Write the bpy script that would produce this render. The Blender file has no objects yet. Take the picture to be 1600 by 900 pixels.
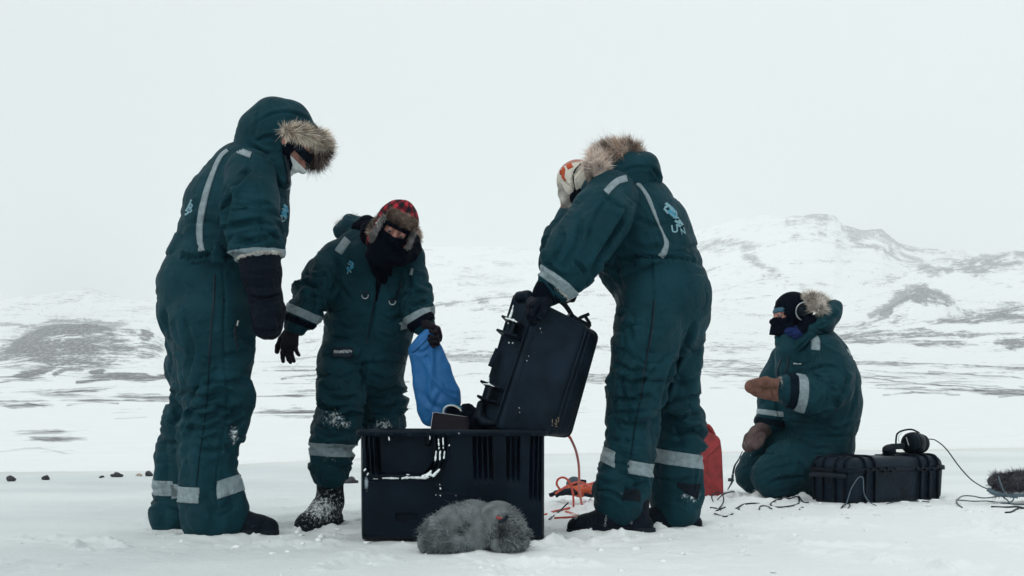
import bpy, bmesh, math, random
import numpy as np
from mathutils import Vector, Matrix
from mathutils.bvhtree import BVHTree

# ---------------------------------------------------------------- camera, sky, sun, exposure
SC = bpy.context.scene
COL = SC.collection
F = 1780.0            # focal length in photo pixels (photo is 1600 wide)
EYE = 0.5             # camera height above the snow
HOR = 650.0           # photo row of the eye level

cam_d = bpy.data.cameras.new('camera')
cam = bpy.data.objects.new('camera', cam_d)
COL.objects.link(cam)
cam.location = (0, 0, EYE)
cam.rotation_euler = (math.radians(90), 0, 0)
cam_d.sensor_width = 36.0
cam_d.lens = 36.0 * F / 1600.0
cam_d.shift_y = (HOR - 450.0) / 1600.0
cam_d.clip_start = 0.05
cam_d.clip_end = 20000
cam_d.dof.use_dof = True
cam_d.dof.focus_distance = 5.0
cam_d.dof.aperture_fstop = 16.0
SC.camera = cam

SUN_EL, SUN_AZ = math.radians(38), math.radians(215)
world = bpy.data.worlds.new('World')
SC.world = world
world.use_nodes = True
nt = world.node_tree
nt.nodes.clear()
wo = nt.nodes.new('ShaderNodeOutputWorld')
bg = nt.nodes.new('ShaderNodeBackground')
sky = nt.nodes.new('ShaderNodeTexSky')
sky.sky_type = 'NISHITA'
sky.sun_disc = False
sky.sun_elevation = SUN_EL
sky.sun_rotation = SUN_AZ
sky.air_density = 1.0
sky.dust_density = 3.0
tc = nt.nodes.new('ShaderNodeTexCoord')
sep = nt.nodes.new('ShaderNodeSeparateXYZ')
nt.links.new(tc.outputs['Generated'], sep.inputs[0])
ramp = nt.nodes.new('ShaderNodeValToRGB')     # overcast cloud deck: a little brighter overhead
cr = ramp.color_ramp
cr.elements[0].position = 0.0
cr.elements[0].color = (0.745, 0.825, 0.828, 1)
cr.elements[1].position = 1.0
cr.elements[1].color = (1.0, 1.04, 1.05, 1)
e = cr.elements.new(0.18); e.color = (0.805, 0.882, 0.884, 1)
nt.links.new(sep.outputs[2], ramp.inputs[0])
cn = nt.nodes.new('ShaderNodeTexNoise')
cn.inputs['Scale'].default_value = 1.6
cn.inputs['Detail'].default_value = 3
nt.links.new(tc.outputs['Generated'], cn.inputs['Vector'])
mrn = nt.nodes.new('ShaderNodeMapRange')
mrn.inputs['To Min'].default_value = 0.975
mrn.inputs['To Max'].default_value = 1.025
nt.links.new(cn.outputs[0], mrn.inputs[0])
mrx = nt.nodes.new('ShaderNodeMapRange')      # the cloud is a touch thicker to the left
mrx.inputs[1].default_value = -0.6; mrx.inputs[2].default_value = 0.4
mrx.inputs['To Min'].default_value = 0.92
mrx.inputs['To Max'].default_value = 1.01
nt.links.new(sep.outputs[0], mrx.inputs[0])
mlx = nt.nodes.new('ShaderNodeMath'); mlx.operation = 'MULTIPLY'
nt.links.new(mrn.outputs[0], mlx.inputs[0]); nt.links.new(mrx.outputs[0], mlx.inputs[1])
vm = nt.nodes.new('ShaderNodeVectorMath'); vm.operation = 'SCALE'
nt.links.new(ramp.outputs[0], vm.inputs[0])
nt.links.new(mlx.outputs[0], vm.inputs['Scale'])
WS = 0.12
vm2 = nt.nodes.new('ShaderNodeVectorMath'); vm2.operation = 'SCALE'
vm2.inputs['Scale'].default_value = 1.0 / WS
nt.links.new(vm.outputs[0], vm2.inputs[0])
mix = nt.nodes.new('ShaderNodeMixRGB')
mix.inputs[0].default_value = 0.94           # closed cloud cover over the clear sky
nt.links.new(sky.outputs[0], mix.inputs[1])
nt.links.new(vm2.outputs[0], mix.inputs[2])
nt.links.new(mix.outputs[0], bg.inputs[0])
bg.inputs[1].default_value = WS
nt.links.new(bg.outputs[0], wo.inputs[0])

sun_d = bpy.data.lights.new('sun', 'SUN')
sun_d.energy = 0.9
sun_d.angle = math.radians(25)
sun_d.color = (1.0, 0.985, 0.96)
sun = bpy.data.objects.new('sun', sun_d)
COL.objects.link(sun)
sv = Vector((math.sin(SUN_AZ) * math.cos(SUN_EL), math.cos(SUN_AZ) * math.cos(SUN_EL), math.sin(SUN_EL)))
sun.rotation_euler = sv.to_track_quat('Z', 'Y').to_euler()
sun.location = sv * 20

SC.view_settings.view_transform = 'Standard'
SC.view_settings.look = 'None'
SC.view_settings.exposure = 0.0
SC.view_settings.gamma = 1.0
SC.view_settings.use_curve_mapping = False
SC.render.engine = 'CYCLES'
SC.cycles.use_denoising = True
SC.cycles.max_bounces = 8
SC.cycles.volume_bounces = 3
SC.cycles.use_adaptive_sampling = True

RNG = np.random.default_rng(7)
random.seed(7)

# ---------------------------------------------------------------- helpers
def P(px, py, D):
    return np.array([(px - 800.0) / F * D, D, EYE + (HOR - py) / F * D])

def V(p):
    return Vector((float(p[0]), float(p[1]), float(p[2])))

def props(o, label=None, cat=None, group=None, kind=None):
    if label: o['label'] = label
    if cat: o['category'] = cat
    if group: o['group'] = group
    if kind: o['kind'] = kind
    return o

def thing(name, label, cat, loc=(0, 0, 0), group=None):
    o = bpy.data.objects.new(name, None)
    COL.objects.link(o)
    o.location = V(loc)
    o.empty_display_size = 0.1
    bpy.context.view_layer.update()
    return props(o, label, cat, group)

def link(name, me, mat=None, parent=None):
    o = bpy.data.objects.new(name, me)
    COL.objects.link(o)
    if mat is not None and len(me.materials) == 0:
        me.materials.append(mat)
    if parent is not None:
        o.parent = parent
        base = parent
        off = Vector((0, 0, 0))
        while base is not None:
            off += base.location
            base = base.parent
        o.location = -off
    return o

def raw(name, verts, faces, mat=None, parent=None, smooth=True, mats=None):
    me = bpy.data.meshes.new(name)
    verts = np.asarray(verts, dtype=np.float32)
    if isinstance(faces, np.ndarray) and faces.ndim == 2:
        nf, k = faces.shape
        me.vertices.add(len(verts)); me.vertices.foreach_set('co', verts.ravel())
        me.loops.add(nf * k); me.loops.foreach_set('vertex_index', faces.astype(np.int32).ravel())
        me.polygons.add(nf)
        me.polygons.foreach_set('loop_start', np.arange(0, nf * k, k, dtype=np.int32))
        me.update(calc_edges=True)
        me.validate()
    else:
        me.from_pydata([tuple(map(float, v)) for v in verts], [], [tuple(int(i) for i in f) for f in faces])
        me.update()
    if smooth:
        me.polygons.foreach_set('use_smooth', np.ones(len(me.polygons), dtype=bool))
    return link(name, me, mat, parent)

def frombm(name, bm, mat=None, parent=None, smooth=True, bevel=0.0, seg=2):
    bmesh.ops.recalc_face_normals(bm, faces=bm.faces)
    me = bpy.data.meshes.new(name)
    bm.to_mesh(me); bm.free()
    if smooth:
        me.polygons.foreach_set('use_smooth', np.ones(len(me.polygons), dtype=bool))
    o = link(name, me, mat, parent)
    if bevel:
        m = o.modifiers.new('bevel', 'BEVEL'); m.width = bevel; m.segments = seg; m.limit_method = 'ANGLE'
        m.angle_limit = math.radians(35); m.harden_normals = False
    return o

# ---- noise
def _hash(i, j, k, seed):
    n = (i * 374761393 + j * 668265263 + k * 2147483647 + seed * 974634777) & 0xffffffff
    n = ((n ^ (n >> 13)) * 1274126177) & 0xffffffff
    n = (n ^ (n >> 16)) & 0xffffffff
    return n.astype(np.float64) / 2147483647.5 - 1.0

def vnoise(Q, seed=0):
    Q = np.asarray(Q, dtype=np.float64)
    fl = np.floor(Q); fr = Q - fl
    i, j, k = (fl[:, a].astype(np.int64) for a in range(3))
    u = fr * fr * (3 - 2 * fr)
    r = 0
    for a in (0, 1):
        wa = u[:, 0] if a else 1 - u[:, 0]
        for b in (0, 1):
            wb = u[:, 1] if b else 1 - u[:, 1]
            for c in (0, 1):
                wc = u[:, 2] if c else 1 - u[:, 2]
                r = r + wa * wb * wc * _hash(i + a, j + b, k + c, seed)
    return r

def fbm(Q, seed=0, oct=4):
    s = 0; a = 1.0; t = 0
    Q = np.asarray(Q, dtype=np.float64)
    for o in range(oct):
        s = s + a * vnoise(Q * (2.03 ** o), seed + o * 17); t += a; a *= 0.5
    return s / t

# ---------------------------------------------------------------- materials
def mat(name, color, rough=0.7, spec=0.4, metal=0.0, noise=0.0, nscale=30.0, bump=0.0, bscale=400.0,
        sheen=0.0, dust=None, dcol=(0.8, 0.86, 0.88), attr=None, dscale=60.0, coat=0.0, mid=0.0, mscale=40.0):
    m = bpy.data.materials.new(name)
    m.use_nodes = True
    t = m.node_tree; N = t.nodes; L = t.links
    b = N['Principled BSDF']
    b.inputs['Roughness'].default_value = rough
    b.inputs['Metallic'].default_value = metal
    b.inputs['Specular IOR Level'].default_value = spec
    if max(color) < 0.06: b.inputs['Specular Tint'].default_value = (0.55, 0.8, 1.0, 1)
    b.inputs['Coat Weight'].default_value = coat
    if sheen:
        b.inputs['Sheen Weight'].default_value = sheen
        b.inputs['Sheen Roughness'].default_value = 0.5
    c = tuple(color) + (1,)
    co = N.new('ShaderNodeTexCoord').outputs['Object']
    colout = None
    if attr:
        a = N.new('ShaderNodeVertexColor'); a.layer_name = attr
        colout = a.outputs['Color']
    rgb = N.new('ShaderNodeRGB'); rgb.outputs[0].default_value = c
    if colout is None: colout = rgb.outputs[0]
    if noise:
        n1 = N.new('ShaderNodeTexNoise'); n1.inputs['Scale'].default_value = nscale; n1.inputs['Detail'].default_value = 5
        L.new(co, n1.inputs['Vector'])
        mr = N.new('ShaderNodeMapRange'); mr.inputs[1].default_value = 0.3; mr.inputs[2].default_value = 0.7
        mr.inputs[3].default_value = 1 - noise; mr.inputs[4].default_value = 1 + noise
        L.new(n1.outputs[0], mr.inputs[0])
        s = N.new('ShaderNodeVectorMath'); s.operation = 'SCALE'
        L.new(colout, s.inputs[0]); L.new(mr.outputs[0], s.inputs['Scale'])
        colout = s.outputs[0]
    hgt = None
    if bump:
        n2 = N.new('ShaderNodeTexNoise'); n2.inputs['Scale'].default_value = bscale; n2.inputs['Detail'].default_value = 3
        L.new(co, n2.inputs['Vector'])
        bp = N.new('ShaderNodeBump'); bp.inputs['Strength'].default_value = bump; bp.inputs['Distance'].default_value = 0.002
        L.new(n2.outputs[0], bp.inputs['Height'])
        hgt = bp
        if mid:
            n3 = N.new('ShaderNodeTexNoise'); n3.inputs['Scale'].default_value = mscale; n3.inputs['Detail'].default_value = 4
            n3.inputs['Distortion'].default_value = 1.2
            L.new(co, n3.inputs['Vector'])
            bp2 = N.new('ShaderNodeBump'); bp2.inputs['Strength'].default_value = mid; bp2.inputs['Distance'].default_value = 0.03
            L.new(n3.outputs[0], bp2.inputs['Height'])
            L.new(bp.outputs[0], bp2.inputs['Normal'])
            hgt = bp2
        L.new(hgt.outputs[0], b.inputs['Normal'])
    if dust is not None:
        # snow caught on the cloth / plastic: vertex attribute says where, noise breaks it up
        n4 = N.new('ShaderNodeTexNoise'); n4.inputs['Scale'].default_value = dscale; n4.inputs['Detail'].default_value = 8
        n4.inputs['Roughness'].default_value = 0.72
        L.new(co, n4.inputs['Vector'])
        at = N.new('ShaderNodeAttribute'); at.attribute_name = 'snow'
        ad = N.new('ShaderNodeMath'); ad.operation = 'ADD'
        L.new(at.outputs['Fac'], ad.inputs[0]); ad.inputs[1].default_value = dust
        ml = N.new('ShaderNodeMath'); ml.operation = 'ADD'
        L.new(ad.outputs[0], ml.inputs[0]); L.new(n4.outputs[0], ml.inputs[1])
        m2 = N.new('ShaderNodeMapRange'); m2.inputs[1].default_value = 0.80; m2.inputs[2].default_value = 0.95
        L.new(ml.outputs[0], m2.inputs[0])
        mx = N.new('ShaderNodeMixRGB'); L.new(m2.outputs[0], mx.inputs[0]); L.new(colout, mx.inputs[1])
        mx.inputs[2].default_value = tuple(dcol) + (1,)
        colout = mx.outputs[0]
    L.new(colout, b.inputs['Base Color'])
    return m

M = {}
M['suit'] = mat('suit_cloth', (0.0060, 0.0335, 0.0455), 0.60, 0.09, noise=0.22, nscale=7, bump=0.35, bscale=700, mid=0.55, mscale=11, dust=0.0, dscale=70)
M['suit_dark'] = mat('dark_cloth', (0.003, 0.008, 0.014), 0.8, 0.06, noise=0.15, bump=0.4, bscale=500, mid=0.3, mscale=40, dust=0.0, dscale=80)
M['black_cloth'] = mat('black_cloth', (0.002, 0.0035, 0.008), 0.85, 0.05, noise=0.2, bump=0.4, bscale=600, mid=0.3, mscale=60)
M['seam'] = mat('seam_thread', (0.004, 0.014, 0.02), 0.9, 0.1)
M['zip'] = mat('zip_tape', (0.003, 0.005, 0.009), 0.5, 0.4)
M['reflect'] = mat('reflective_tape', (0.20, 0.265, 0.29), 0.42, 0.5, noise=0.22, nscale=45, bump=0.5, bscale=250, mid=0.5, mscale=60)
M['leather'] = mat('black_leather', (0.0025, 0.004, 0.009), 0.5, 0.10, noise=0.2, bump=0.5, bscale=260, mid=0.6, mscale=50, dust=0.0, dscale=120)
M['brown'] = mat('brown_leather', (0.10, 0.045, 0.030), 0.7, 0.3, noise=0.3, nscale=25, bump=0.5, bscale=300, mid=0.5, mscale=45, dust=0.0, dcol=(0.35, 0.33, 0.35), dscale=60)
M['tan'] = mat('tan_leather', (0.16, 0.080, 0.060), 0.7, 0.2, noise=0.35, nscale=20, bump=0.5, bscale=300, mid=0.5, mscale=45, dust=0.0, dcol=(0.35, 0.33, 0.35), dscale=60)
M['greybrown'] = mat('grey_brown_leather', (0.085, 0.060, 0.058), 0.75, 0.2, noise=0.5, nscale=14, bump=0.6, bscale=300, mid=0.5, mscale=45, dust=0.0, dcol=(0.35, 0.33, 0.36), dscale=60)
M['glove'] = mat('dark_glove', (0.011, 0.008, 0.012), 0.75, 0.15, noise=0.2, bump=0.5, bscale=400, mid=0.3)
M['skin'] = mat('skin', (0.36, 0.17, 0.135), 0.5, 0.4, noise=0.12, nscale=50, bump=0.2, bscale=500)
M['eye'] = mat('eye', (0.22, 0.19, 0.18), 0.15, 0.5)
M['iris'] = mat('iris', (0.02, 0.02, 0.03), 0.1, 0.6)
M['fleece'] = mat('white_fleece', (0.62, 0.60, 0.56), 0.95, 0.1, noise=0.15, nscale=80, bump=0.9, bscale=300)
M['white_cloth'] = mat('white_mask', (0.62, 0.66, 0.66), 0.8, 0.2, bump=0.3, noise=0.1)
M['knit'] = mat('cream_knit', (0.60, 0.57, 0.50), 0.9, 0.1, noise=0.1, nscale=40, bump=0.8, bscale=260, mid=0.4, mscale=30)
M['orange_knit'] = mat('orange_knit', (0.42, 0.075, 0.035), 0.9, 0.1, noise=0.2, nscale=40, bump=0.8, bscale=260)
M['blue'] = mat('blue_fabric', (0.014, 0.125, 0.34), 0.5, 0.3, noise=0.12, nscale=12, bump=0.5, bscale=500, mid=0.25, mscale=10, dust=0.0)
M['navy'] = mat('navy_fleece', (0.008, 0.018, 0.075), 0.9, 0.1, bump=0.6, noise=0.2)
M['paleblue'] = mat('pale_blue_cap', (0.035, 0.10, 0.145), 0.8, 0.2, bump=0.5)
M['plastic'] = mat('black_plastic', (0.0022, 0.0045, 0.009), 0.42, 0.14, noise=0.5, nscale=7, bump=0.25, bscale=900, mid=0.12, mscale=20, dust=0.0, dcol=(0.30, 0.36, 0.40), dscale=24)
M['plastic_worn'] = mat('worn_black_plastic', (0.006, 0.0115, 0.020), 0.47, 0.15, noise=0.5, nscale=9, bump=0.35, bscale=500, mid=0.2, mscale=16, dust=0.17, dcol=(0.035, 0.048, 0.060), dscale=26)
M['rubber'] = mat('black_rubber', (0.006, 0.008, 0.012), 0.7, 0.3, bump=0.3, noise=0.2)
M['boot'] = mat('black_boot', (0.004, 0.007, 0.012), 0.7, 0.15, noise=0.25, bump=0.6, bscale=300, mid=0.7, mscale=50, dust=0.0, dscale=75)
M['metal'] = mat('steel', (0.45, 0.48, 0.5), 0.3, 0.5, metal=1.0)
M['laptop'] = mat('dark_brown_metal', (0.010, 0.007, 0.010), 0.6, 0.10, noise=0.2, nscale=20, bump=0.1)
M['red'] = mat('red_paint', (0.25, 0.022, 0.026), 0.5, 0.45, noise=0.35, nscale=22, bump=0.3, bscale=200, mid=0.2, dust=-0.2, dcol=(0.05, 0.02, 0.025), dscale=30)
M['orange'] = mat('orange_plastic', (0.50, 0.085, 0.03), 0.45, 0.45, noise=0.15, bump=0.2)
M['orange_cable'] = mat('orange_cable', (0.50, 0.075, 0.045), 0.5, 0.4, noise=0.1)
M['cable'] = mat('black_cable', (0.008, 0.011, 0.017), 0.5, 0.4)
M['grey_cable'] = mat('grey_cable', (0.07, 0.11, 0.135), 0.5, 0.4, noise=0.15)
M['rock'] = mat('dark_rock', (0.05, 0.05, 0.055), 0.9, 0.2, noise=0.4, nscale=15, bump=1.0, bscale=40, dust=0.10, dscale=12)
M['tan_rock'] = mat('tan_driftwood', (0.42, 0.36, 0.30), 0.9, 0.2, noise=0.3, nscale=15, bump=1.0, bscale=40, dust=0.10, dscale=12)
M['logo'] = mat('pale_blue_thread', (0.21, 0.37, 0.43), 0.7, 0.2, bump=0.5)
M['logo2'] = mat('blue_thread', (0.05, 0.26, 0.40), 0.7, 0.2, bump=0.5)
M['print'] = mat('grey_print', (0.5, 0.55, 0.57), 0.6, 0.3)
M['fur'] = mat('fur', (1, 1, 1), 0.75, 0.3, attr='Col')
M['snowlump'] = mat('clinging_snow', (0.82, 0.88, 0.9), 0.6, 0.3, bump=0.6, bscale=200)
M['gold'] = mat('gold_print', (0.25, 0.2, 0.12), 0.5, 0.4)
HAZE_DENSITY = 0.00037
# ---------------------------------------------------------------- terrain
# every ridge: distance, width of its front and back slope, skyline as (photo column, photo row)
HILLS = [
 (640, 150, 220, [(-400,600),(-200,575),(-120,562),(-60,556),(0,545),(20,536),(40,523),(70,510),(105,502),(150,504),(190,511),(222,512),(240,518),(262,538),(290,560),(330,580),(400,600)]),
 (700, 120, 200, [(150,600),(200,545),(222,527),(236,516),(248,520),(262,540),(285,556),(330,572),(400,595)]),
 (1750, 500, 700, [(-900,420),(-500,440),(-200,476),(0,467),(60,459),(110,453),(140,451),(175,459),(210,470),(240,487),(300,505),(360,530)]),
 (2700, 900, 900, [(380,520),(440,500),(500,468),(560,430),(600,400),(630,386),(660,383),(720,382),(780,385),(850,389),(950,385),(1050,370),(1100,353),(1150,340),(1200,334),(1240,338),(1300,350),(1500,400),(1700,420)]),
 (2050, 700, 800, [(900,520),(1000,460),(1060,405),(1100,378),(1150,358),(1200,344),(1240,333),(1270,330),(1303,335),(1318,349),(1350,356),(1378,357),(1392,368),(1412,382),(1430,387),(1450,389),(1500,388),(1540,392),(1600,389),(1800,380),(2400,350),(3000,400)]),
 (1500, 350, 400, [(1250,470),(1300,452),(1350,437),(1400,424),(1440,413),(1480,410),(1520,402),(1560,395),(1600,391),(1800,375),(2200,400)]),
 (1000, 130, 150, [(1300,525),(1340,508),(1380,484),(1410,462),(1424,450),(1430,447),(1450,450),(1475,458),(1490,470),(1512,483),(1545,494),(1620,510)]),
 (1050, 350, 300, [(200,560),(330,552),(430,538),(500,520),(560,505),(620,490),(660,477),(700,470),(760,463),(830,457),(900,455),(960,458),(1000,464),(1100,478),(1200,500),(1300,518),(1400,540)]),
 (720, 180, 200, [(1180,560),(1290,524),(1340,513),(1400,506),(1460,500),(1520,491),(1600,479),(1800,460),(2300,470)]),
 (420, 110, 160, [(-900,560),(-200,588),(0,578),(120,574),(260,573),(400,569),(600,566),(800,565),(1000,560),(1250,553),(1400,548),(1600,550),(2000,545),(2600,560)]),
]
BD = [0.1, 3, 8, 12, 17, 22, 30, 60, 120, 250, 500, 900, 1500, 2500, 4500]
BY = [None, None, None, None, 699.5, 684, 668, 641, 617, 596, 576, 556, 540, 535, 540]

def shore(px):      # distance of the ice edge
    y = np.interp(px, [-1000, 0, 240, 420, 560, 1000, 1340, 1600, 2600], [738, 738, 736, 722, 716, 707, 704, 700, 698])
    return 890.0 / (y - 650.0)

def base_z(px, D):
    zc = [0.0, 0.0, 0.0, 0.0] + [EYE + (HOR - y) / F * d for d, y in zip(BD[4:], BY[4:])]
    z = np.interp(np.log(D), np.log(BD), zc)
    s = shore(px)
    # land starts at the shore: a low bank
    t = np.clip((D - s) / (0.9 * s + 1e-6), 0, 1)
    bank = np.clip((D - s) / 0.5, 0, 1)
    z2 = np.where(D < s, 0.0, np.maximum(z * (t * t * (3 - 2 * t)), 0) + 0.028 * bank * bank * (3 - 2 * bank) * np.clip((40 - D) / 20, 0, 1))
    return z2

BERMS = [(-1.22, 4.76, .16, .016), (-1.42, 5.0, .16, .016), (-1.0, 4.76, .14, .014), (-.86, 5.12, .16, .016), (-.60, 5.45, .15, .012), (.50, 4.87, .17, .018), (.36, 4.85, .15, .014), (.72, 5.13, .17, .016),
         (1.55, 6.88, .20, .03), (1.50, 7.2, .18, .02), (1.75, 7.0, .16, .02), (1.17, 7.1, .22, .02), (.42, 6.4, .2, .025), (-.35, 4.1, .22, .015), (2.9, 6.3, .2, .015)]
_pr = np.random.default_rng(5)
PRINTS = [(_pr.uniform(-1.9, 2.9), _pr.uniform(3.65, 7.4), _pr.uniform(0, 3.1)) for _ in range(64)] + [(_pr.normal(.6, .5), _pr.normal(5.6, .5), _pr.uniform(0, 3.1)) for _ in range(16)]

def micro(x, y, D):
    Q = np.stack([x, y, 0 * x], 1)
    near = 0.010 * fbm(Q * np.array([0.9, 1.3, 1]), 3, 3) + 0.0035 * fbm(Q * 6.0, 5, 3)
    drift = 0.5 * (1 - np.abs(fbm(Q * np.array([0.35, 1.1, 1]) + 9.3, 31, 2)) * 2)
    near = near + 0.006 * np.clip(drift, 0, 1)
    # trampled, lumpy snow by the boots and the tool
    for cx, cy, rr, am in ((0.35, 5.6, 0.55, 0.030), (0.45, 4.3, 0.5, 0.02), (-1.0, 4.5, 0.5, 0.018), (1.6, 6.3, 0.6, 0.022), (2.3, 6.2, 0.5, 0.018), (-0.75, 5.3, 0.4, 0.02)):
        w = np.exp(-(((x - cx) ** 2 + (y - cy) ** 2) / rr ** 2))
        near = near + 0.7 * am * w * fbm(Q * 11.0 + cx, 9, 4)
    # snow pushed up round everything that stands on it, old boot prints between
    for cx, cy, rr, am in BERMS:
        d = np.hypot(x - cx, y - cy)
        w = np.exp(-((d - rr) / 0.05) ** 2)
        sel = w > 0.01
        if sel.any():
            near[sel] += am * w[sel] * (0.55 + 0.9 * fbm(Q[sel] * 17.0, 12, 3))
    for cx, cy, an in PRINTS:
        dx, dy = x - cx, y - cy
        a_ = dx * math.cos(an) + dy * math.sin(an); b_ = -dx * math.sin(an) + dy * math.cos(an)
        q = (a_ / 0.15) ** 2 + (b_ / 0.062) ** 2
        sel = q < 6
        if sel.any():
            near[sel] += -0.020 * np.exp(-q[sel] ** 2) + 0.011 * np.exp(-((np.sqrt(q[sel]) - 1.45) / 0.35) ** 2) * (0.6 + fbm(Q[sel] * 25.0, 14, 2))
    near = near * np.clip((60 - D) / 40, 0, 1)
    far = (0.0018 * D) * fbm(Q / (0.05 * D[:, None] + 4.0) , 23, 4) * np.clip((D - 18) / 60, 0, 1)
    mid = 0.10 * fbm(Q * np.array([0.035, 0.09, 1]), 41, 4) * np.clip((D - 14) / 30, 0, 1)
    return near + far + mid

def terrain(x, y):
    th = np.arctan2(x, y)
    r = np.maximum(np.hypot(x, y), 0.05)
    tc_ = np.clip(th, -1.05, 1.05)
    px = 800 + F * np.tan(tc_)
    D = r * np.cos(tc_)
    z = base_z(px, D)
    Qr = np.stack([x / 260.0, y / 260.0, 0 * x], 1)
    rid = fbm(Qr, 77, 4)
    wob = fbm(np.stack([px / 60.0, D * 0 + 3.3, D * 0], 1), 55, 4)
    back = np.clip((2.3 - np.abs(th)) / 0.5, 0, 1)      # hills die away behind the camera
    zh = z.copy()
    for i, (Dc, wf, wb, sk) in enumerate(HILLS):
        sx = [a for a, b in sk]; sy = [b for a, b in sk]
        yt = np.interp(px, sx, sy)
        zt = EYE + (HOR - yt - (1.6 if Dc > 500 else 0.8) * wob * 1.0) / F * Dc
        zb = base_z(px, np.full_like(D, float(Dc)))
        u = (D - Dc)
        k = np.where(u < 0, np.clip(1 + u / (wf), 0, 1), np.clip(1 - u / (wb), 0, 1))
        gully = 1.0 + (0.30 * (np.abs(rid) * 2 - 0.5)) * (1 - k) * (k > 0)
        hill = z + (zt - zb) * (0.55 * k + 0.45 * k * k) * back * gully
        m = (zt > zb) & (k > 0)
        zh = np.where(m, np.maximum(zh, hill), zh)
    z = zh + micro(x, y, D)
    return z

def gz(x, y):
    return float(terrain(np.array([float(x)]), np.array([float(y)]))[0])

# rock showing through the snow: (column, row, half width, half height, strength, tilt)
ROCK = [
 (110,545,140,34,.62,-.02),(50,532,60,18,1.15,-.5),(120,512,60,9,1.2,.0),(170,530,50,14,.9,.4),(100,565,80,9,.9,.1),(1435,462,40,10,1.0,.1),(1395,476,36,6,1.15,-.62),(1462,461,26,7,1.2,.38),(150,508,60,10,.8,.05),(190,535,50,18,.6,.1),(80,572,90,8,.6,0),(60,704,100,7,.5,.02),
 (95,535,95,30,1.0,-.12),(60,530,60,18,.9,-.45),(140,520,60,14,1,.05),(190,519,40,8,.8,.15),(110,555,70,14,.8,0),(170,560,30,10,.7,-.7),
 (55,582,35,6,1,-.25),(20,548,50,12,.9,-.4),(225,525,10,14,1,.3),(232,548,26,15,.75,0),(160,580,14,4,.9,0),
 (215,590,70,6,.85,.02),(30,592,50,5,.6,0),(30,631,60,6,.7,0),(230,620,60,7,.6,0),(120,622,70,8,.5,.1),(200,643,60,4,.45,0),(70,680,60,8,.6,.05),(40,715,70,8,.55,0),(120,724,80,6,.5,0),
 (460,575,50,6,.6,0),(500,590,60,7,.5,0),(690,490,40,3,.0,0),(560,640,80,7,.45,0),(470,612,50,8,.55,0),(720,555,90,8,.75,.02),(800,562,60,7,.6,0),(735,525,25,14,.4,0),(460,645,60,9,.6,0),
 (900,545,60,7,.6,0),(930,590,50,8,.6,0),(900,640,40,5,.4,0),(1150,575,80,14,.6,.02),(1180,600,60,8,.5,0),
 (760,437,60,10,.6,0),(740,415,70,3,.6,0),(720,472,110,3,.75,-.09),(860,459,60,3,.7,-.02),
 (1270,337,40,6,.9,.05),(1245,345,24,7,.6,0),(1290,342,28,6,.8,.25),(1340,362,22,10,.85,.2),(1365,360,28,8,.9,.1),(1395,372,22,7,.95,.5),(1410,385,30,6,.8,.4),
 (1325,375,30,16,.5,.6),(1360,384,40,5,.8,.45),(1400,400,45,6,.8,.4),(1440,415,35,7,.75,.3),(1320,398,18,10,.5,.8),(1250,368,20,4,.7,0),(1285,365,10,6,.7,0),
 (1455,390,40,4,.6,0),(1475,400,22,12,.5,-.6),(1500,397,30,8,.5,.4),(1480,420,30,6,.8,-.35),(1530,405,50,6,.9,-.2),(1575,398,50,6,1,-.1),(1580,412,50,5,.8,-.02),(1525,425,26,8,.8,.15),(1560,440,30,4,.4,0),
 (1130,384,50,12,.65,-.1),(1110,420,20,14,.4,.6),(1175,405,16,9,.9,.8),(1200,420,28,5,.85,.4),(1180,432,30,6,.5,.3),(1225,440,50,8,.5,.2),(1170,460,40,10,.35,0),(1150,480,30,20,.3,-.8),
 (1445,455,22,8,1,.35),(1460,463,24,7,.9,.35),(1395,478,32,7,.95,-.62),(1425,452,8,10,.9,0),(1440,470,20,5,.7,0),(1475,475,20,8,.7,.3),(1430,465,12,4,.4,0),
 (1320,512,60,5,.7,-.15),(1400,502,60,5,.55,-.05),(1500,492,40,5,.7,-.1),(1570,483,50,6,.9,-.12),(1500,503,50,5,.8,-.02),(1575,497,50,7,.9,0),(1360,528,80,9,.85,0),(1440,522,90,7,.8,0),(1470,536,50,6,.7,0),(1540,520,40,4,.6,0),(1580,535,40,8,.9,.05),
 (1270,520,40,6,.5,0),(1420,570,110,6,.65,.02),(1540,575,90,6,.7,.03),(1400,590,90,8,.55,0),(1500,590,90,9,.55,0),(1430,608,80,5,.65,.02),(1570,612,60,7,.7,.02),(1360,600,60,6,.5,0),(1300,570,60,8,.5,0),
 (1130,545,50,6,.5,0),(1140,520,40,5,.3,0),(1110,500,30,4,.3,0),
 (20,508,45,2.2,.8,.02),(90,470,80,12,.38,-.3),(30,480,40,14,.35,-.5),(170,470,40,10,.3,-.4),
 (470,545,40,14,.4,-.5),(480,480,30,12,.3,-.5),
]

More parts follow.
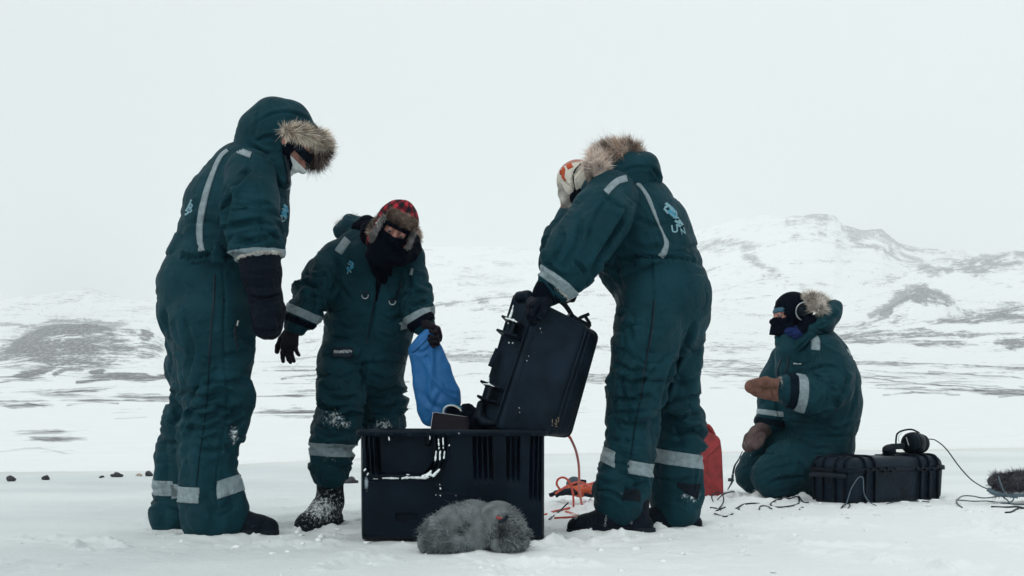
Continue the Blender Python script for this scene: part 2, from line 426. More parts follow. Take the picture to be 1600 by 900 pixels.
# thin ledges, ridges and drift edges: path, half width, strength
LEDGE = [
 ([(1228,347),(1240,342),(1262,338),(1290,336),(1305,338),(1322,349)],1.6,.8),([(1237,352),(1255,347),(1270,347)],1.2,.6),([(1335,357),(1352,362),(1375,358),(1383,366),(1395,372),(1412,384)],2.0,.9),
 ([(1345,372),(1375,370),(1400,377),(1415,386)],3,.5),([(1315,356),(1325,366),(1340,376),(1362,382),(1385,392),(1410,398),(1440,408),(1462,420)],2.2,.75),([(1318,358),(1330,374),(1345,384)],2,.5),
 ([(1412,385),(1440,388),(1470,390),(1490,392)],1.0,.7),([(1475,424),(1500,414),(1530,404),(1560,398),(1600,393),(1640,390)],2.4,.9),([(1540,411),(1570,408),(1620,408)],2.0,.8),([(1500,420),(1525,424),(1545,428)],1.6,.6),
 ([(1165,402),(1180,412),(1200,420),(1224,427)],2.2,.75),([(1160,431),(1190,430),(1230,440),(1262,444)],1.0,.5),([(1170,440),(1210,446),(1240,455)],1.0,.4),([(1105,391),(1130,386),(1158,378)],3,.35),([(1410,400),(1445,416),(1470,422)],1.5,.5),([(1370,395),(1400,410),(1425,424)],1.0,.35),
 ([(1358,494),(1385,478),(1405,465),(1426,451)],2.6,.95),([(1430,449),(1450,454),(1470,461),(1490,471)],3.0,.95),([(1428,463),(1445,468),(1458,476)],1.4,.6),([(1470,470),(1495,480),(1515,487)],1.4,.5),
 ([(0,509),(40,507),(80,509)],1.0,.8),([(60,452+40),(78,478)],.9,.4),([(80,500),(98,482)],.9,.35),([(110,492),(128,474)],.9,.4),([(140,486),(156,470)],.9,.35),([(168,486),(180,472)],.9,.35),([(20,486),(36,474)],.9,.35),([(12,495),(28,490),(40,478)],1,.4),
 ([(640,492),(680,478),(700,474),(745,467),(800,460)],1.1,.75),([(840,458),(880,458),(930,456)],1.0,.5),([(722,417),(760,414),(800,414),(835,412)],.9,.45),([(740,430),(765,428),(790,432)],2.2,.35),
 ([(690,562),(720,554),(760,556),(800,552)],1.8,.7),([(720,566),(770,562),(830,560)],1.2,.5),([(700,590),(740,584),(790,586)],1.0,.4),([(900,545),(950,540)],1.6,.5),([(900,598),(955,594)],1.4,.5),
 ([(-20,633),(30,628),(62,633)],1.8,.8),([(105,633),(150,628),(185,631)],1.4,.6),([(120,597),(180,592),(262,590)],2.0,.85),([(0,597),(60,591)],1.4,.5),([(85,585),(104,577),(128,578)],2.6,.9),([(20,682),(80,676),(140,672)],.9,.24),([(0,706),(60,700),(110,710),(160,712)],2.4,.22),([(180,655),(230,652)],.9,.25),([(0,724),(120,721),(240,722)],1.3,.22),
 ([(1350,565),(1450,568),(1620,576)],1.0,.7),([(1350,590),(1440,600),(1520,605),(1620,613)],1.0,.7),([(1370,602),(1480,598),(1560,604)],.9,.5),([(1450,581),(1620,592)],1.0,.6),([(1345,578),(1420,582),(1470,586)],.9,.5),([(1380,617),(1432,613),(1500,617)],1.0,.6),([(1560,620),(1620,616)],1.4,.6),
 ([(1500,528),(1550,521),(1620,523)],1.8,.6),([(1330,518),(1380,506),(1420,500),(1462,503)],1.3,.6),([(1300,532),(1380,523),(1450,521),(1530,523)],2.4,.65),([(1465,535),(1530,541)],1.5,.5),([(1560,532),(1620,541)],2.6,.8),([(1480,501),(1520,496),(1620,480)],2.4,.75),([(1540,501),(1620,501)],2.0,.7),
 ([(1100,562),(1150,566),(1205,576)],1.3,.5),([(1100,580),(1205,592)],1.1,.5),([(1110,545),(1180,548)],1.1,.4),([(1110,606),(1190,604)],1.0,.4),
 ([(440,592),(500,585)],1.6,.6),([(445,617),(560,611)],1.2,.5),([(450,563),(505,556)],1.4,.5),([(440,558),(470,522),(505,492)],1.2,.35),([(452,580),(505,532)],1.2,.35),([(560,600),(640,597)],1.3,.5),([(440,640),(500,636)],1.0,.3),
]
def seg_px(px, py, pts):
    pts = np.array(pts, float); best = np.full(len(px), 1e9)
    for a, b in zip(pts[:-1], pts[1:]):
        ab = b - a; t = np.clip(((px - a[0]) * ab[0] + (py - a[1]) * ab[1]) / max(ab @ ab, 1e-9), 0, 1)
        best = np.minimum(best, np.hypot(px - a[0] - t * ab[0], py - a[1] - t * ab[1]))
    return best

# polar grid round the camera: fine where the picture looks, coarse elsewhere
ths = np.concatenate([np.linspace(-math.pi, -0.60, 60)[:-1], np.linspace(-0.60, -0.44, 40)[:-1], np.linspace(-0.44, 0.44, 740)[:-1], np.linspace(0.44, 0.60, 40)[:-1], np.linspace(0.60, math.pi, 61)[:-1]])
rs = np.concatenate([np.linspace(0.25, 2.8, 12)[:-1], np.exp(np.linspace(np.log(2.8), np.log(9), 380))[:-1], np.exp(np.linspace(np.log(9), np.log(25), 120))[:-1], np.exp(np.linspace(np.log(25), np.log(4600), 400))])
TH, RR = np.meshgrid(ths, rs)
gx = (RR * np.sin(TH)).ravel(); gy = (RR * np.cos(TH)).ravel()
gzv = terrain(gx, gy)
edge = np.clip((RR.ravel() - 3900) / 600, 0, 1)
gzv = gzv * (1 - edge)
nr, nth = TH.shape
verts = np.stack([gx, gy, gzv], 1)
verts = np.vstack([verts, [[0, 0, float(gzv[0])]]])
ii, jj = np.meshgrid(np.arange(nr - 1), np.arange(nth), indexing='ij')
j2 = (jj + 1) % nth
quads = np.stack([ii * nth + jj, ii * nth + j2, (ii + 1) * nth + j2, (ii + 1) * nth + jj], -1).reshape(-1, 4)[:, ::-1]
ground = raw('snow_ground', verts, quads)
bmx = bmesh.new()
# centre fan under the camera
cv = [bmx.verts.new(verts[j]) for j in range(nth)]
cc = bmx.verts.new(verts[-1])
me = ground.data
bmx.free()
gxy = np.stack([gx, gy], 1)
tcl = np.clip(TH.ravel(), -1.05, 1.05)
PXv = 800 + F * np.tan(tcl); Dv = RR.ravel() * np.cos(tcl)
PYv = HOR - (gzv - EYE) / Dv * F
rk = np.zeros(len(gx))
wx = 12 * fbm(np.stack([PXv / 24, PYv / 7, 0 * PXv], 1), 91, 4); wy = 5 * fbm(np.stack([PXv / 20, PYv / 6, 0 * PXv + 5], 1), 93, 4)
for cx, cy, rx, ry, st, ti in ROCK:
    dx = PXv + wx - cx; dy = PYv + wy - cy
    c_, s_ = math.cos(math.atan(ti)), math.sin(math.atan(ti))
    a = (dx * c_ + dy * s_) / rx; b_ = (-dx * s_ + dy * c_) / ry
    q = a * a + b_ * b_
    rk = np.maximum(rk, st * np.clip(1.25 - 0.62 * q, 0, 1))
ld = np.zeros(len(gx))
vis = (Dv > 14) & (np.abs(PXv - 800) < 900)
pv_, qv_ = PXv[vis] + 0.25 * wx[vis], PYv[vis] + 0.35 * wy[vis]
lv_ = np.zeros(vis.sum())
for pts, w, st in LEDGE:
    lv_ = np.maximum(lv_, st * np.exp(-(seg_px(pv_, qv_, pts) / (w * 1.25)) ** 2))
ld[vis] = lv_
out = (np.abs(PXv - 800) > 860)
rk = np.where(out & (Dv > 30), np.clip(fbm(np.stack([gx / 90, gy / 90, 0 * gx], 1), 61, 4) * 2.2, 0, 0.8), rk)
rk = np.maximum(rk, 0.26 * np.clip((Dv - 350) / 500, 0, 1))
rk = np.maximum(rk, 0.20 * np.clip((Dv - 30) / 60, 0, 1))
rk = np.where(Dv < 9, 0, rk)
ice = (Dv < shore(PXv)).astype(float)
icw = np.interp(PXv, [-500, 420, 640, 1000, 1600, 2400], [1, 1, 0.75, 0.55, 0.55, 0.6])
camp = np.clip((8.6 - Dv) / 1.6, 0, 1) * np.clip((PXv - 620) / 300, 0, 1)
ice = np.clip(ice * icw * (1 - 0.75 * camp) * (1 + 0.5 * fbm(np.stack([gx * .5, gy * .9, 0 * gx], 1), 71, 4)), 0, 1)
a1 = me.attributes.new('rock', 'FLOAT', 'POINT'); a1.data.foreach_set('value', np.append(rk, 0).astype(np.float32))
a2 = me.attributes.new('ice', 'FLOAT', 'POINT'); a2.data.foreach_set('value', np.append(ice, 1).astype(np.float32))
beige = np.exp(-((Dv - shore(PXv) * 0.975) / (0.035 * shore(PXv))) ** 2) * (0.5 + 0.5 * np.clip((PXv - 1000) / 300, 0, 1)) * (PXv > -2000)
a4 = me.attributes.new('ledge', 'FLOAT', 'POINT'); a4.data.foreach_set('value', np.append(ld, 0).astype(np.float32))
a3 = me.attributes.new('silt', 'FLOAT', 'POINT'); a3.data.foreach_set('value', np.append(beige, 0).astype(np.float32))
props(ground, 'snow covered valley floor, ice and hills', kind='structure')

def snow_material():
    m = bpy.data.materials.new('snow'); m.use_nodes = True
    t = m.node_tree; N = t.nodes; L = t.links
    b = N['Principled BSDF']
    geo = N.new('ShaderNodeNewGeometry')
    def noise(scale, det=6, rough=0.6, vec=None, dist=0.0):
        n = N.new('ShaderNodeTexNoise'); n.inputs['Scale'].default_value = scale; n.inputs['Detail'].default_value = det
        n.inputs['Roughness'].default_value = rough; n.inputs['Distortion'].default_value = dist
        L.new(vec or geo.outputs['Position'], n.inputs['Vector'])
        return n.outputs[0]
    def mathn(op, a, b2, clamp=False):
        n = N.new('ShaderNodeMath'); n.operation = op; n.use_clamp = clamp
        for k, v in ((0, a), (1, b2)):
            if isinstance(v, (int, float)): n.inputs[k].default_value = v
            else: L.new(v, n.inputs[k])
        return n.outputs[0]
    def mapr(v, a, b2, c=0.0, d=1.0):
        n = N.new('ShaderNodeMapRange'); L.new(v, n.inputs[0])
        for k, x in zip((1, 2, 3, 4), (a, b2, c, d)): n.inputs[k].default_value = x
        return n.outputs[0]
    def mixc(f, c1, c2):
        n = N.new('ShaderNodeMixRGB')
        L.new(f, n.inputs[0])
        for k, v in ((1, c1), (2, c2)):
            if isinstance(v, tuple): n.inputs[k].default_value = v + (1,)
            else: L.new(v, n.inputs[k])
        return n.outputs[0]
    def attr(name):
        n = N.new('ShaderNodeAttribute'); n.attribute_name = name
        return n.outputs['Fac']
    mp = N.new('ShaderNodeMapping'); mp.inputs['Scale'].default_value = (0.62, 1.0, 1.3)
    L.new(geo.outputs['Position'], mp.inputs['Vector'])
    big = noise(0.022, 5, 0.6, mp.outputs[0], 0.8)
    midn = noise(0.10, 5, 0.65, mp.outputs[0], 0.4)
    mp2 = N.new('ShaderNodeMapping'); mp2.inputs['Scale'].default_value = (0.75, 0.22, 2.4)
    L.new(geo.outputs['Position'], mp2.inputs['Vector'])
    fine = noise(0.40, 10, 0.78, mp2.outputs[0])
    near = noise(0.9, 8, 0.6)
    snowc = mixc(mapr(near, 0.35, 0.7), (0.79, 0.825, 0.825), (0.83, 0.862, 0.86))
    icec = mixc(mapr(noise(0.55, 6, 0.6, mp.outputs[0]), 0.38, 0.66), (0.55, 0.60, 0.605), (0.68, 0.725, 0.727))
    base = mixc(attr('ice'), snowc, icec)
    base = mixc(mathn('MULTIPLY', attr('silt'), mapr(near, 0.3, 0.7, 0.3, 0.75)), base, (0.66, 0.645, 0.60))
    nn_ = mathn('ADD', mathn('MULTIPLY', big, 0.30), mathn('ADD', mathn('MULTIPLY', midn, 0.34), mathn('MULTIPLY', fine, 0.42)))
    r = mathn('ADD', mathn('MULTIPLY', attr('rock'), 0.40), mathn('MULTIPLY', nn_, 2.15))
    grit = mapr(noise(0.9, 9, 0.85, mp2.outputs[0]), 0.38, 0.52, 0.36, 1.0)
    rk = mathn('MULTIPLY', mapr(r, 1.33, 1.48), grit)
    led = mathn('MULTIPLY', attr('ledge'), mapr(fine, 0.38, 0.56, 0.15, 1.25))
    rk = mathn('MAXIMUM', rk, mathn('MULTIPLY', mapr(led, 0.15, 0.55), grit))
    rockc = mixc(mapr(fine, 0.35, 0.65), (0.025, 0.030, 0.038), (0.085, 0.084, 0.088))
    base = mixc(rk, base, rockc)
    L.new(base, b.inputs['Base Color'])
    b.inputs['Roughness'].default_value = 0.75
    b.inputs['Specular IOR Level'].default_value = 0.25
    b1 = N.new('ShaderNodeBump'); b1.inputs['Strength'].default_value = 0.55; b1.inputs['Distance'].default_value = 0.02
    L.new(noise(9.0, 8, 0.65), b1.inputs['Height'])
    b2 = N.new('ShaderNodeBump'); b2.inputs['Strength'].default_value = 0.8; b2.inputs['Distance'].default_value = 7.0
    L.new(mathn('MULTIPLY', noise(0.02, 9, 0.62, mp.outputs[0]), mapr(geo_depth(N, L, geo), 60, 300)), b2.inputs['Height'])
    L.new(b1.outputs[0], b2.inputs['Normal'])
    L.new(b2.outputs[0], b.inputs['Normal'])
    return m

def geo_depth(N, L, geo):      # distance from the camp, in world space
    n = N.new('ShaderNodeVectorMath'); n.operation = 'LENGTH'
    L.new(geo.outputs['Position'], n.inputs[0])
    return n.outputs['Value']
M['snow'] = snow_material()
ground.data.materials.append(M['snow'])

# low ground right under the camera closes the sheet
capv = [tuple(verts[j]) for j in range(nth)]
# ---------------------------------------------------------------- signed distance modelling
class Nd:      # one node of a limb: position (m), radius (m), flatness along `side`, fold height
    __slots__ = ('p', 'r', 'q', 'a')
    def __init__(s, p, r, q=1.0, a=0.0): s.p, s.r, s.q, s.a = np.asarray(p, float), r, q, a

def C(*rows, k=None):
    """rows of (column, row, distance, radius in photo pixels, ratio, folds in mm)"""
    out = []
    for t in rows:
        px, py, D, r = t[:4]
        q = t[4] if len(t) > 4 else 1.0
        a = t[5] if len(t) > 5 else 0.0
        out.append(Nd(P(px, py, D), r * D / F, q, a / 1000.0))
    return out

YA = np.array([0.0, 1.0, 0.0])

class Field:
    def __init__(s, nodes, h, pad=0.03):
        lo = np.min([n.p - n.r * max(1, n.q) for n in nodes], 0) - pad
        hi = np.max([n.p + n.r * max(1, n.q) for n in nodes], 0) + pad
        s.o = lo; s.h = h
        s.n = np.ceil((hi - lo) / h).astype(int) + 1
        s.d = np.full(s.n, 0.2, dtype=np.float32)
        s.ax = [lo[i] + h * np.arange(s.n[i]) for i in range(3)]
    def box(s, lo, hi):
        a = np.clip(np.floor((lo - s.o) / s.h).astype(int), 0, s.n - 1)
        b = np.clip(np.ceil((hi - s.o) / s.h).astype(int) + 1, 1, s.n)
        sl = tuple(slice(a[i], b[i]) for i in range(3))
        if any(b[i] <= a[i] for i in range(3)): return None, None
        X = s.ax[0][sl[0]][:, None, None].astype(np.float32); Y = s.ax[1][sl[1]][None, :, None].astype(np.float32); Z = s.ax[2][sl[2]][None, None, :].astype(np.float32)
        return sl, (X, Y, Z)
    def chain(s, nodes, k=0.03, op='add', side=YA):
        if len(nodes) == 1: nodes = [nodes[0], nodes[0]]
        for a, b in zip(nodes[:-1], nodes[1:]):
            R = max(a.r * max(1, a.q), b.r * max(1, b.q)) + 0.06
            sl, g = s.box(np.minimum(a.p, b.p) - R, np.maximum(a.p, b.p) + R)
            if sl is None: continue
            X, Y, Z = g
            ab = b.p - a.p; L2 = max(float(ab @ ab), 1e-9)
            t = ((X - a.p[0]) * ab[0] + (Y - a.p[1]) * ab[1] + (Z - a.p[2]) * ab[2]) / L2
            t = np.clip(t, 0, 1)
            qx = X - (a.p[0] + t * ab[0]); qy = Y - (a.p[1] + t * ab[1]); qz = Z - (a.p[2] + t * ab[2])
            rr = a.r + (b.r - a.r) * t
            rt = a.q + (b.q - a.q) * t
            c = qx * side[0] + qy * side[1] + qz * side[2]
            d = np.sqrt(np.maximum(qx * qx + qy * qy + qz * qz - c * c, 0) + (c / rt) ** 2) - rr
            s.comb(sl, d, k, op)
    def comb(s, sl, d, k, op):
        o = s.d[sl]
        if op == 'sub':
            d = -d
            h = np.maximum(k - np.abs(o - d), 0) / k if k > 0 else 0
            s.d[sl] = np.maximum(o, d) + h * h * k * 0.25
        elif op == 'and':
            s.d[sl] = np.maximum(o, d)
        else:
            h = np.maximum(k - np.abs(o - d), 0) / k if k > 0 else 0
            s.d[sl] = np.minimum(o, d) - h * h * k * 0.25
    def half(s, p, n, op='sub', k=0.0):      # cut away everything on the side n points to
        sl, (X, Y, Z) = s.box(s.o - 1, s.o + s.h * s.n + 1)
        n = np.asarray(n, float); n = n / np.linalg.norm(n)
        d = -((X - p[0]) * n[0] + (Y - p[1]) * n[1] + (Z - p[2]) * n[2])
        s.comb(sl, d.astype(np.float32), k, 'sub')
    def mesh(s):
        return nets(s.d, s.o, s.h)

def nets(d, o, h):
    S = d < 0
    n = np.array(d.shape)
    c = np.zeros(n - 1, dtype=np.int8)
    for i in (0, 1):
        for j in (0, 1):
            for k in (0, 1):
                c += S[i:n[0] - 1 + i, j:n[1] - 1 + j, k:n[2] - 1 + k]
    act = np.argwhere((c > 0) & (c < 8))
    idx = np.full(n - 1, -1, dtype=np.int32)
    idx[act[:, 0], act[:, 1], act[:, 2]] = np.arange(len(act))
    corners = [(i, j, k) for i in (0, 1) for j in (0, 1) for k in (0, 1)]
    val = {cc: d[act[:, 0] + cc[0], act[:, 1] + cc[1], act[:, 2] + cc[2]] for cc in corners}
    acc = np.zeros((len(act), 3)); cnt = np.zeros(len(act))
    for a in corners:
        for ax in range(3):
            if a[ax] == 1: continue
            b = list(a); b[ax] = 1; b = tuple(b)
            va, vb = val[a], val[b]
            m = (va < 0) != (vb < 0)
            t = np.where(m, va / np.where(m, va - vb, 1), 0)
            pt = np.array(a, float)[None, :].repeat(len(act), 0)
            pt[:, ax] += t
            acc[m] += pt[m]; cnt[m] += 1
    vert = o + h * (act + acc / np.maximum(cnt, 1)[:, None])
    F_ = []
    for ax in range(3):
        u, v = [(1, 2), (2, 0), (0, 1)][ax]
        lo = [slice(None)] * 3; hi = [slice(None)] * 3
        lo[ax] = slice(0, n[ax] - 1); hi[ax] = slice(1, n[ax])
        ch = S[tuple(lo)] != S[tuple(hi)]
        e = np.argwhere(ch)
        e = e[(e[:, u] > 0) & (e[:, v] > 0) & (e[:, u] < n[u] - 1) & (e[:, v] < n[v] - 1)]
        if len(e) == 0: continue
        ins = S[e[:, 0], e[:, 1], e[:, 2]]
        def g(du, dv):
            q = e.copy(); q[:, u] += du; q[:, v] += dv
            return idx[q[:, 0], q[:, 1], q[:, 2]]
        Q = np.stack([g(-1, -1), g(0, -1), g(0, 0), g(-1, 0)], 1)
        Q[~ins] = Q[~ins][:, ::-1]
        F_.append(Q)
    Fq = np.concatenate(F_)
    Fq = Fq[(Fq >= 0).all(1)]
    return vert, Fq

def vnormals(v, f):
    a = v[f[:, 2]] - v[f[:, 0]]; b = v[f[:, 3]] - v[f[:, 1]]
    fn = np.cross(a, b)
    n = np.zeros_like(v)
    for c in range(3):
        n[:, c] = sum(np.bincount(f[:, k], fn[:, c], minlength=len(v)) for k in range(4))
    return n / np.maximum(np.linalg.norm(n, axis=1, keepdims=True), 1e-12)

def smooth_mesh(v, f, it=1, lam=0.5):
    e = np.concatenate([f[:, [0, 1]], f[:, [1, 2]], f[:, [2, 3]], f[:, [3, 0]]])
    e = np.concatenate([e, e[:, ::-1]])
    deg = np.maximum(np.bincount(e[:, 0], minlength=len(v)), 1)
    for _ in range(it):
        avg = np.stack([np.bincount(e[:, 0], v[e[:, 1], c], minlength=len(v)) for c in range(3)], 1) / deg[:, None]
        v = v + lam * (avg - v)
    return v

def topx(v):
    return 800 + F * v[:, 0] / v[:, 1], HOR - (v[:, 2] - EYE) / v[:, 1] * F

def chain_coords(v, nodes):
    """for every vertex: relative distance to the limb, arclength, direction about the axis, fold height"""
    best = np.full(len(v), 1e9); s_ = np.zeros(len(v)); e_ = np.zeros((len(v), 2)); am = np.zeros(len(v))
    L0 = 0.0
    for a, b in zip(nodes[:-1], nodes[1:]):
        ab = b.p - a.p; L = max(np.linalg.norm(ab), 1e-6); T = ab / L
        t = np.clip(((v - a.p) @ ab) / L ** 2, 0, 1)
        q = v - (a.p + t[:, None] * ab)
        rr = a.r + (b.r - a.r) * t
        dist = np.linalg.norm(q, axis=1) / np.maximum(rr * (1 + (a.q + (b.q - a.q) * t)) / 2, 1e-4)
        m = dist < best
        best[m] = dist[m]
        e2 = np.cross(T, YA); ln = np.linalg.norm(e2)
        e2 = e2 / ln if ln > 0.1 else np.array([1.0, 0, 0])
        qq = q / np.maximum(np.linalg.norm(q, axis=1, keepdims=True), 1e-6)
        s_[m] = (L0 + t * L)[m]
        e_[m, 0] = (qq @ YA)[m]; e_[m, 1] = (qq @ e2)[m]
        am[m] = (a.a + (b.a - a.a) * t)[m]
        L0 += L
    return best, s_, e_, am

def seg_dist(px, py, pts):
    """pixel distance to a polyline and position (0..1) along it"""
    pts = np.array(pts, float)
    L = np.concatenate([[0], np.cumsum(np.hypot(*(pts[1:] - pts[:-1]).T))])
    best = np.full(len(px), 1e9); pos = np.zeros(len(px))
    for i in range(len(pts) - 1):
        a, b = pts[i], pts[i + 1]; ab = b - a; l2 = max(ab @ ab, 1e-9)
        t = np.clip(((px - a[0]) * ab[0] + (py - a[1]) * ab[1]) / l2, 0, 1)
        d = np.hypot(px - a[0] - t * ab[0], py - a[1] - t * ab[1])
        m = d < best
        best[m] = d[m]; pos[m] = ((L[i] + t * (L[i + 1] - L[i])) / L[-1])[m]
    return best, pos

def spline(pts, n=8):
    """Catmull-Rom through points of any dimension"""
    p = [np.array(q, float) for q in pts]
    if len(p) < 3: return [p[0] + (p[-1] - p[0]) * t for t in np.linspace(0, 1, n + 1)]
    p = [2 * p[0] - p[1]] + p + [2 * p[-1] - p[-2]]
    out = []
    for i in range(1, len(p) - 2):
        for j in range(n):
            t = j / n
            a, b, c, d = p[i - 1:i + 3]
            out.append(0.5 * ((2 * b) + (-a + c) * t + (2 * a - 5 * b + 4 * c - d) * t * t + (-a + 3 * b - 3 * c + d) * t ** 3))
    out.append(p[-2])
    return out

def sculpt(v, f, chains=(), creases=(), seams=(), seed=0, freq=14.0, snow=()):
    n = vnormals(v, f)
    if chains:
        W = 0; Dp = 0
        for ci, nodes in enumerate(chains):
            dist, s_, e_, am = chain_coords(v, nodes)
            w = np.exp(-9 * dist)
            Q = np.stack([s_ * freq, e_[:, 0] * 0.9, e_[:, 1] * 0.9], 1) + seed * 3.1 + ci * 7.7
            warp = fbm(v * 5.0 + seed, 5 + seed, 2)
            Q[:, 0] += warp * 1.9
            b1 = np.abs(vnoise(Q, seed + ci)) * 2.2 - 0.55
            Q2 = Q * np.array([2.5, 1.8, 1.8]) + 5
            b2 = np.abs(vnoise(Q2, seed + ci + 40)) * 2.0 - 0.5
            Dp = Dp + w * am * (b1 + 0.6 * b2); W = W + w
        disp = 2.3 * Dp / np.maximum(W, 1e-9)
        disp += 0.0035 * fbm(v * 9.0, seed + 3, 3)
        v = v + n * disp[:, None]
        n = vnormals(v, f)
    px, py = topx(v)
    view = v - np.array([0, 0, EYE]); view /= np.linalg.norm(view, axis=1, keepdims=True)
    fc = np.clip(-(n * view).sum(1) * 3.0, 0, 1)
    disp = np.zeros(len(v))
    mpp = v[:, 1] / F
    for cr in creases:
        pts, wpx, dep = cr[:3]
        pts = [np.array(q) for q in spline(pts, 5)]
        d, pos = seg_dist(px, py, pts)
        tap = np.clip(np.minimum(pos, 1 - pos) * 4, 0.0, 1) ** 0.7
        g = np.exp(-(d / wpx) ** 2); g2 = np.exp(-((d - 2.1 * wpx) / (1.1 * wpx)) ** 2)
        disp += 2.1 * (-g * dep + 0.45 * dep * g2) / 1000.0 * tap
    for cr in seams:
        pts, wpx, dep = cr[:3]
        pts = [np.array(q) for q in spline(pts, 5)]
        d, pos = seg_dist(px, py, pts)
        disp += -np.exp(-(d / wpx) ** 2) * dep * 1.9 / 1000.0
    disp = np.clip(disp, -0.022, 0.010)
    v = v + n * (disp * fc)[:, None]
    v = smooth_mesh(v, f, 1, 0.25)
    sn = np.zeros(len(v))
    for cx, cy, rx, ry, st in snow:
        sn = np.maximum(sn, st * np.exp(-(((px - cx) / rx) ** 2 + ((py - cy) / ry) ** 2)))
    return v, sn

def sdf_obj(name, parent, material, adds, subs=(), halves=(), h=0.006, k=0.03, side=YA, folds=True, creases=(), seams=(),
            seed=1, freq=14.0, snow=(), smooth=1, ksub=0.01, post=None, dust_all=0.0, sides=None):
    fld = Field([n for c in adds for n in c], h)
    for i, c in enumerate(adds): fld.chain(c, k, 'add', side if sides is None or sides[i] is None else sides[i])
    for c in subs: fld.chain(c, ksub, 'sub', side)
    for p, n in halves: fld.half(p, n, k=0.004)
    if post: post(fld)
    v, f = fld.mesh()
    if smooth: v = smooth_mesh(v, f, smooth)
    v, sn = sculpt(v, f, adds if folds else (), creases, seams, seed, freq, snow)
    o = raw(name, v, f, material, parent)
    if snow or dust_all:
        a = o.data.attributes.new('snow', 'FLOAT', 'POINT')
        a.data.foreach_set('value', (sn + dust_all).astype(np.float32))
    off = np.array(o.location)
    o['_'] = 0; del o['_']
    GEO[o.name] = (v, f)
    return o
GEO = {}

def bvh(*objs):
    vs, fs, n = [], [], 0
    for o in objs:
        v, f = GEO[o.name]
        vs.append(v); fs.append(f + n); n += len(v)
    v = np.concatenate(vs); f = np.concatenate(fs)
    return BVHTree.FromPolygons([tuple(a) for a in v], [tuple(int(i) for i in q) for q in f])

def cast(tree, px, py, eye=None):
    if eye is None:
        o = Vector((0, 0, EYE)); d = V(P(px, py, 1.0)) - o
    else:
        o = V(eye[0]); d = V(eye[1])
    loc, nor, i, di = tree.ray_cast(o, d.normalized())
    return loc, nor

def ribbon(name, parent, material, tree, pts, width, lift=0.004, n=10, m=3, th=0.0015, parts=None):
    """a strip of tape or webbing lying on a surface. pts: (column,row) path, width in pixels (number or list)"""
    sp = spline(pts, n)
    W = np.interp(np.linspace(0, 1, len(sp)), np.linspace(0, 1, len(width)), width) if hasattr(width, '__len__') else np.full(len(sp), float(width))
    g = []
    for i, p in enumerate(sp):
        a = sp[max(i - 1, 0)]; b = sp[min(i + 1, len(sp) - 1)]
        t = (b - a) / max(np.hypot(*(b - a)), 1e-6); nn = np.array([-t[1], t[0]])
        row = []
        for j in range(m + 1):
            q = p + nn * W[i] * (j / m - 0.5)
            loc, nor = cast(tree, q[0], q[1])
            row.append(None if loc is None else (np.array(loc) + np.array(nor) * lift, loc))
        g.append(row)
    V_, idx, Fc = [], {}, []
    for i in range(len(g)):
        for j in range(m + 1):
            if g[i][j] is not None:
                idx[i, j] = len(V_); V_.append(g[i][j][0])
    for i in range(len(g) - 1):
        for j in range(m):
            ks = [(i, j), (i + 1, j), (i + 1, j + 1), (i, j + 1)]
            if all(q in idx for q in ks):
                P4 = [V_[idx[q]] for q in ks]
                if max(np.linalg.norm(P4[a] - P4[b]) for a, b in ((0, 1), (1, 2), (2, 3), (3, 0))) < 0.06:
                    Fc.append([idx[q] for q in ks])
    if not Fc: return None
    q0 = Fc[len(Fc) // 2]; nn0 = np.cross(V_[q0[2]] - V_[q0[0]], V_[q0[3]] - V_[q0[1]])
    if nn0 @ (np.array([0, 0, EYE]) - V_[q0[0]]) < 0: Fc = [q[::-1] for q in Fc]
    # keep one piece: drop scraps that the folds cut off
    par = {}
    def find(a):
        while par.setdefault(a, a) != a: a = par[a]
        return a
    for q in Fc:
        for a in q[1:]: par[find(a)] = find(q[0])
    cnt = {}
    for q in Fc: cnt[find(q[0])] = cnt.get(find(q[0]), 0) + 1
    top_ = max(cnt, key=cnt.get)
    Fc = [q for q in Fc if find(q[0]) == top_]
    us = sorted({a for q in Fc for a in q}); mp_ = {a: i for i, a in enumerate(us)}
    V_ = [V_[a] for a in us]; Fc = [[mp_[a] for a in q] for q in Fc]
    o = raw(name, V_, Fc, material, parent)
    md = o.modifiers.new('thick', 'SOLIDIFY'); md.thickness = th + lift * 0.6; md.offset = -1
    return o

def band(name, parent, material, src, p1, p2, near, rad, lift=0.0035, gap=None):
    """tape sewn right round a limb, between two planes (point, normal pointing outward of the band)"""
    v, f = GEO[src.name]
    n = vnormals(v, f)
    near = [np.asarray(q) for q in near]
    c = v[f].mean(1)
    keep = np.zeros(len(f), bool)
    for q in near: keep |= np.linalg.norm(c - q, axis=1) < rad
    for p, no in (p1, p2):
        no = np.asarray(no, float); no /= np.linalg.norm(no)
        keep &= ((c - p) @ no) < 0.02
    if gap is not None: keep &= ~gap(c)
    ff = f[keep]
    if len(ff) == 0: return None
    u, inv = np.unique(ff, return_inverse=True)
    inv = inv.reshape(ff.shape)
    bm = bmesh.new()
    vs = [bm.verts.new(v[i] + n[i] * lift) for i in u]
    for q in inv:
        try: bm.faces.new([vs[i] for i in q])
        except ValueError: pass
    for p, no in (p1, p2):
        bmesh.ops.bisect_plane(bm, geom=bm.verts[:] + bm.edges[:] + bm.faces[:], plane_co=V(p), plane_no=V(no), clear_outer=True, dist=1e-6)
    me = bpy.data.meshes.new(name); bm.to_mesh(me); bm.free()
    me.polygons.foreach_set('use_smooth', np.ones(len(me.polygons), dtype=bool))
    o = link(name, me, material, parent)
    md = o.modifiers.new('thick', 'SOLIDIFY'); md.thickness = 0.004; md.offset = -1
    return o

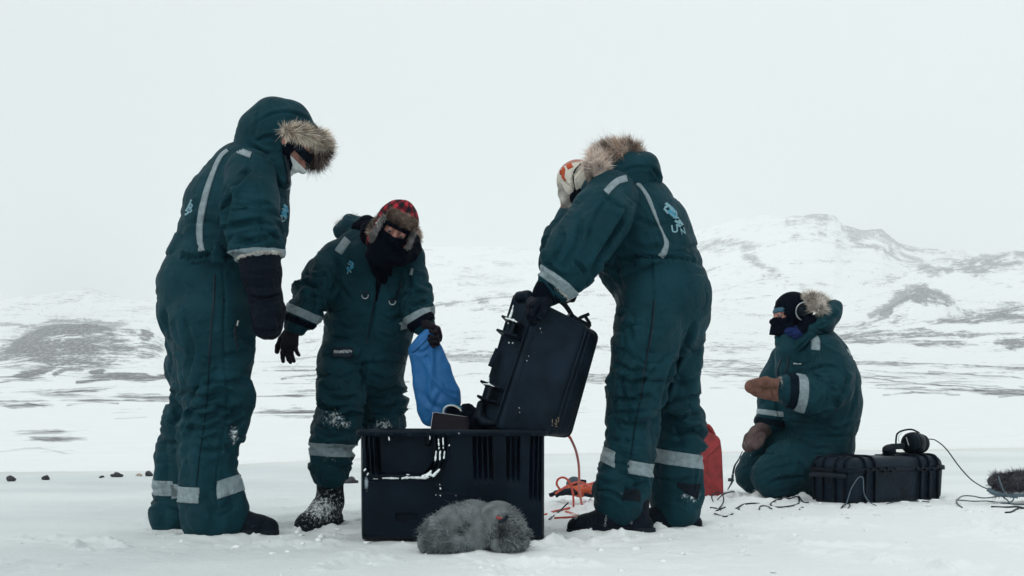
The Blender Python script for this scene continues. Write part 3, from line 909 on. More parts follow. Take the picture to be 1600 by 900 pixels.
def pxband(name, parent, material, src, a, b, D, width, rad=0.16, **kw):
    """band whose centre line crosses the limb from photo point a to b, `width` pixels wide"""
    A, B = P(a[0], a[1], D), P(b[0], b[1], D)
    t = (B - A); t /= np.linalg.norm(t)
    nn = np.cross(t, YA); nn /= np.linalg.norm(nn)
    w = width * D / F / 2
    c = (A + B) / 2
    return band(name, parent, material, src, (c + nn * w, nn), (c - nn * w, -nn), [c], rad, **kw)

def tube(name, parent, material, pts, r, sides=7, n=6, cap=True, smooth_path=True):
    sp = spline(pts, n) if smooth_path else [np.array(p, float) for p in pts]
    R = np.interp(np.linspace(0, 1, len(sp)), np.linspace(0, 1, len(r)), r) if hasattr(r, '__len__') else np.full(len(sp), r)
    vs, fs = [], []
    up = np.array([0.13, 0.2, 0.97])
    for i, p in enumerate(sp):
        t = sp[min(i + 1, len(sp) - 1)] - sp[max(i - 1, 0)]; t = t / max(np.linalg.norm(t), 1e-9)
        e1 = np.cross(t, up)
        if np.linalg.norm(e1) < 0.15: e1 = np.cross(t, np.array([1.0, 0.1, 0]))
        e1 /= np.linalg.norm(e1); e2 = np.cross(t, e1)
        for j in range(sides):
            a = 2 * math.pi * j / sides
            vs.append(p + R[i] * (math.cos(a) * e1 + math.sin(a) * e2))
    for i in range(len(sp) - 1):
        for j in range(sides):
            a = i * sides + j; b = i * sides + (j + 1) % sides
            fs.append((a, b, b + sides, a + sides))
    if cap:
        fs.append(tuple(range(sides))[::-1]); fs.append(tuple(range((len(sp) - 1) * sides, len(sp) * sides)))
    return raw(name, vs, fs, material, parent)

def fur(name, parent, nodes, count, length, width=0.0011, bias=(0, 0, 0), pal=None, curl=0.5, half_dir=None, seed=0, core=True, taper=1.0, side=None):
    """a fur trim: strands growing out of a soft core that follows `nodes` (Nd list)"""
    rg = np.random.default_rng(seed + 11)
    pal = pal or [(0.42, 0.33, 0.25), (0.30, 0.22, 0.16), (0.10, 0.07, 0.055), (0.55, 0.46, 0.37)]
    pal = np.array(pal)
    segL = np.array([np.linalg.norm(b.p - a.p) + 1e-4 for a, b in zip(nodes[:-1], nodes[1:])])
    si = rg.choice(len(segL), count, p=segL / segL.sum()); t = rg.random(count)
    A = np.array([n.p for n in nodes]); R = np.array([n.r for n in nodes])
    T = (A[si + 1] - A[si]) / segL[si][:, None]
    c = A[si] + (A[si + 1] - A[si]) * t[:, None]; r = R[si] + (R[si + 1] - R[si]) * t
    d = rg.normal(size=(count, 3)); d -= T * (d * T).sum(1, keepdims=True) * 0.75
    if half_dir is not None:
        hd = np.array(half_dir, float); hd /= np.linalg.norm(hd)
        s_ = (d @ hd); flip = s_ < -0.3
        d[flip] -= 2 * s_[flip][:, None] * hd
    d /= np.linalg.norm(d, axis=1, keepdims=True)
    root = c + d * r[:, None] * 0.8
    clump = np.stack([fbm(root * 55 + 7 * q, seed + q, 2) for q in range(3)], 1)
    dirn = d + np.array(bias) + clump * 0.9 + rg.normal(size=(count, 3)) * 0.22
    dirn /= np.linalg.norm(dirn, axis=1, keepdims=True)
    L = length * (0.45 + 0.55 * rg.random(count)) * (1 + 0.35 * fbm(root * 30, seed + 5, 2))
    L[rg.random(count) < 0.035] *= 1.5
    bend = rg.normal(size=(count, 3)) * 0.25 * curl + np.array(bias) * curl + clump * curl * 0.6 + np.array([0, 0, -0.25 * curl])
    K = 4
    wv = np.cross(dirn, rg.normal(size=(count, 3))); wv /= np.linalg.norm(wv, axis=1, keepdims=True)
    P_, Cc = [], []
    base = pal[rg.integers(0, len(pal), count)] * (0.8 + 0.4 * rg.random(count))[:, None]
    patch = np.clip(0.85 + 0.9 * fbm(root * 22, seed + 9, 2), 0.3, 1.4)[:, None]
    base = base * patch
    for q in range(K):
        u = q / (K - 1)
        pt = root + dirn * (L * u)[:, None] + bend * (L * u * u)[:, None] * 0.6
        w = width * (1 - 0.86 * u)
        P_.append(pt - wv * w); P_.append(pt + wv * w)
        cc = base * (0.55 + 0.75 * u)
        Cc.append(cc); Cc.append(cc)
    vs = np.stack(P_, 1).reshape(-1, 3); cs = np.stack(Cc, 1).reshape(-1, 3)
    b0 = np.arange(count)[:, None] * (2 * K)
    fs = np.concatenate([b0 + np.array([2 * q, 2 * q + 1, 2 * q + 3, 2 * q + 2]) for q in range(K - 1)])
    if core:
        fl = Field(nodes, 0.006); fl.chain(nodes, 0.01)
        cv, cf = fl.mesh()
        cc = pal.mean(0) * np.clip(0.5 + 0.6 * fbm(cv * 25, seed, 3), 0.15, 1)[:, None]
        cs = np.concatenate([cs, cc]); fs = np.concatenate([fs, cf + len(vs)]); vs = np.concatenate([vs, cv])
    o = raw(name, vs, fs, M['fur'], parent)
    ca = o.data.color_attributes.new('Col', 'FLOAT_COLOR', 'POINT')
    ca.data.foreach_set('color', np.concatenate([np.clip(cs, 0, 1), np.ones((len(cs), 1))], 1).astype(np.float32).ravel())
    return o

# ---- heads: one function used for the skull under every hood, and (inflated and cut) for masks and balaclavas
def frame(fwd, up):
    f_ = np.array(fwd, float); f_ /= np.linalg.norm(f_)
    u = np.array(up, float); u = u - f_ * (u @ f_); u /= np.linalg.norm(u)
    r = np.cross(f_, u)
    return np.stack([r, f_, u], 1)      # columns: right, forward, up

def head_d(x, y, z, grow=0.0):
    """head about 0.24 m tall; origin between the ears, x right, y forward, z up"""
    def ell(cx, cy, cz, a, b, c):
        k = np.sqrt(((x - cx) / a) ** 2 + ((y - cy) / b) ** 2 + ((z - cz) / c) ** 2)
        return (k - 1) * min(a, b, c)
    def sm(a, b, k):
        h = np.maximum(k - np.abs(a - b), 0) / k
        return np.minimum(a, b) - h * h * k / 4
    def sx(a, b, k):
        h = np.maximum(k - np.abs(a - b), 0) / k
        return np.maximum(a, b) + h * h * k / 4
    ax = np.abs(x)
    d = ell(0, -0.012, 0.035, 0.076, 0.094, 0.085)
    d = sm(d, ell(0, 0.030, -0.030, 0.058, 0.062, 0.082), 0.03)       # face and jaw
    d = sm(d, ell(0, 0.062, -0.092, 0.022, 0.024, 0.020), 0.025)      # chin
    d = sx(d, -(np.sqrt((ax - 0.031) ** 2 + (y - 0.100) ** 2 + (z - 0.004) ** 2) - 0.019), 0.014)    # eye sockets
    br = np.sqrt(((ax - 0.026) / 1.9) ** 2 + (y - 0.080) ** 2 + (z - 0.026) ** 2) - 0.010
    d = sm(d, br, 0.014)
    t = np.clip((0.012 - z) / 0.045, 0, 1)
    nz = np.sqrt(ax ** 2 + (y - (0.086 + 0.026 * t)) ** 2 + np.where(z > 0.012, z - 0.012, np.where(z < -0.033, z + 0.033, 0)) ** 2) - (0.008 + 0.006 * t)
    d = sm(d, nz, 0.010)
    d = sm(d, np.sqrt((ax - 0.012) ** 2 + (y - 0.098) ** 2 + (z + 0.033) ** 2) - 0.008, 0.008)
    lip = np.sqrt((ax / 2.4) ** 2 + (y - 0.089) ** 2 + ((z + 0.058)) ** 2) - 0.0085
    d = sm(d, lip, 0.008)
    d = sx(d, -(np.sqrt((ax / 5.5) ** 2 + (y - 0.100) ** 2 + (z + 0.0575) ** 2) - 0.0030), 0.003)
    ear = ell(0, -0.006, 0, 0.0, 0, 0) if False else np.sqrt(((ax - 0.078) / 0.5) ** 2 + ((y + 0.006) / 0.85) ** 2 + ((z - 0.002) / 1.5) ** 2) - 0.021
    d = sm(d, ear, 0.006)
    return d - grow

def head_mesh(c, R, h=0.0035, fn=None, s=1.0, ext=0.15, zlo=-0.17):
    g = np.arange(-ext, ext, h)
    gz_ = np.arange(zlo, 0.16, h)
    X = g[:, None, None]; Y = g[None, :, None]; Z = gz_[None, None, :]
    d = (fn or head_d)(X, Y, Z)
    v, f = nets(np.broadcast_to(d, (len(g), len(g), len(gz_))).astype(np.float32), np.array([g[0], g[0], gz_[0]]), h)
    return (v * s) @ R.T + c, f

def body_mesh(parent, chains, head_c, R, s=1.0, skin=None):
    """the person under the clothes: one mesh, head with a face, neck, trunk and limbs"""
    nodes = [[Nd(n.p, n.r * 0.58, n.q) for n in c] for c in chains]
    fld = Field([n for c in nodes for n in c], 0.012)
    for c in nodes: fld.chain(c, 0.02)
    v, f = fld.mesh()
    hv, hf = head_mesh(head_c, R, s=s)
    o = raw('body', np.concatenate([v, hv]), np.concatenate([f, hf + len(v)]), skin or M['skin'], parent)
    GEO[o.name] = (np.concatenate([v, hv]), np.concatenate([f, hf + len(v)]))
    # eyes
    for sx_ in (-1, 1):
        e_ = thing_ball('eye', parent, M['eye'], head_c + R @ (np.array([sx_ * 0.031, 0.0825, 0.001]) * s), 0.0125 * s)
        thing_ball('iris', e_, M['iris'], head_c + R @ (np.array([sx_ * 0.031, 0.0915, -0.002]) * s), 0.0062 * s)
        thing_ball('eyelid', e_, skin or M['skin'], head_c + R @ (np.array([sx_ * 0.031, 0.0835, 0.008]) * s), 0.0140 * s)
    return o

def thing_ball(name, parent, material, c, r, seg=12):
    bm = bmesh.new(); bmesh.ops.create_uvsphere(bm, u_segments=seg, v_segments=seg // 2 + 2, radius=r)
    for v in bm.verts: v.co += V(c)
    return frombm(name, bm, material, parent)

def local_shell(name, parent, material, c, R, fn, h=0.0035, s=1.0, ext=0.16, zlo=-0.2, seed=0, fold=0.0):
    v, f = head_mesh(c, R, h, fn, s, ext, zlo)
    if fold:
        n = vnormals(v, f)
        v = v + n * (fold * fbm(v * 28, seed, 3))[:, None]
    o = raw(name, v, f, material, parent)
    GEO[o.name] = (v, f)
    return o

# ---- hands: palm, four fingers of different length with bent knuckles, a thumb at the side
def glove(name, parent, material, wrist, fwd, back, curl=0.4, s=1.0, left=False, spread=0.12, thumb=0.5, thick=1.25, grip=None, cuff=None):
    """wrist position, direction of the fingers, direction the back of the hand faces"""
    f_ = np.array(fwd, float); f_ /= np.linalg.norm(f_)
    b = np.array(back, float); b -= f_ * (b @ f_); b /= np.linalg.norm(b)
    r = np.cross(f_, b) * (1 if left else -1)    # towards the thumb
    w = np.array(wrist, float)
    ch = []
    L = [0.074, 0.082, 0.077, 0.060]
    ofs = [0.031, 0.010, -0.011, -0.031]
    base = [0.088, 0.092, 0.088, 0.080]
    rr = [0.0100, 0.0103, 0.0098, 0.0088]
    palm = [[Nd(w - f_ * 0.03 * s, 0.027 * s, 1.0), Nd(w + f_ * 0.02 * s, 0.026 * s)]]
    for i in range(4):
        palm.append([Nd(w + f_ * 0.02 * s + r * ofs[i] * 0.6 * s, 0.017 * s * thick * 0.85), Nd(w + (f_ * base[i] + r * ofs[i]) * s, 0.0135 * s * thick)])
    fing = []
    for i in range(4):
        cu = curl[i] if hasattr(curl, '__len__') else curl * (0.85 + 0.15 * i)
        p = w + (f_ * base[i] + r * ofs[i]) * s
        ang = 0.0
        nodes = [Nd(p - f_ * 0.01 * s, rr[i] * s * thick)]
        for j, (fr, bd) in enumerate(((0.45, 0.9), (0.31, 1.15), (0.24, 0.7))):
            ang += cu * bd
            dv = f_ * math.cos(ang) - b * math.sin(ang) + r * spread * (1.5 - i) / 1.5 * math.cos(ang)
            dv /= np.linalg.norm(dv)
            p = p + dv * L[i] * fr * s
            nodes.append(Nd(p, rr[i] * s * thick * (1 - 0.08 * (j + 1))))
        fing.append(nodes)
    t0 = w + (f_ * 0.022 + r * 0.024) * s
    t1 = t0 + (f_ * 0.030 + r * 0.030 * (1.2 - thumb * 0.5) - b * 0.012) * s
    t2 = t1 + (f_ * 0.030 + r * (0.020 - 0.022 * thumb) - b * 0.016 * (0.5 + thumb)) * s
    t3 = t2 + (f_ * 0.024 + r * (0.008 - 0.022 * thumb) - b * 0.012 * (0.5 + thumb)) * s
    th = [Nd(t0, 0.017 * s * thick), Nd(t1, 0.0135 * s * thick), Nd(t2, 0.0118 * s * thick), Nd(t3, 0.0100 * s * thick)]
    adds = palm + fing + [th]
    fld = Field([n for c in adds for n in c], 0.0028)
    for c in palm: fld.chain(c, 0.012)
    for c in fing + [th]: fld.chain(c, 0.005)
    if cuff:
        fld.chain([Nd(w - f_ * cuff * s, 0.036 * s), Nd(w - f_ * 0.01 * s, 0.031 * s)], 0.01)
    v, f = fld.mesh()
    n = vnormals(v, f)
    v = v + n * (0.0012 * fbm(v * 60, 3, 3))[:, None]
    o = raw(name, v, f, material, parent)
    GEO[o.name] = (v, f)
    return o

def text_on(name, parent, material, tree, txt, anchor, size_px, ang=0.0, squash=1.0, depth=0.0015, eye=None, bold=True):
    """flat lettering sewn on a surface: letters are laid over it from the front"""
    cu = bpy.data.curves.new(name, 'FONT'); cu.body = txt; cu.size = 1.0; cu.align_x = 'CENTER'; cu.align_y = 'CENTER'
    cu.resolution_u = 3
    if bold: cu.offset = 0.018
    ob = bpy.data.objects.new(name, cu)
    COL.objects.link(ob)
    bpy.context.view_layer.update()
    me = bpy.data.meshes.new_from_object(ob.evaluated_get(bpy.context.evaluated_depsgraph_get()))
    bpy.data.objects.remove(ob); bpy.data.curves.remove(cu)
    bm = bmesh.new(); bm.from_mesh(me)
    bmesh.ops.triangulate(bm, faces=bm.faces)
    bmesh.ops.subdivide_edges(bm, edges=bm.edges, cuts=1)
    dead = []
    ca, sa = math.cos(ang), math.sin(ang)
    for v in bm.verts:
        x, y = v.co.x * squash, v.co.y
        q = (anchor[0] + size_px * (x * ca + y * sa), anchor[1] + size_px * (x * sa - y * ca))
        loc, nor = cast(tree, *q)
        if loc is None: dead.append(v)
        else: v.co = loc + nor * (0.0025 + depth)
    bmesh.ops.delete(bm, geom=dead, context='VERTS')
    long_ = [f for f in bm.faces if max(e.calc_length() for e in f.edges) > 0.08]
    bmesh.ops.delete(bm, geom=long_, context='FACES')
    m2 = bpy.data.meshes.new(name); bm.to_mesh(m2); bm.free()
    bpy.data.meshes.remove(me)
    o = link(name, m2, material, parent)
    return o

def strokes_on(name, parent, material, tree, strokes, w, lift=0.004):
    """an embroidered emblem made of short stitched strokes"""
    vs, fs = [], []
    for s_ in strokes:
        ww = w
        if len(s_) and not hasattr(s_[-1], '__len__'): ww = s_[-1]; s_ = s_[:-1]
        sp = spline(s_, 4)
        rows = []
        for i, p in enumerate(sp):
            a = sp[max(i - 1, 0)]; b = sp[min(i + 1, len(sp) - 1)]
            t = (b - a) / max(np.hypot(*(b - a)), 1e-6); nn = np.array([-t[1], t[0]])
            r = []
            for j in (-0.5, 0.5):
                loc, nor = cast(tree, *(p + nn * ww * j))
                r.append(None if loc is None else np.array(loc) + np.array(nor) * lift)
            rows.append(r)
        for a, b in zip(rows[:-1], rows[1:]):
            if all(q is not None for q in a + b) and np.linalg.norm(a[0] - b[0]) < 0.05 and np.linalg.norm(a[0] - a[1]) < 0.03:
                n = len(vs); vs += [a[0], a[1], b[1], b[0]]; fs.append((n, n + 1, n + 2, n + 3))
    if not fs: return None
    o = raw(name, vs, fs, material, parent)
    md = o.modifiers.new('thick', 'SOLIDIFY'); md.thickness = 0.003; md.offset = -1
    return o

def boot_shape(ankle, toe_dir, gzv_, L=0.31, r=0.052, up=0.16, q=1.0):
    """winter boot standing on the snow: ankle point (x,y), toe direction on the ground"""
    d = np.array([toe_dir[0], toe_dir[1], 0.0]); d /= np.linalg.norm(d)
    a = np.array([ankle[0], ankle[1], 0.0]); z = gzv_
    def n(al, zz, rr): return Nd(a + d * al + np.array([0, 0, z + zz]), rr)
    sole = [n(-0.055, 0.040, 0.045), n(0.02, 0.040, 0.046), n(0.11, 0.040, 0.053), n(0.19, 0.038, 0.050), n(0.235, 0.036, 0.042)]
    inst = [n(-0.02, up + 0.05, r + 0.012), n(-0.015, 0.12, r + 0.008), n(0.05, 0.095, r), n(0.13, 0.065, 0.045)]
    return sole, inst
def boot(parent, ankle, toe_dir, g0, snow=(), dust=0.0, up=0.16, seed=1, tread=True, creases=()):
    g = g0 - 0.014
    sole, inst = boot_shape(ankle, toe_dir, g, up=up)
    o = sdf_obj('boot', parent, M['boot'], [sole, inst], h=0.006, k=0.03, halves=[((0, 0, g + 0.004), (0, 0, -1))],
                folds=True, seed=seed, dust_all=dust, snow=snow or [(0, 0, 1, 1, 0)], creases=creases)
    # a rubber sole, slightly wider than the upper
    d = np.array([toe_dir[0], toe_dir[1], 0.0]); d /= np.linalg.norm(d); s_ = np.array([-d[1], d[0], 0.0])
    a = np.array([ankle[0], ankle[1], g])
    prof = [(-0.105, .028), (-0.095, .042), (-0.04, .050), (0.03, .048), (0.10, .056), (0.18, .056), (0.235, .046), (0.27, .028), (0.28, .0)]
    bm = bmesh.new()
    ring = [(x, w) for x, w in prof] + [(x, -w) for x, w in reversed(prof[:-1])]
    lo = [bm.verts.new(V(a + d * x + s_ * w + np.array([0, 0, 0.001]))) for x, w in ring]
    hi = [bm.verts.new(V(a + d * x + s_ * w + np.array([0, 0, 0.032]))) for x, w in ring]
    bm.faces.new(lo[::-1]); bm.faces.new(hi)
    for i in range(len(ring)):
        j = (i + 1) % len(ring); bm.faces.new((lo[i], lo[j], hi[j], hi[i]))
    frombm('sole', bm, M['rubber'], o, bevel=0.006)
    return o
# ================================================================ person 1: standing at the left, hood up, looking down
def person_one():
    G = 0.0
    root = thing('person', 'tall person at far left in teal suit, fur trimmed hood up, black mitten hanging', 'person', (P(330, 650, 4.85)[0], 4.85, gz(P(330, 650, 4.85)[0], 4.85)))
    torso = C((402,262,4.85,40,1.0,0),(387,288,4.85,66,1.0,1),(371,330,4.85,81,.95,2),(363,368,4.85,81,.92,4),(357,396,4.85,76,.92,5),(340,420,4.85,76,.98,5),(329,450,4.85,80,1.0,3),(325,485,4.85,76,1.02,3),(331,522,4.85,66,1.05,4))
    nleg = C((334,505,4.73,66,1,3),(335,545,4.72,61,1,4),(333,585,4.72,56,1,7),(337,620,4.73,52,1,9),(337,650,4.74,49,1,10),(329,676,4.75,46,1,9),(325,710,4.75,45,1,7),(326,752,4.75,45,1,5),(331,786,4.75,48,1,5),(334,806,4.75,51,1,4))
    fleg = C((318,520,4.98,55,1,4),(306,570,5.0,47,1,6),(309,610,5.0,43,1,9),(311,640,5.0,44,1,10),(302,664,5.0,45,1,10),(291,705,5.0,46,1,7),(289,755,5.0,45,1,5),(284,800,5.0,47,1,5))
    narm = C((391,272,4.66,40,1,1),(392,312,4.60,42,1,3),(391,345,4.59,44,1,7),(397,368,4.58,42,1,9),(404,386,4.57,36,1,7),(405,394,4.57,33,1,2))
    farm = C((410,275,5.06,36,1,2),(412,315,5.10,38,1,3),(405,350,5.10,38,1,6),(405,385,5.08,30,1,5))
    creases = [([(350,400),(372,398),(392,402)],4,7),([(352,352),(372,352),(398,346),(420,350),(440,352)],4,7),([(356,372),(390,378),(425,368),(440,362)],4,7),
        ([(354,290),(358,310),(352,335),(350,355)],4,12),([(357,292),(372,284),(392,262)],3.5,7),([(362,330),(392,322),(430,318)],5,4),([(405,356),(425,366),(438,378)],3.5,7),
        ([(398,232),(405,240),(425,246),(446,240)],3,6),
        ([(286,480),(292,520),(300,548),(292,590)],4,7),([(250,520),(275,545),(292,560)],4,5),
        ([(288,610),(315,622),(350,615)],4,6),([(286,640),(320,652),(348,640)],4,6),([(284,668),(318,672),(345,662)],4,6),([(330,632),(360,640),(385,634)],4,6),
        ([(350,600),(372,596),(390,602)],4,6),([(345,655),(362,650),(384,640)],4,7),([(358,668),(372,660),(382,652)],3.5,6),([(300,700),(330,706),(352,700)],4,4),([(318,770),(330,792),(334,812)],4,5),
        ([(345,560),(372,552),(395,548)],4,5),([(372,520),(390,535),(397,545)],4,6),([(262,610),(280,618),(290,612)],4,6),([(258,650),(272,660),(284,652)],4,6),([(250,690),(268,694),(282,690)],4,5),
        ([(256,480),(262,520),(272,540)],4,8),([(280,396),(300,402),(330,398),(350,402)],3,7),([(350,690),(360,705),(368,712)],3.5,5),([(300,560),(320,575),(330,560)],4,4)]
    for i in range(9):       # gathered elastic at the waist
        x = 288 + i * 9.5
        creases.append(([(x, 390 + 1.5 * math.sin(i * 2.1)), (x - 3, 408 + 3 * math.sin(i * 1.3))], 2.0, 4.5))
    seams = [([(352,470),(350,520),(351,560),(355,640),(345,700),(338,760),(340,800)],2.0,4),
             ([(402,262),(404,300),(408,350),(408,385)],1.8,2.5),([(346,398),(350,440),(352,470)],1.8,3)]
    suit = sdf_obj('coverall', root, M['suit'], [torso, nleg, fleg, narm, farm], h=0.0056, k=0.022, creases=creases, seams=seams, seed=4, freq=11,
                   snow=[(366,680,10,18,.42),(355,700,20,40,.17),(366,540,20,20,.1)])
    hc = P(452, 226, 4.85); R = frame((0.72, 0.05, -0.70), (0.70, 0, 0.72))
    body_mesh(root, [torso, nleg, fleg, narm, farm, C((402,262,4.85,60),(430,240,4.85,46))], hc, R, 0.98)
    # hood
    outer = [C((402,250,4.85,42,1.15,1),(412,212,4.85,40,1.1,1),(430,193,4.85,38,1.05,1),(452,192,4.85,33,1.08,1)),
             C((452,196,4.85,34,1.05,0),(476,212,4.85,25,1.1,0)),
             C((415,240,4.85,36,1.2,1),(432,262,4.80,22,1.6,1),(442,284,4.78,11,2.6,0)),
             C((425,215,4.85,38,1.05,0),(446,232,4.85,22,1.45,0))]
    inner = [C((447,215,4.85,26,1.15),(478,238,4.85,27,1.15),(505,262,4.85,36,1.2)), C((446,232,4.85,17,1.5),(472,272,4.85,20,1.5),(490,300,4.85,26,1.6))]
    hcre = [([(392,200),(410,186),(436,176),(462,178),(492,192)],2.2,4),([(398,222),(420,214),(440,220)],3,5),([(385,222),(410,238),(440,240)],3,6),([(440,212),(444,240),(448,275)],2.5,4),([(405,165),(402,190),(396,215)],2.5,3)]
    hood = sdf_obj('hood', root, M['suit'], outer, inner, h=0.0055, k=0.025, creases=hcre, seed=6, freq=7)
    ln = sdf_obj('hood_lining', root, M['black_cloth'], [C((446,214,4.85,28,1.08),(462,228,4.85,27,1.12)), C((445,236,4.85,20,1.4),(456,262,4.84,12,2.2))],
                 [C((455,218,4.85,21,1.15),(480,238,4.85,24,1.15),(505,262,4.85,34,1.2)), C((452,232,4.85,15,1.45),(472,268,4.85,17,1.5),(490,300,4.85,22,1.6))], h=0.006, k=0.02, folds=False)
    tr = bvh(hood, suit)
    ribbon('hood_zip', root, M['zip'], tr, [(444,214),(447,240),(450,262),(452,286)], 7, lift=0.006)
    fn = C((444,205,4.62,5),(456,204,4.64,5.5),(472,207,4.68,6.5),(488,211,4.74,8),(501,217,4.82,9.5),(507,227,4.88,10),(502,228,4.95,9),(486,226,5.02,8))
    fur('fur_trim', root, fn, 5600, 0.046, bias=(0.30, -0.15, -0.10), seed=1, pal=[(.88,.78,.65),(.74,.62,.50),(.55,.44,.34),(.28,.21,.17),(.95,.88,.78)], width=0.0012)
    fn2 = C((508,236,4.84,8),(500,246,4.90,8),(490,252,4.96,7),(482,250,5.02,7))
    fur('fur_trim', root, fn2, 2400, 0.045, bias=(0.2, -0.1, -0.35), seed=2, pal=[(.20,.15,.13),(.10,.08,.08),(.32,.25,.20),(.05,.04,.05)], width=0.0012)
    # white face mask on the nose and chin
    def mfn(x, y, z):
        d = head_d(x, y, z, 0.010)
        d = np.maximum(d, -(head_d(x, y, z, 0.003)))
        d = np.maximum(d, z + 0.030); d = np.maximum(d, -(z + 0.13)); d = np.maximum(d, 0.015 - y)
        return d
    local_shell('face_mask', root, M['white_cloth'], hc, R, mfn, s=0.98, fold=0.002)
    def gfn(x, y, z):        # dark snow goggles
        d = np.maximum(head_d(x, y, z, 0.020), -head_d(x, y, z, 0.004))
        return np.maximum(np.maximum(d, np.abs(z - 0.014) - 0.018), 0.045 - y)
    local_shell('goggles', root, M['plastic'], hc, R, gfn, s=0.98)
    # big gauntlet mitten on the near hand
    mt = [C((405,404,4.56,33,1,0),(408,428,4.56,31,1,1),(413,456,4.56,27,1,2)), C((415,462,4.56,26,1,1),(419,485,4.56,27,1,2),(419,508,4.55,23.5,1,2)), C((423,470,4.62,12),(432,490,4.66,10),(434,502,4.66,8.5))]
    mcre = [([(391,462),(412,466),(438,460)],2.0,8),([(393,512),(415,518),(438,512)],2.0,4),([(380,425),(400,430),(430,424)],3,3),([(385,445),(405,449),(434,445)],3,3)]
    mit = sdf_obj('mitten', root, M['leather'], mt, h=0.0055, k=0.012, creases=mcre, seed=9, freq=16, halves=[(P(405,400,4.56), P(403.2,390,4.56)-P(405,400,4.56))], snow=[(410,455,40,60,.03)])
    rim = [P(405,401,4.56) + np.array([math.cos(a) * 34.5 * 4.56 / F, math.sin(a) * 34.5 * 4.56 / F, 0.16 * math.cos(a) * 34.5 * 4.56 / F * 0.8]) for a in np.linspace(0, 2 * math.pi, 25)]
    rn = [Nd(p, 0.0045) for p in rim]
    fur('cuff_fleece', mit, rn, 1500, 0.008, pal=[(.7,.68,.64),(.55,.53,.5)], width=0.0012, seed=3)
    fm = [C((408,395,5.06,24),(412,430,5.04,24),(416,470,5.02,23),(418,500,5.0,20)), C((424,462,5.0,11),(432,482,4.97,9))]
    sdf_obj('mitten', root, M['leather'], fm, h=0.007, k=0.012, seed=10)
    # tape, zips, marks
    st = bvh(suit)
    ribbon('reflective_tape', root, M['reflect'], st, [(356,235),(345,245),(334,268),(323,300),(315,335),(312,365),(315,392)], [5,6,7,9,10,10,9])
    ribbon('reflective_tape', root, M['reflect'], st, [(362,232),(376,237),(392,243)], 9)
    ribbon('reflective_tape', root, M['reflect'], st, [(446,270),(450,282),(451,296)], 7)
    pxband('reflective_tape', root, M['reflect'], suit, (372,403), (436,397), 4.58, 12, rad=0.13)
    mpx = lambda c: 800 + F * c[:, 0] / c[:, 1]
    pxband('reflective_tape', root, M['reflect'], suit, (246,760), (292,761), 5.0, 23, rad=0.15, gap=lambda c: c[:, 1] < 4.86)
    pxband('reflective_tape', root, M['reflect'], suit, (281,771), (310,771), 4.75, 24, rad=0.17, gap=lambda c: (mpx(c) > 311) | (c[:, 1] > 4.9))
    pxband('reflective_tape', root, M['reflect'], suit, (337,768), (371,756), 4.75, 26, rad=0.17, gap=lambda c: (mpx(c) < 338) | (c[:, 1] > 4.87))
    ribbon('leg_zip', root, M['zip'], st, [(335,428),(334,470),(329,520),(327,570)], 3.2, lift=0.002, m=1)
    ribbon('leg_zip', root, M['seam'], st, [(327,570),(324,620),(318,670),(311,720),(306,770)], 2.0, lift=0.0015, m=1)
    ribbon('pocket_zip', root, M['zip'], st, [(372,500),(367,512),(368,530),(371,545)], 3, m=1)
    ribbon('zip_pull', root, M['metal'], st, [(371,501),(369,509)], 1.6, lift=0.008, m=1)
    # belt loop flap
    ribbon('waist_flap', root, M['suit'], st, [(344,385),(342,398),(340,409)], 24, lift=0.010, th=0.006)
    # emblems, seen edge on at the back and the chest
    strokes_on('emblem', root, M['logo'], st, [[(300,312),(296,322),(291,330)],[(298,318),(301,322),(296,328)],[(296,322),(300,330),(293,333)],[(292,328),(296,332),(290,336)]], 2.0)
    strokes_on('emblem', root, M['logo2'], st, [[(443,320),(446,326),(448,332)],[(440,330),(444,334),(446,340)],[(447,322),(443,330),(441,338)]], 4.5)
    strokes_on('emblem', root, M['logo'], st, [[(443,320),(447,324)],[(440,326),(446,330)],[(442,336),(446,342)],[(438,336),(440,342)],[(444,344),(440,346)]], 1.8)
    # boots
    a1 = P(325, 0, 4.76); a2 = P(283, 0, 5.0)
    for a, dv, Dd in ((a1, (1, -0.02), 4.76), (a2, (1, 0.05), 5.0)):
        boot(root, (a[0] + 0.02, Dd), dv, gz(a[0], Dd) + 0.002, dust=0.16, seed=3)
    return root
person_one()
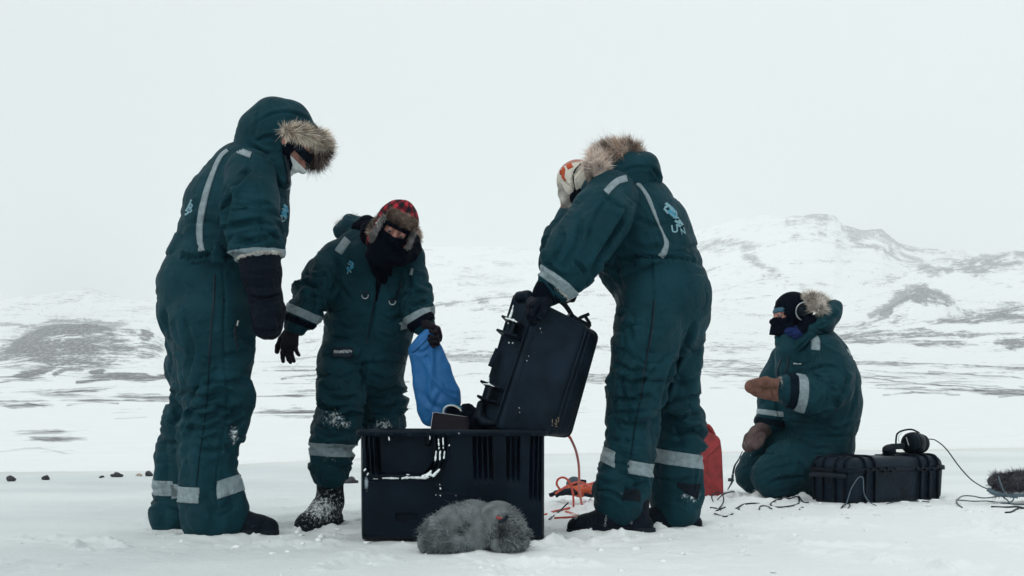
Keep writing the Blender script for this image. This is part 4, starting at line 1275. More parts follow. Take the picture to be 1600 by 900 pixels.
# ================================================================ person 2: plaid trapper hat, faces the camera, shakes a blue bag
def person_two():
    T = 5.35
    root = thing('person', 'person in red plaid fur hat and black face cover, leaning over behind the open box', 'person', (P(560, 650, 5.3)[0], 5.3, gz(P(560, 650, 5.3)[0], 5.3)))
    torso = C((592,385,5.30,32,1,1),(590,408,5.33,54,.85,2),(586,440,T,64,.75,3),(583,475,T,68,.75,4),(577,510,T,68,.78,5),(570,540,T,66,.8,5),(566,565,T,64,.85,4))
    shl = C((528,402,5.36,24,1,1),(560,385,5.36,27,1,1),(620,385,5.34,25,1,1),(640,400,5.3,22,1,1))
    hips = C((540,560,5.30,42,1,3),(595,560,5.38,38,1,3))
    lleg = C((535,572,5.26,40,1,3),(533,600,5.22,36,1,6),(534,622,5.18,36,1,9),(535,640,5.17,29,1,10),(528,655,5.17,35,1,11),(523,682,5.2,33,1,8),(516,712,5.2,31,1,6),(515,736,5.2,27,1,5),(516,743,5.2,24,1,2))
    rleg = C((598,572,5.40,34,1,3),(597,600,5.38,31,1,6),(597,624,5.38,31,1,9),(595,644,5.37,28,1,10),(599,662,5.38,30,1,11),(597,690,5.42,28,1,8),(595,725,5.45,26,1,4),(595,760,5.46,24,1,4))
    larm = C((527,404,5.32,29,1,1),(508,430,5.28,30,1,4),(495,452,5.24,29,1,8),(485,470,5.2,26,1,8),(470,492,5.17,24,1,4),(462,508,5.15,19,1,3))
    rarm = C((640,403,5.30,23,1,1),(643,435,5.30,25,1,4),(650,468,5.25,26,1,8),(650,488,5.2,23,1,8),(658,502,5.12,18,1,3),(663,508,5.1,16,1,2))
    cre = [([(583,395),(588,430),(586,470),(578,510),(571,545)],2.5,5),([(520,430),(535,450),(548,470)],3,5),([(525,400),(530,430),(520,460)],3.5,7),
        ([(470,440),(490,448),(508,440)],3,5),([(468,456),(486,462),(505,468)],3,6),([(475,425),(495,432),(515,425)],3,4),
        ([(640,440),(650,455),(668,462)],3,6),([(640,475),(655,478),(672,470)],3,5),([(635,420),(640,440),(635,470)],3,6),
        ([(515,500),(545,512),(560,505)],3,5),([(510,520),(540,530),(562,524)],3,4),([(590,490),(610,500),(628,492)],3,4),([(588,520),(608,528),(628,518)],3,4),([(512,480),(530,486),(545,480)],3,4),
        ([(500,585),(525,592),(560,580)],3,5),([(498,600),(515,610),(540,606)],3,5),([(497,625),(515,640),(545,634)],3,8),([(502,612),(530,625),(560,620)],3.5,6),([(500,645),(520,652),(558,645)],3,6),
        ([(492,675),(520,683),(552,676)],3,5),([(490,662),(510,668),(535,662)],3,4),([(570,560),(568,590),(566,610)],3,9),([(575,585),(600,592),(626,585)],3,5),([(572,605),(596,612),(624,604)],3,6),([(575,632),(600,638),(622,630)],3,7),([(572,655),(595,662),(622,656)],3,5),
        ([(560,575),(566,590),(567,602)],3,8),([(600,440),(612,455),(618,470)],3,4),([(540,560),(560,570),(590,566)],3,5)]
    seams = [([(600,436),(596,470),(585,510),(575,545)],1.4,2),([(528,500),(546,503),(544,514)],1.3,2.5)]
    suit = sdf_obj('coverall', root, M['suit'], [torso, shl, hips, lleg, rleg, larm, rarm], h=0.0056, k=0.025, creases=cre, seams=seams, seed=14, freq=12,
                   snow=[(522,655,26,20,.36),(540,662,16,12,.34),(600,664,24,14,.34),(515,720,28,30,.22),(600,600,40,30,.06)])
    hc = P(617, 357, 5.12); R = frame((0.14, -0.90, -0.40), (0.38, 0.1, 0.92))
    body_mesh(root, [torso, shl, hips, lleg, rleg, larm, rarm, C((592,400,5.30,50),(606,388,5.2,36))], hc, R, 0.93)
    s = 0.93
    def bala(x, y, z):
        d = np.maximum(head_d(x, y, z, 0.009), -head_d(x, y, z, 0.002))
        slit = np.maximum(np.maximum(np.abs(z - 0.003) - 0.0155, np.abs(x) - 0.056), 0.02 - y)
        return np.maximum(d, -slit)
    local_shell('balaclava', root, M['black_cloth'], hc, R, bala, s=s, fold=0.0015)
    def neck(x, y, z):
        return np.sqrt(x ** 2 + ((y - 0.02) / 1.1) ** 2) - 0.075 + 0.02 * np.clip((z + 0.07) * 8, 0, 1) + np.maximum(np.abs(z + 0.12) - 0.06, 0) * 3
    local_shell('neck_gaiter', root, M['black_cloth'], hc, R, neck, s=s, fold=0.004)
    def crown(x, y, z):
        k = np.sqrt((x / 0.098) ** 2 + ((y + 0.012) / 0.115) ** 2 + ((z - 0.035) / 0.108) ** 2)
        d = (k - 1) * 0.098
        d = np.maximum(d, -(z - 0.018 + 0.25 * y))
        ear = np.maximum(np.sqrt(((np.abs(x) - 0.086) / 0.5) ** 2 + ((y + 0.012) / 1.5) ** 2 + ((z + 0.045) / 2.4) ** 2) - 0.038, -0.01 - z * 0 - 1)
        nape = np.maximum(np.sqrt((x / 1.4) ** 2 + ((y + 0.085) / 0.7) ** 2 + ((z + 0.01) / 1.3) ** 2) - 0.06, -1)
        h = 0.02
        for e in (ear, nape):
            hh = np.maximum(h - np.abs(d - e), 0) / h
            d = np.minimum(d, e) - hh * hh * h / 4
        d = np.maximum(d, -(np.maximum(0.045 - y, z - 0.060) + 0 * x))      # open over the face
        return np.maximum(d, -head_d(x, y, z, 0.004))
    hat = local_shell('plaid_hat', root, M['plaid'], hc, R, crown, s=s, seed=3, fold=0.003)
    v, f = GEO[hat.name]
    lv = (v - hc) @ R
    pl = hat.data.attributes.new('plaid', 'FLOAT_VECTOR', 'POINT')
    ang = np.arctan2(lv[:, 0], lv[:, 1] + 0.05)
    pl.data.foreach_set('vector', np.stack([ang * 0.10, lv[:, 2] - 0.25 * np.abs(lv[:, 0]), 0 * ang], 1).astype(np.float32).ravel())
    def L(x, y, z, r): return Nd(hc + R @ (np.array([x, y, z]) * s), r)
    brim = [L(-0.064, 0.072, 0.070, .018), L(-0.035, 0.096, 0.076, .022), L(0, 0.104, 0.078, .023), L(0.035, 0.096, 0.076, .022), L(0.064, 0.072, 0.070, .018)]
    fur('fur_brim', root, brim, 4200, 0.022, bias=(0.1, -0.1, 0.15), seed=5, pal=[(.22,.15,.12),(.16,.11,.09),(.32,.24,.19),(.09,.065,.055),(.26,.19,.16)])
    lp = [(.42,.42,.42),(.28,.27,.27),(.55,.55,.55),(.18,.17,.17)]
    for sgn in (-1, 1):
        ef = [L(sgn * .078, .060, .045, .008), L(sgn * .086, .056, -.005, .009), L(sgn * .088, .050, -.05, .009), L(sgn * .082, .045, -.095, .009)]
        fur('earflap_fur', root, ef, 1500, 0.013, seed=6 + sgn, pal=lp, bias=(0, -.1, -.3))
    fur('earflap_fur', root, [L(-.10, -.01, .02, .006), L(-.115, -.01, -.02, .006), L(-.108, .0, -.07, .006)] if False else [L(.092, .0, .02, .006), L(.108, .01, -.03, .008), L(.100, .02, -.075, .008)], 900, 0.018, seed=9, pal=[(.30,.25,.20),(.2,.16,.13),(.42,.36,.3)])
    tr = bvh(hat)
    ribbon('hat_cord', root, M['fleece'], tr, [(588,348),(592,354),(602,346)], 1.8, lift=0.004, m=1)
    # hood hanging behind the neck, collar standing open, black lining
    hood = sdf_obj('hood', root, M['suit'], [C((533,362,5.44,13,1,1),(548,356,5.42,18,1,2),(566,366,5.36,16,1,2),(577,386,5.24,11,1,1),(585,402,5.16,8,1,0)),
                                            C((548,350,5.50,13,1,1),(580,354,5.55,14,1,1),(612,360,5.55,20,1,1),(638,368,5.48,14,1,1),(648,384,5.38,9,1,0),(640,398,5.26,8,1,0))], h=0.0055, k=0.02, seed=21, freq=14,
                   creases=[([(535,360),(550,372),(565,395)],2.2,5),([(545,352),(560,362),(572,384)],2,4)])
    sdf_obj('hood_lining', root, M['black_cloth'], [C((560,356,5.33,11,1,1),(574,350,5.30,12,1,2),(580,366,5.22,16,1,2),(594,394,5.16,13,1,2),(604,402,5.10,12,1,1)),
                                                    C((650,372,5.28,6,1,0),(648,388,5.22,10,1,1),(640,398,5.16,11,1,2),(624,402,5.10,13,1,2),(604,402,5.10,12,1,1)),
                                                    C((586,400,5.2,14),(594,420,5.18,13),(600,440,5.22,8))], h=0.005, k=0.02, seed=22, freq=20, 
            creases=[([(580,360),(590,385),(604,400)],2,5),([(640,385),(630,398),(612,404)],2,5)])
    fur('hood_fur', root, C((531,360,5.44,5),(536,351,5.44,6),(546,346,5.42,6),(557,345,5.42,5)), 1500, 0.030, seed=12, pal=[(.55,.48,.42),(.7,.64,.58),(.4,.33,.28),(.8,.76,.7)], bias=(-.2, 0, .2))
    fur('hood_fur', root, C((650,358,5.44,4),(653,366,5.42,4),(654,376,5.40,4)), 600, 0.018, seed=13, pal=[(.35,.28,.22),(.5,.42,.34),(.2,.15,.12)], bias=(.3, 0, 0))
    st = bvh(suit)
    ribbon('front_zip', root, M['zip'], st, [(592,425),(590,450),(584,475),(578,510),(572,540)], 2.2, lift=0.003, m=1)
    ribbon('front_lining', root, M['black_cloth'], st, [(592,398),(594,420),(591,445),(588,470)], [20,15,8,3], lift=0.004)
    ribbon('hook_patch', root, M['black_cloth'], st, [(606,420),(606,432)], 11, lift=0.005)
    ribbon('reflective_tape', root, M['reflect'], st, [(544,374),(536,384),(528,395)], 13)
    ribbon('reflective_tape', root, M['reflect'], st, [(644,420),(642,430)], 4)
    pxband('reflective_tape', root, M['reflect'], suit, (452,481), (487,496), 5.18, 13, rad=0.13)
    pxband('cuff_strap', root, M['black_cloth'], suit, (447,495), (480,508), 5.16, 9, rad=0.11, lift=0.004)
    pxband('reflective_tape', root, M['reflect'], suit, (638,502), (664,490), 5.16, 12, rad=0.11)
    pxband('cuff_strap', root, M['black_cloth'], suit, (645,512), (672,496), 5.13, 13, rad=0.09, lift=0.005)
    pxband('reflective_tape', root, M['reflect'], suit, (489,701), (549,704), 5.2, 19, rad=0.15, gap=lambda c: (800 + F * c[:, 0] / c[:, 1]) > 560)
    ribbon('pocket_flap', root, M['suit'], st, [(504,546),(535,541),(563,552)], 20, lift=0.010, th=0.005)
    ribbon('pocket_flap', root, M['suit'], st, [(584,560),(605,557),(628,562)], 12, lift=0.010, th=0.005)
    bd = ribbon('badge', root, M['zip'], st, [(520,553),(550,553)], 13, lift=0.018, n=14)
    tb = bvh(suit)
    text_on('badge_print', root, M['print'], tb, 'FENOMENON', (535.5, 552.6), 5.4, 0.0, 0.75, depth=0.019)
    ribbon('pocket_zip', root, M['zip'], st, [(630,556),(632,566),(634,578)], 3, m=1)
    ribbon('chest_zip', root, M['zip'], st, [(628,440),(624,455),(618,468)], 2.2, m=1)
    strokes_on('emblem', root, M['logo2'], st, [[(546,409),(551,412),(549,418)],[(548,420),(552,416)],[(543,418),(546,424)]], 4)
    strokes_on('emblem', root, M['logo'], st, [[(544,412),(549,415)],[(547,422),(549,426)],[(543,428),(544,424)],[(551,410),(552,414)]], 1.6)
    for x, y in ((571, 462), (613.5, 471.5)):
        loc, nor = cast(st, x, y)
        c = np.array(loc) - np.array([0, 0.012, 0])
        pts = [c + np.array([math.cos(a), 0, math.sin(a)]) * 0.0145 for a in np.linspace(math.radians(165), math.radians(375), 11)]
        tube('d_ring', root, M['metal'], pts, 0.0026, n=1)
        ribbon('ring_loop', root, M['zip'], st, [(x - 5, y - 3), (x + 5, y - 4)], 3, m=1, lift=0.008)
    # bare gloved hand, fingers hanging; the other hand closed on the bag
    w = P(457, 512, 5.15)
    glove('glove', root, M['glove'], w, P(448, 560, 5.11) - w, (-0.35, -0.85, 0.1), curl=[0.25, 0.42, 0.35, 0.45], s=0.98, thumb=0.12, left=True, spread=0.10, thick=1.15, cuff=0.015)
    w2 = P(668, 509, 5.06)
    glove('glove', root, M['glove'], w2, P(690, 526, 5.01) - w2, (0.5, 0.6, 0.6), curl=[1.0, 1.05, 1.1, 1.15], s=0.90, thumb=0.9, left=False, spread=0.05, thick=1.1)
    b1 = P(512, 0, 5.18); b2 = P(594, 0, 5.45)
    g1 = gz(b1[0], 5.18)
    boot(root, (b1[0] + 0.0, 5.20), (-0.30, -0.95), g1 + 0.003, dust=0.21, up=0.20, seed=5, snow=[(500,795,30,20,.2)], creases=[([(498,752),(515,757),(532,752)],2,5),([(498,765),(513,770),(530,766)],2,5),([(488,785),(505,790),(522,786)],2,4)])
    boot(root, (b2[0], 5.47), (0.15, -0.98), gz(b2[0], 5.45) + 0.003, dust=0.1, up=0.20, seed=6)
    return root

def plaid_material():
    m = mat('plaid_wool', (1, 1, 1), 0.85, 0.15, bump=0.6, bscale=500)
    t = m.node_tree; N = t.nodes; L = t.links; b = N['Principled BSDF']
    a = N.new('ShaderNodeAttribute'); a.attribute_name = 'plaid'
    s = N.new('ShaderNodeSeparateXYZ'); L.new(a.outputs['Vector'], s.inputs[0])
    def st(o):
        w = N.new('ShaderNodeMath'); w.operation = 'MULTIPLY'; w.inputs[1].default_value = 1 / 0.040; L.new(o, w.inputs[0])
        fr = N.new('ShaderNodeMath'); fr.operation = 'FRACT'; L.new(w.outputs[0], fr.inputs[0])
        g = N.new('ShaderNodeMath'); g.operation = 'GREATER_THAN'; g.inputs[1].default_value = 0.5; L.new(fr.outputs[0], g.inputs[0])
        return g.outputs[0]
    ad = N.new('ShaderNodeMath'); ad.operation = 'ADD'; L.new(st(s.outputs[0]), ad.inputs[0]); L.new(st(s.outputs[1]), ad.inputs[1])
    dv = N.new('ShaderNodeMath'); dv.operation = 'MULTIPLY'; dv.inputs[1].default_value = 0.5; L.new(ad.outputs[0], dv.inputs[0])
    r = N.new('ShaderNodeValToRGB'); r.color_ramp.interpolation = 'CONSTANT'
    r.color_ramp.elements[0].position = 0; r.color_ramp.elements[0].color = (0.36, 0.022, 0.035, 1)
    r.color_ramp.elements[1].position = 0.33; r.color_ramp.elements[1].color = (0.085, 0.008, 0.015, 1)
    e = r.color_ramp.elements.new(0.75); e.color = (0.006, 0.006, 0.011, 1)
    L.new(dv.outputs[0], r.inputs[0]); L.new(r.outputs[0], b.inputs['Base Color'])
    return m
M['plaid'] = plaid_material()
person_two()
# ================================================================ person 3: seen from behind, bends forward and tips a hard case
def person_three():
    T = 4.95
    root = thing('person', 'person bending over right of the box, seen from behind, hood down, cream and orange hat', 'person', (P(1030, 650, 4.95)[0], 4.95, gz(P(1030, 650, 4.95)[0], 4.95)))
    torso = C((938,298,4.90,30,1.1,1),(962,312,4.92,50,1.1,1),(988,338,T,66,1.1,2),(1004,366,T,71,1.05,3),(1014,392,T,70,1.05,4),(1020,410,T,68,1.05,5),(1029,436,T,70,1.08,3),(1036,464,T,71,1.08,3),(1040,495,5.0,66,1.05,3))
    belly = C((975,380,4.95,50,1.1,2),(985,420,4.98,46,1.1,4),(995,440,5.0,40,1.1,2))
    nleg = C((1018,470,4.86,54,1,2),(1014,505,4.84,52,1,3),(1008,540,4.83,51,1,4),(1004,575,4.84,49,1,7),(996,615,4.86,44,1,9),(991,650,4.87,39,1,10),(988,670,4.87,37,1,9),(982,705,4.87,39,1,6),(976,740,4.87,40,1,5),(968,772,4.87,42,1,5),(967,788,4.87,38,1,3))
    fleg = C((1060,480,5.10,48,1,2),(1054,530,5.12,44,1,4),(1049,575,5.14,43,1,7),(1054,615,5.14,41,1,9),(1062,655,5.14,37,1,10),(1061,690,5.14,36,1,7),(1058,730,5.14,38,1,5),(1056,772,5.14,40,1,5),(1056,794,5.14,38,1,2))
    narm = C((955,308,4.74,42,1,1),(940,338,4.68,47,1,2),(920,368,4.64,47,1,3),(898,396,4.62,47,1,5),(885,418,4.62,42,1,6),(876,436,4.62,33,1,4),(870,447,4.62,26,1,2))
    farm = C((925,310,5.15,26,1,1),(900,342,5.16,28,1,2),(880,376,5.12,30,1,4),(874,410,5.05,26,1,4),(872,430,5.0,22,1,2))
    cre = [([(988,315),(975,340),(955,372),(935,405),(922,430)],4,14),([(870,345),(880,370),(868,400),(855,425)],4,7),([(905,330),(905,370),(888,410),(880,430)],4,6),
        ([(850,410),(868,425),(885,436)],3,6),([(895,405),(908,418),(916,432)],3,7),([(940,300),(960,318),(985,330)],2.5,4),([(945,310),(930,345),(915,380)],3,4),
        ([(990,340),(1020,352),(1040,350)],4,4),([(975,375),(1005,388),(1035,384)],4,4),([(950,400),(980,404),(1005,396)],4,6),([(935,425),(955,440),(968,462)],4,6),([(960,395),(965,430),(975,455)],4,6),([(930,395),(955,420),(985,415)],4,5),
        ([(985,404),(1020,402),(1060,402),(1086,410)],3,9),([(1030,396),(1060,394),(1084,400)],3,4),
        ([(1085,500),(1070,540),(1050,580),(1034,640)],4,14),([(968,500),(985,515),(990,540)],3,5),([(958,562),(985,580),(1010,575)],4,6),([(958,590),(985,598),(1015,592)],3,5),
        ([(954,620),(985,625),(1020,615)],3,6),([(953,645),(985,645),(1026,640)],3,6),([(958,660),(985,664),(1026,655)],3,5),([(980,560),(975,600),(980,640)],4,5),([(1040,560),(1020,580),(1000,600)],3,4),([(950,685),(975,690),(1018,682)],3,4),([(928,765),(955,770),(975,785)],3,6),([(985,760),(1000,758),(1012,750)],3,5),
        ([(1045,590),(1065,598),(1092,590)],3,5),([(1040,620),(1065,624),(1094,615)],3,6),([(1036,645),(1060,652),(1096,640)],3,6),([(1030,670),(1060,676),(1096,664)],3,5),([(1030,690),(1060,694),(1096,686)],3,4),([(1070,540),(1085,550),(1094,545)],3,5),([(1022,745),(1055,752),(1092,745)],3,5)]
    for i in range(7):
        x = 1035 + i * 8
        cre.append(([(x, 400), (x - 1, 412 + 2 * math.sin(i * 1.7))], 2.0, 3.5))
    seams = [([(1018,412),(1020,480),(1012,540),(1006,600),(992,650),(984,720),(978,780)],1.8,4),([(975,300),(1005,330),(1020,370),(1030,400)],1.6,3),([(960,430),(975,500),(972,560)],1.4,2.5),([(915,395),(925,345),(950,310)],1.5,3)]
    suit = sdf_obj('coverall', root, M['suit'], [torso, belly, nleg, fleg, narm, farm], h=0.0056, k=0.022, creases=cre, seams=seams, seed=33, freq=11, sides=None,
                   snow=[(985,775,25,12,.26),(1080,775,22,14,.36),(960,730,40,30,.12)])
    hc = P(903, 290, 4.98); R = frame((-0.80, 0.10, -0.58), (-0.35, 0, 0.94))
    body_mesh(root, [torso, nleg, fleg, narm, farm, C((945,300,4.95,48),(922,292,4.97,38))], hc, R, 0.92)
    s = 0.92
    def L(x, y, z, r): return Nd(hc + R @ (np.array([x, y, z]) * s), r)
    # knitted cap with turned up fleece edge
    cap = sdf_obj('knit_cap', root, M['knit'], [C((921,283,4.97,30,1.1,0),(903,282,4.97,29,1.1,0),(892,280,4.97,22,1.1,0)), C((896,290,4.97,20,1.3),(890,300,4.97,16,1.5)), C((885,272,4.97,11,.9),(879,270,4.97,5,1))], h=0.005, k=0.012, seed=40, freq=10,
                  creases=[([(921,252),(908,262),(896,278),(898,296),(901,312)],1.6,5),([(899,258),(895,275),(897,300)],1.4,3),([(880,282),(890,292),(896,305)],1.2,3)])
    br = C((880,288,4.95,8,1.0),(881,302,4.94,9),(886,314,4.93,10),(894,321,4.93,8))
    fur('fleece_edge', root, [Nd(n.p, n.r) for n in br], 1600, 0.010, seed=41, pal=[(.62,.60,.55),(.5,.48,.44),(.72,.70,.66)], width=0.0012)
    sdf_obj('neck_gaiter', root, M['black_cloth'], [C((905,300,4.95,20,1.2),(899,312,4.93,10,1.4),(905,322,4.93,9,1.4))], h=0.006, k=0.02, seed=42)
    ct = bvh(cap)
    ribbon('orange_pattern', root, M['orange_knit'], ct, [(877,262),(877,273)], 11, lift=0.003, n=6)
    ribbon('orange_pattern', root, M['orange_knit'], ct, [(881,264),(880,276),(884,282)], [5,4,2], lift=0.0035, n=6)
    ribbon('orange_pattern', root, M['orange_knit'], ct, [(886,262),(894,258)], 7, lift=0.003, n=6)
    ribbon('knit_stripe', root, M['zip'], ct, [(908,256),(900,264),(895,276),(898,292)], 1.1, lift=0.003, m=1)
    # hood folded back on the shoulders
    hood = sdf_obj('hood', root, M['suit'], [C((958,280,4.85,20,1.5,0),(985,266,4.88,27,1.5,1),(1004,266,4.90,27,1.5,1),(1019,280,4.92,16,1.6,1)), C((935,285,4.84,17,1.4),(965,284,4.83,17,1.4,1),(995,282,4.84,16,1.4)),
                                            C((930,272,4.80,16,1,0),(922,262,4.84,10,1.2,0))],
                   [C((940,248,4.9,20,1.5),(965,240,4.9,17,1.6),(1000,232,4.95,12,1.6))], h=0.0055, k=0.02, seed=44, freq=9,
                   creases=[([(1015,258),(1028,275),(1016,288),(1006,292)],2.4,6),([(960,275),(990,262),(1015,262)],2.5,3),([(1020,262),(1030,280),(1018,295)],2,3),([(945,290),(975,287),(1010,292)],2,5)])
    sdf_obj('hood_lining', root, M['black_cloth'], [C((930,262,4.84,13,1.4),(955,258,4.90,14,1.8),(985,248,4.92,12,1.8))], h=0.006, k=0.02, seed=45)
    pal = [(.62,.51,.42),(.45,.33,.26),(.22,.14,.11),(.74,.66,.57),(.36,.22,.17)]
    fur('fur_trim', root, C((938,272,4.72,12),(932,262,4.74,14),(934,250,4.80,13),(940,243,4.9,11)), 3000, 0.050, seed=46, pal=[(.70,.61,.54),(.56,.42,.35),(.80,.73,.66),(.36,.25,.21)], bias=(-0.25, -.1, 0.1))
    fur('fur_trim', root, C((945,240,4.86,11),(960,236,4.84,12),(975,235,4.84,12),(990,237,4.86,10),(997,240,4.9,8)), 4200, 0.050, seed=47, pal=pal, bias=(-0.25, -.05, 0.25))
    fur('fur_trim', root, C((938,244,5.0,11),(955,236,5.06,12),(980,236,5.08,11)), 2400, 0.055, seed=48, pal=[(.6,.52,.45),(.45,.36,.3),(.3,.2,.17)], bias=(-0.3, 0, 0.35))
    st = bvh(suit)
    ribbon('reflective_tape', root, M['reflect'], st, [(979,279),(966,283),(956,291),(947,301)], 10)
    ribbon('reflective_tape', root, M['reflect'], st, [(979,280),(993,285),(1005,297),(1014,313),(1021,330),(1029,350),(1036,366),(1041,380),(1038,393),(1032,402)], [5,6,5,6,5,3,3,7,9,10], n=6)
    pxband('reflective_tape', root, M['reflect'], suit, (853,431), (893,461), 4.62, 16, rad=0.13)
    cuffc = P(869, 452, 4.62); t = P(853, 438, 4.62) - P(888, 466, 4.62); t /= np.linalg.norm(t)
    ring = [Nd(cuffc + (t * math.cos(a) + YA * math.sin(a)) * 0.064, 0.0045) for a in np.linspace(0, 2 * math.pi, 25)]
    fur('cuff_fleece', root, ring, 1400, 0.008, pal=[(.7,.68,.64),(.55,.53,.5)], width=0.0012, seed=49)
    mp = lambda c: 800 + F * c[:, 0] / c[:, 1]
    pxband('reflective_tape', root, M['reflect'], suit, (940,709), (960,719), 4.87, 22, rad=0.16, gap=lambda c: (mp(c) > 961) | (c[:, 1] > 5.0))
    pxband('reflective_tape', root, M['reflect'], suit, (981,728), (1019,735), 4.87, 20, rad=0.16, gap=lambda c: (mp(c) < 982) | (c[:, 1] > 5.0))
    pxband('reflective_tape', root, M['reflect'], suit, (1022,711), (1098,722), 5.14, 21, rad=0.17, gap=lambda c: c[:, 1] < 4.98)
    ribbon('leg_zip', root, M['zip'], st, [(1022,470),(1019,510),(1012,550),(1005,595),(1001,625)], 3.0, lift=0.002, m=1)
    ribbon('leg_zip', root, M['seam'], st, [(1000,628),(994,655),(989,690),(985,715)], 1.8, lift=0.0015, m=1)
    ribbon('gaiter_patch', root, M['boot'], st, [(988,764),(986,782)], [24,28], lift=0.004)
    ribbon('gaiter_patch', root, M['boot'], st, [(1058,757),(1075,764),(1092,768)], [5,16,24], lift=0.004)
    ribbon('waist_flap', root, M['suit'], st, [(1007,398),(1006,410),(1004,418)], 22, lift=0.010, th=0.006)
    ribbon('pocket_flap', root, M['suit'], st, [(968,486),(980,492),(984,508)], [14,18,18], lift=0.012, th=0.006)
    # back emblem and lettering
    A = (1061, 335)
    strokes_on('emblem', root, M['logo'], st, [[(1040,318),(1043,322),(1038,325),3.5],[(1044,320),(1050,330),3],[(1037,326),(1044,334),3],[(1046,322),(1054,333),2.5],[(1054,345),(1062,350),3],[(1052,340),(1060,341),2],[(1056,351),(1063,354),3],[(1060,344),(1066,352),3]], 2.4)
    strokes_on('emblem', root, M['logo2'], st, [[(1045,328),(1050,335),(1054,338),6],[(1048,324),(1055,332),4],[(1052,336),(1057,341),5]], 4, lift=0.003)
    strokes_on('emblem', root, M['logo'], st, [[(1046,334),(1052,339),1.4],[(1055,331),(1056,338),(1051,341),1.6]], 1.5, lift=0.006)
    text_on('lettering', root, M['logo'], st, 'U', (1053.5, 358.5), 17, -0.12, 0.95)
    text_on('lettering', root, M['logo'], st, 'N', (1066.5, 362), 15, -0.25, 0.62)
    # gloves on the case handle
    w = P(868, 451, 4.62)
    sdf_obj('glove_cuff', root, M['black_cloth'], [[Nd(P(874,443,4.62), 0.060), Nd(P(858,455,4.62), 0.056), Nd(P(850,462,4.62), 0.045)]], h=0.006, seed=50, freq=20, creases=[([(850,440),(860,452),(868,470)],1.6,5)])
    wr = P(858, 456, 4.62)
    glove('glove', root, M['leather'], wr, P(832, 476, 4.60) - wr, (-0.5, -0.45, 0.75), curl=[0.55, 0.6, 0.6, 0.7], s=1.0, thumb=0.6, left=False, spread=0.10, thick=1.45)
    wf = P(872, 440, 4.98)
    glove('glove', root, M['leather'], wf, P(880, 492, 4.80) - wf, (-0.4, 0.7, 0.5), curl=0.9, s=0.95, thumb=0.8, left=True, spread=0.06, thick=1.4)
    a1 = P(985, 0, 4.87); a2 = P(1062, 0, 5.14)
    b = boot(root, (a1[0], 4.87), (-0.98, -0.16), gz(a1[0], 4.87) + 0.002, dust=0.05, seed=7, up=0.15)
    b2 = boot(root, (a2[0], 5.12), (-0.99, -0.12), gz(a2[0], 5.14) + 0.002, dust=0.05, seed=8, up=0.15)
    # chain spikes strapped over the near boot
    bt = bvh(b)
    def chainlet(pa, pb, n):
        for q in range(n):
            u = (q + 0.5) / n
            x, y = pa[0] + (pb[0] - pa[0]) * u, pa[1] + (pb[1] - pa[1]) * u
            loc, nor = cast(bt, x, y)
            if loc is None: continue
            c = np.array(loc) + np.array(nor) * 0.004
            dx = np.array([pb[0] - pa[0], 0, pa[1] - pb[1]], float); dx /= np.linalg.norm(dx)
            e2 = np.cross(dx, np.array(nor)) if q % 2 else np.array(nor) * 0.4
            pts = [c + dx * 0.0075 * math.cos(a) + e2 * 0.004 * math.sin(a) for a in np.linspace(0, 2 * math.pi, 9)]
            tube('chain_link', b, M['metal'], pts, 0.0013, n=1, sides=5)
    chainlet((911, 797), (899, 812), 4); chainlet((947, 806), (945, 822), 4); chainlet((985, 800), (986, 818), 4)
    ribbon('spike_strap', b, M['rubber'], bt, [(893,812),(911,797),(947,805),(985,800),(1000,806)], 3, lift=0.004, m=1, n=10)
    return root
person_three()
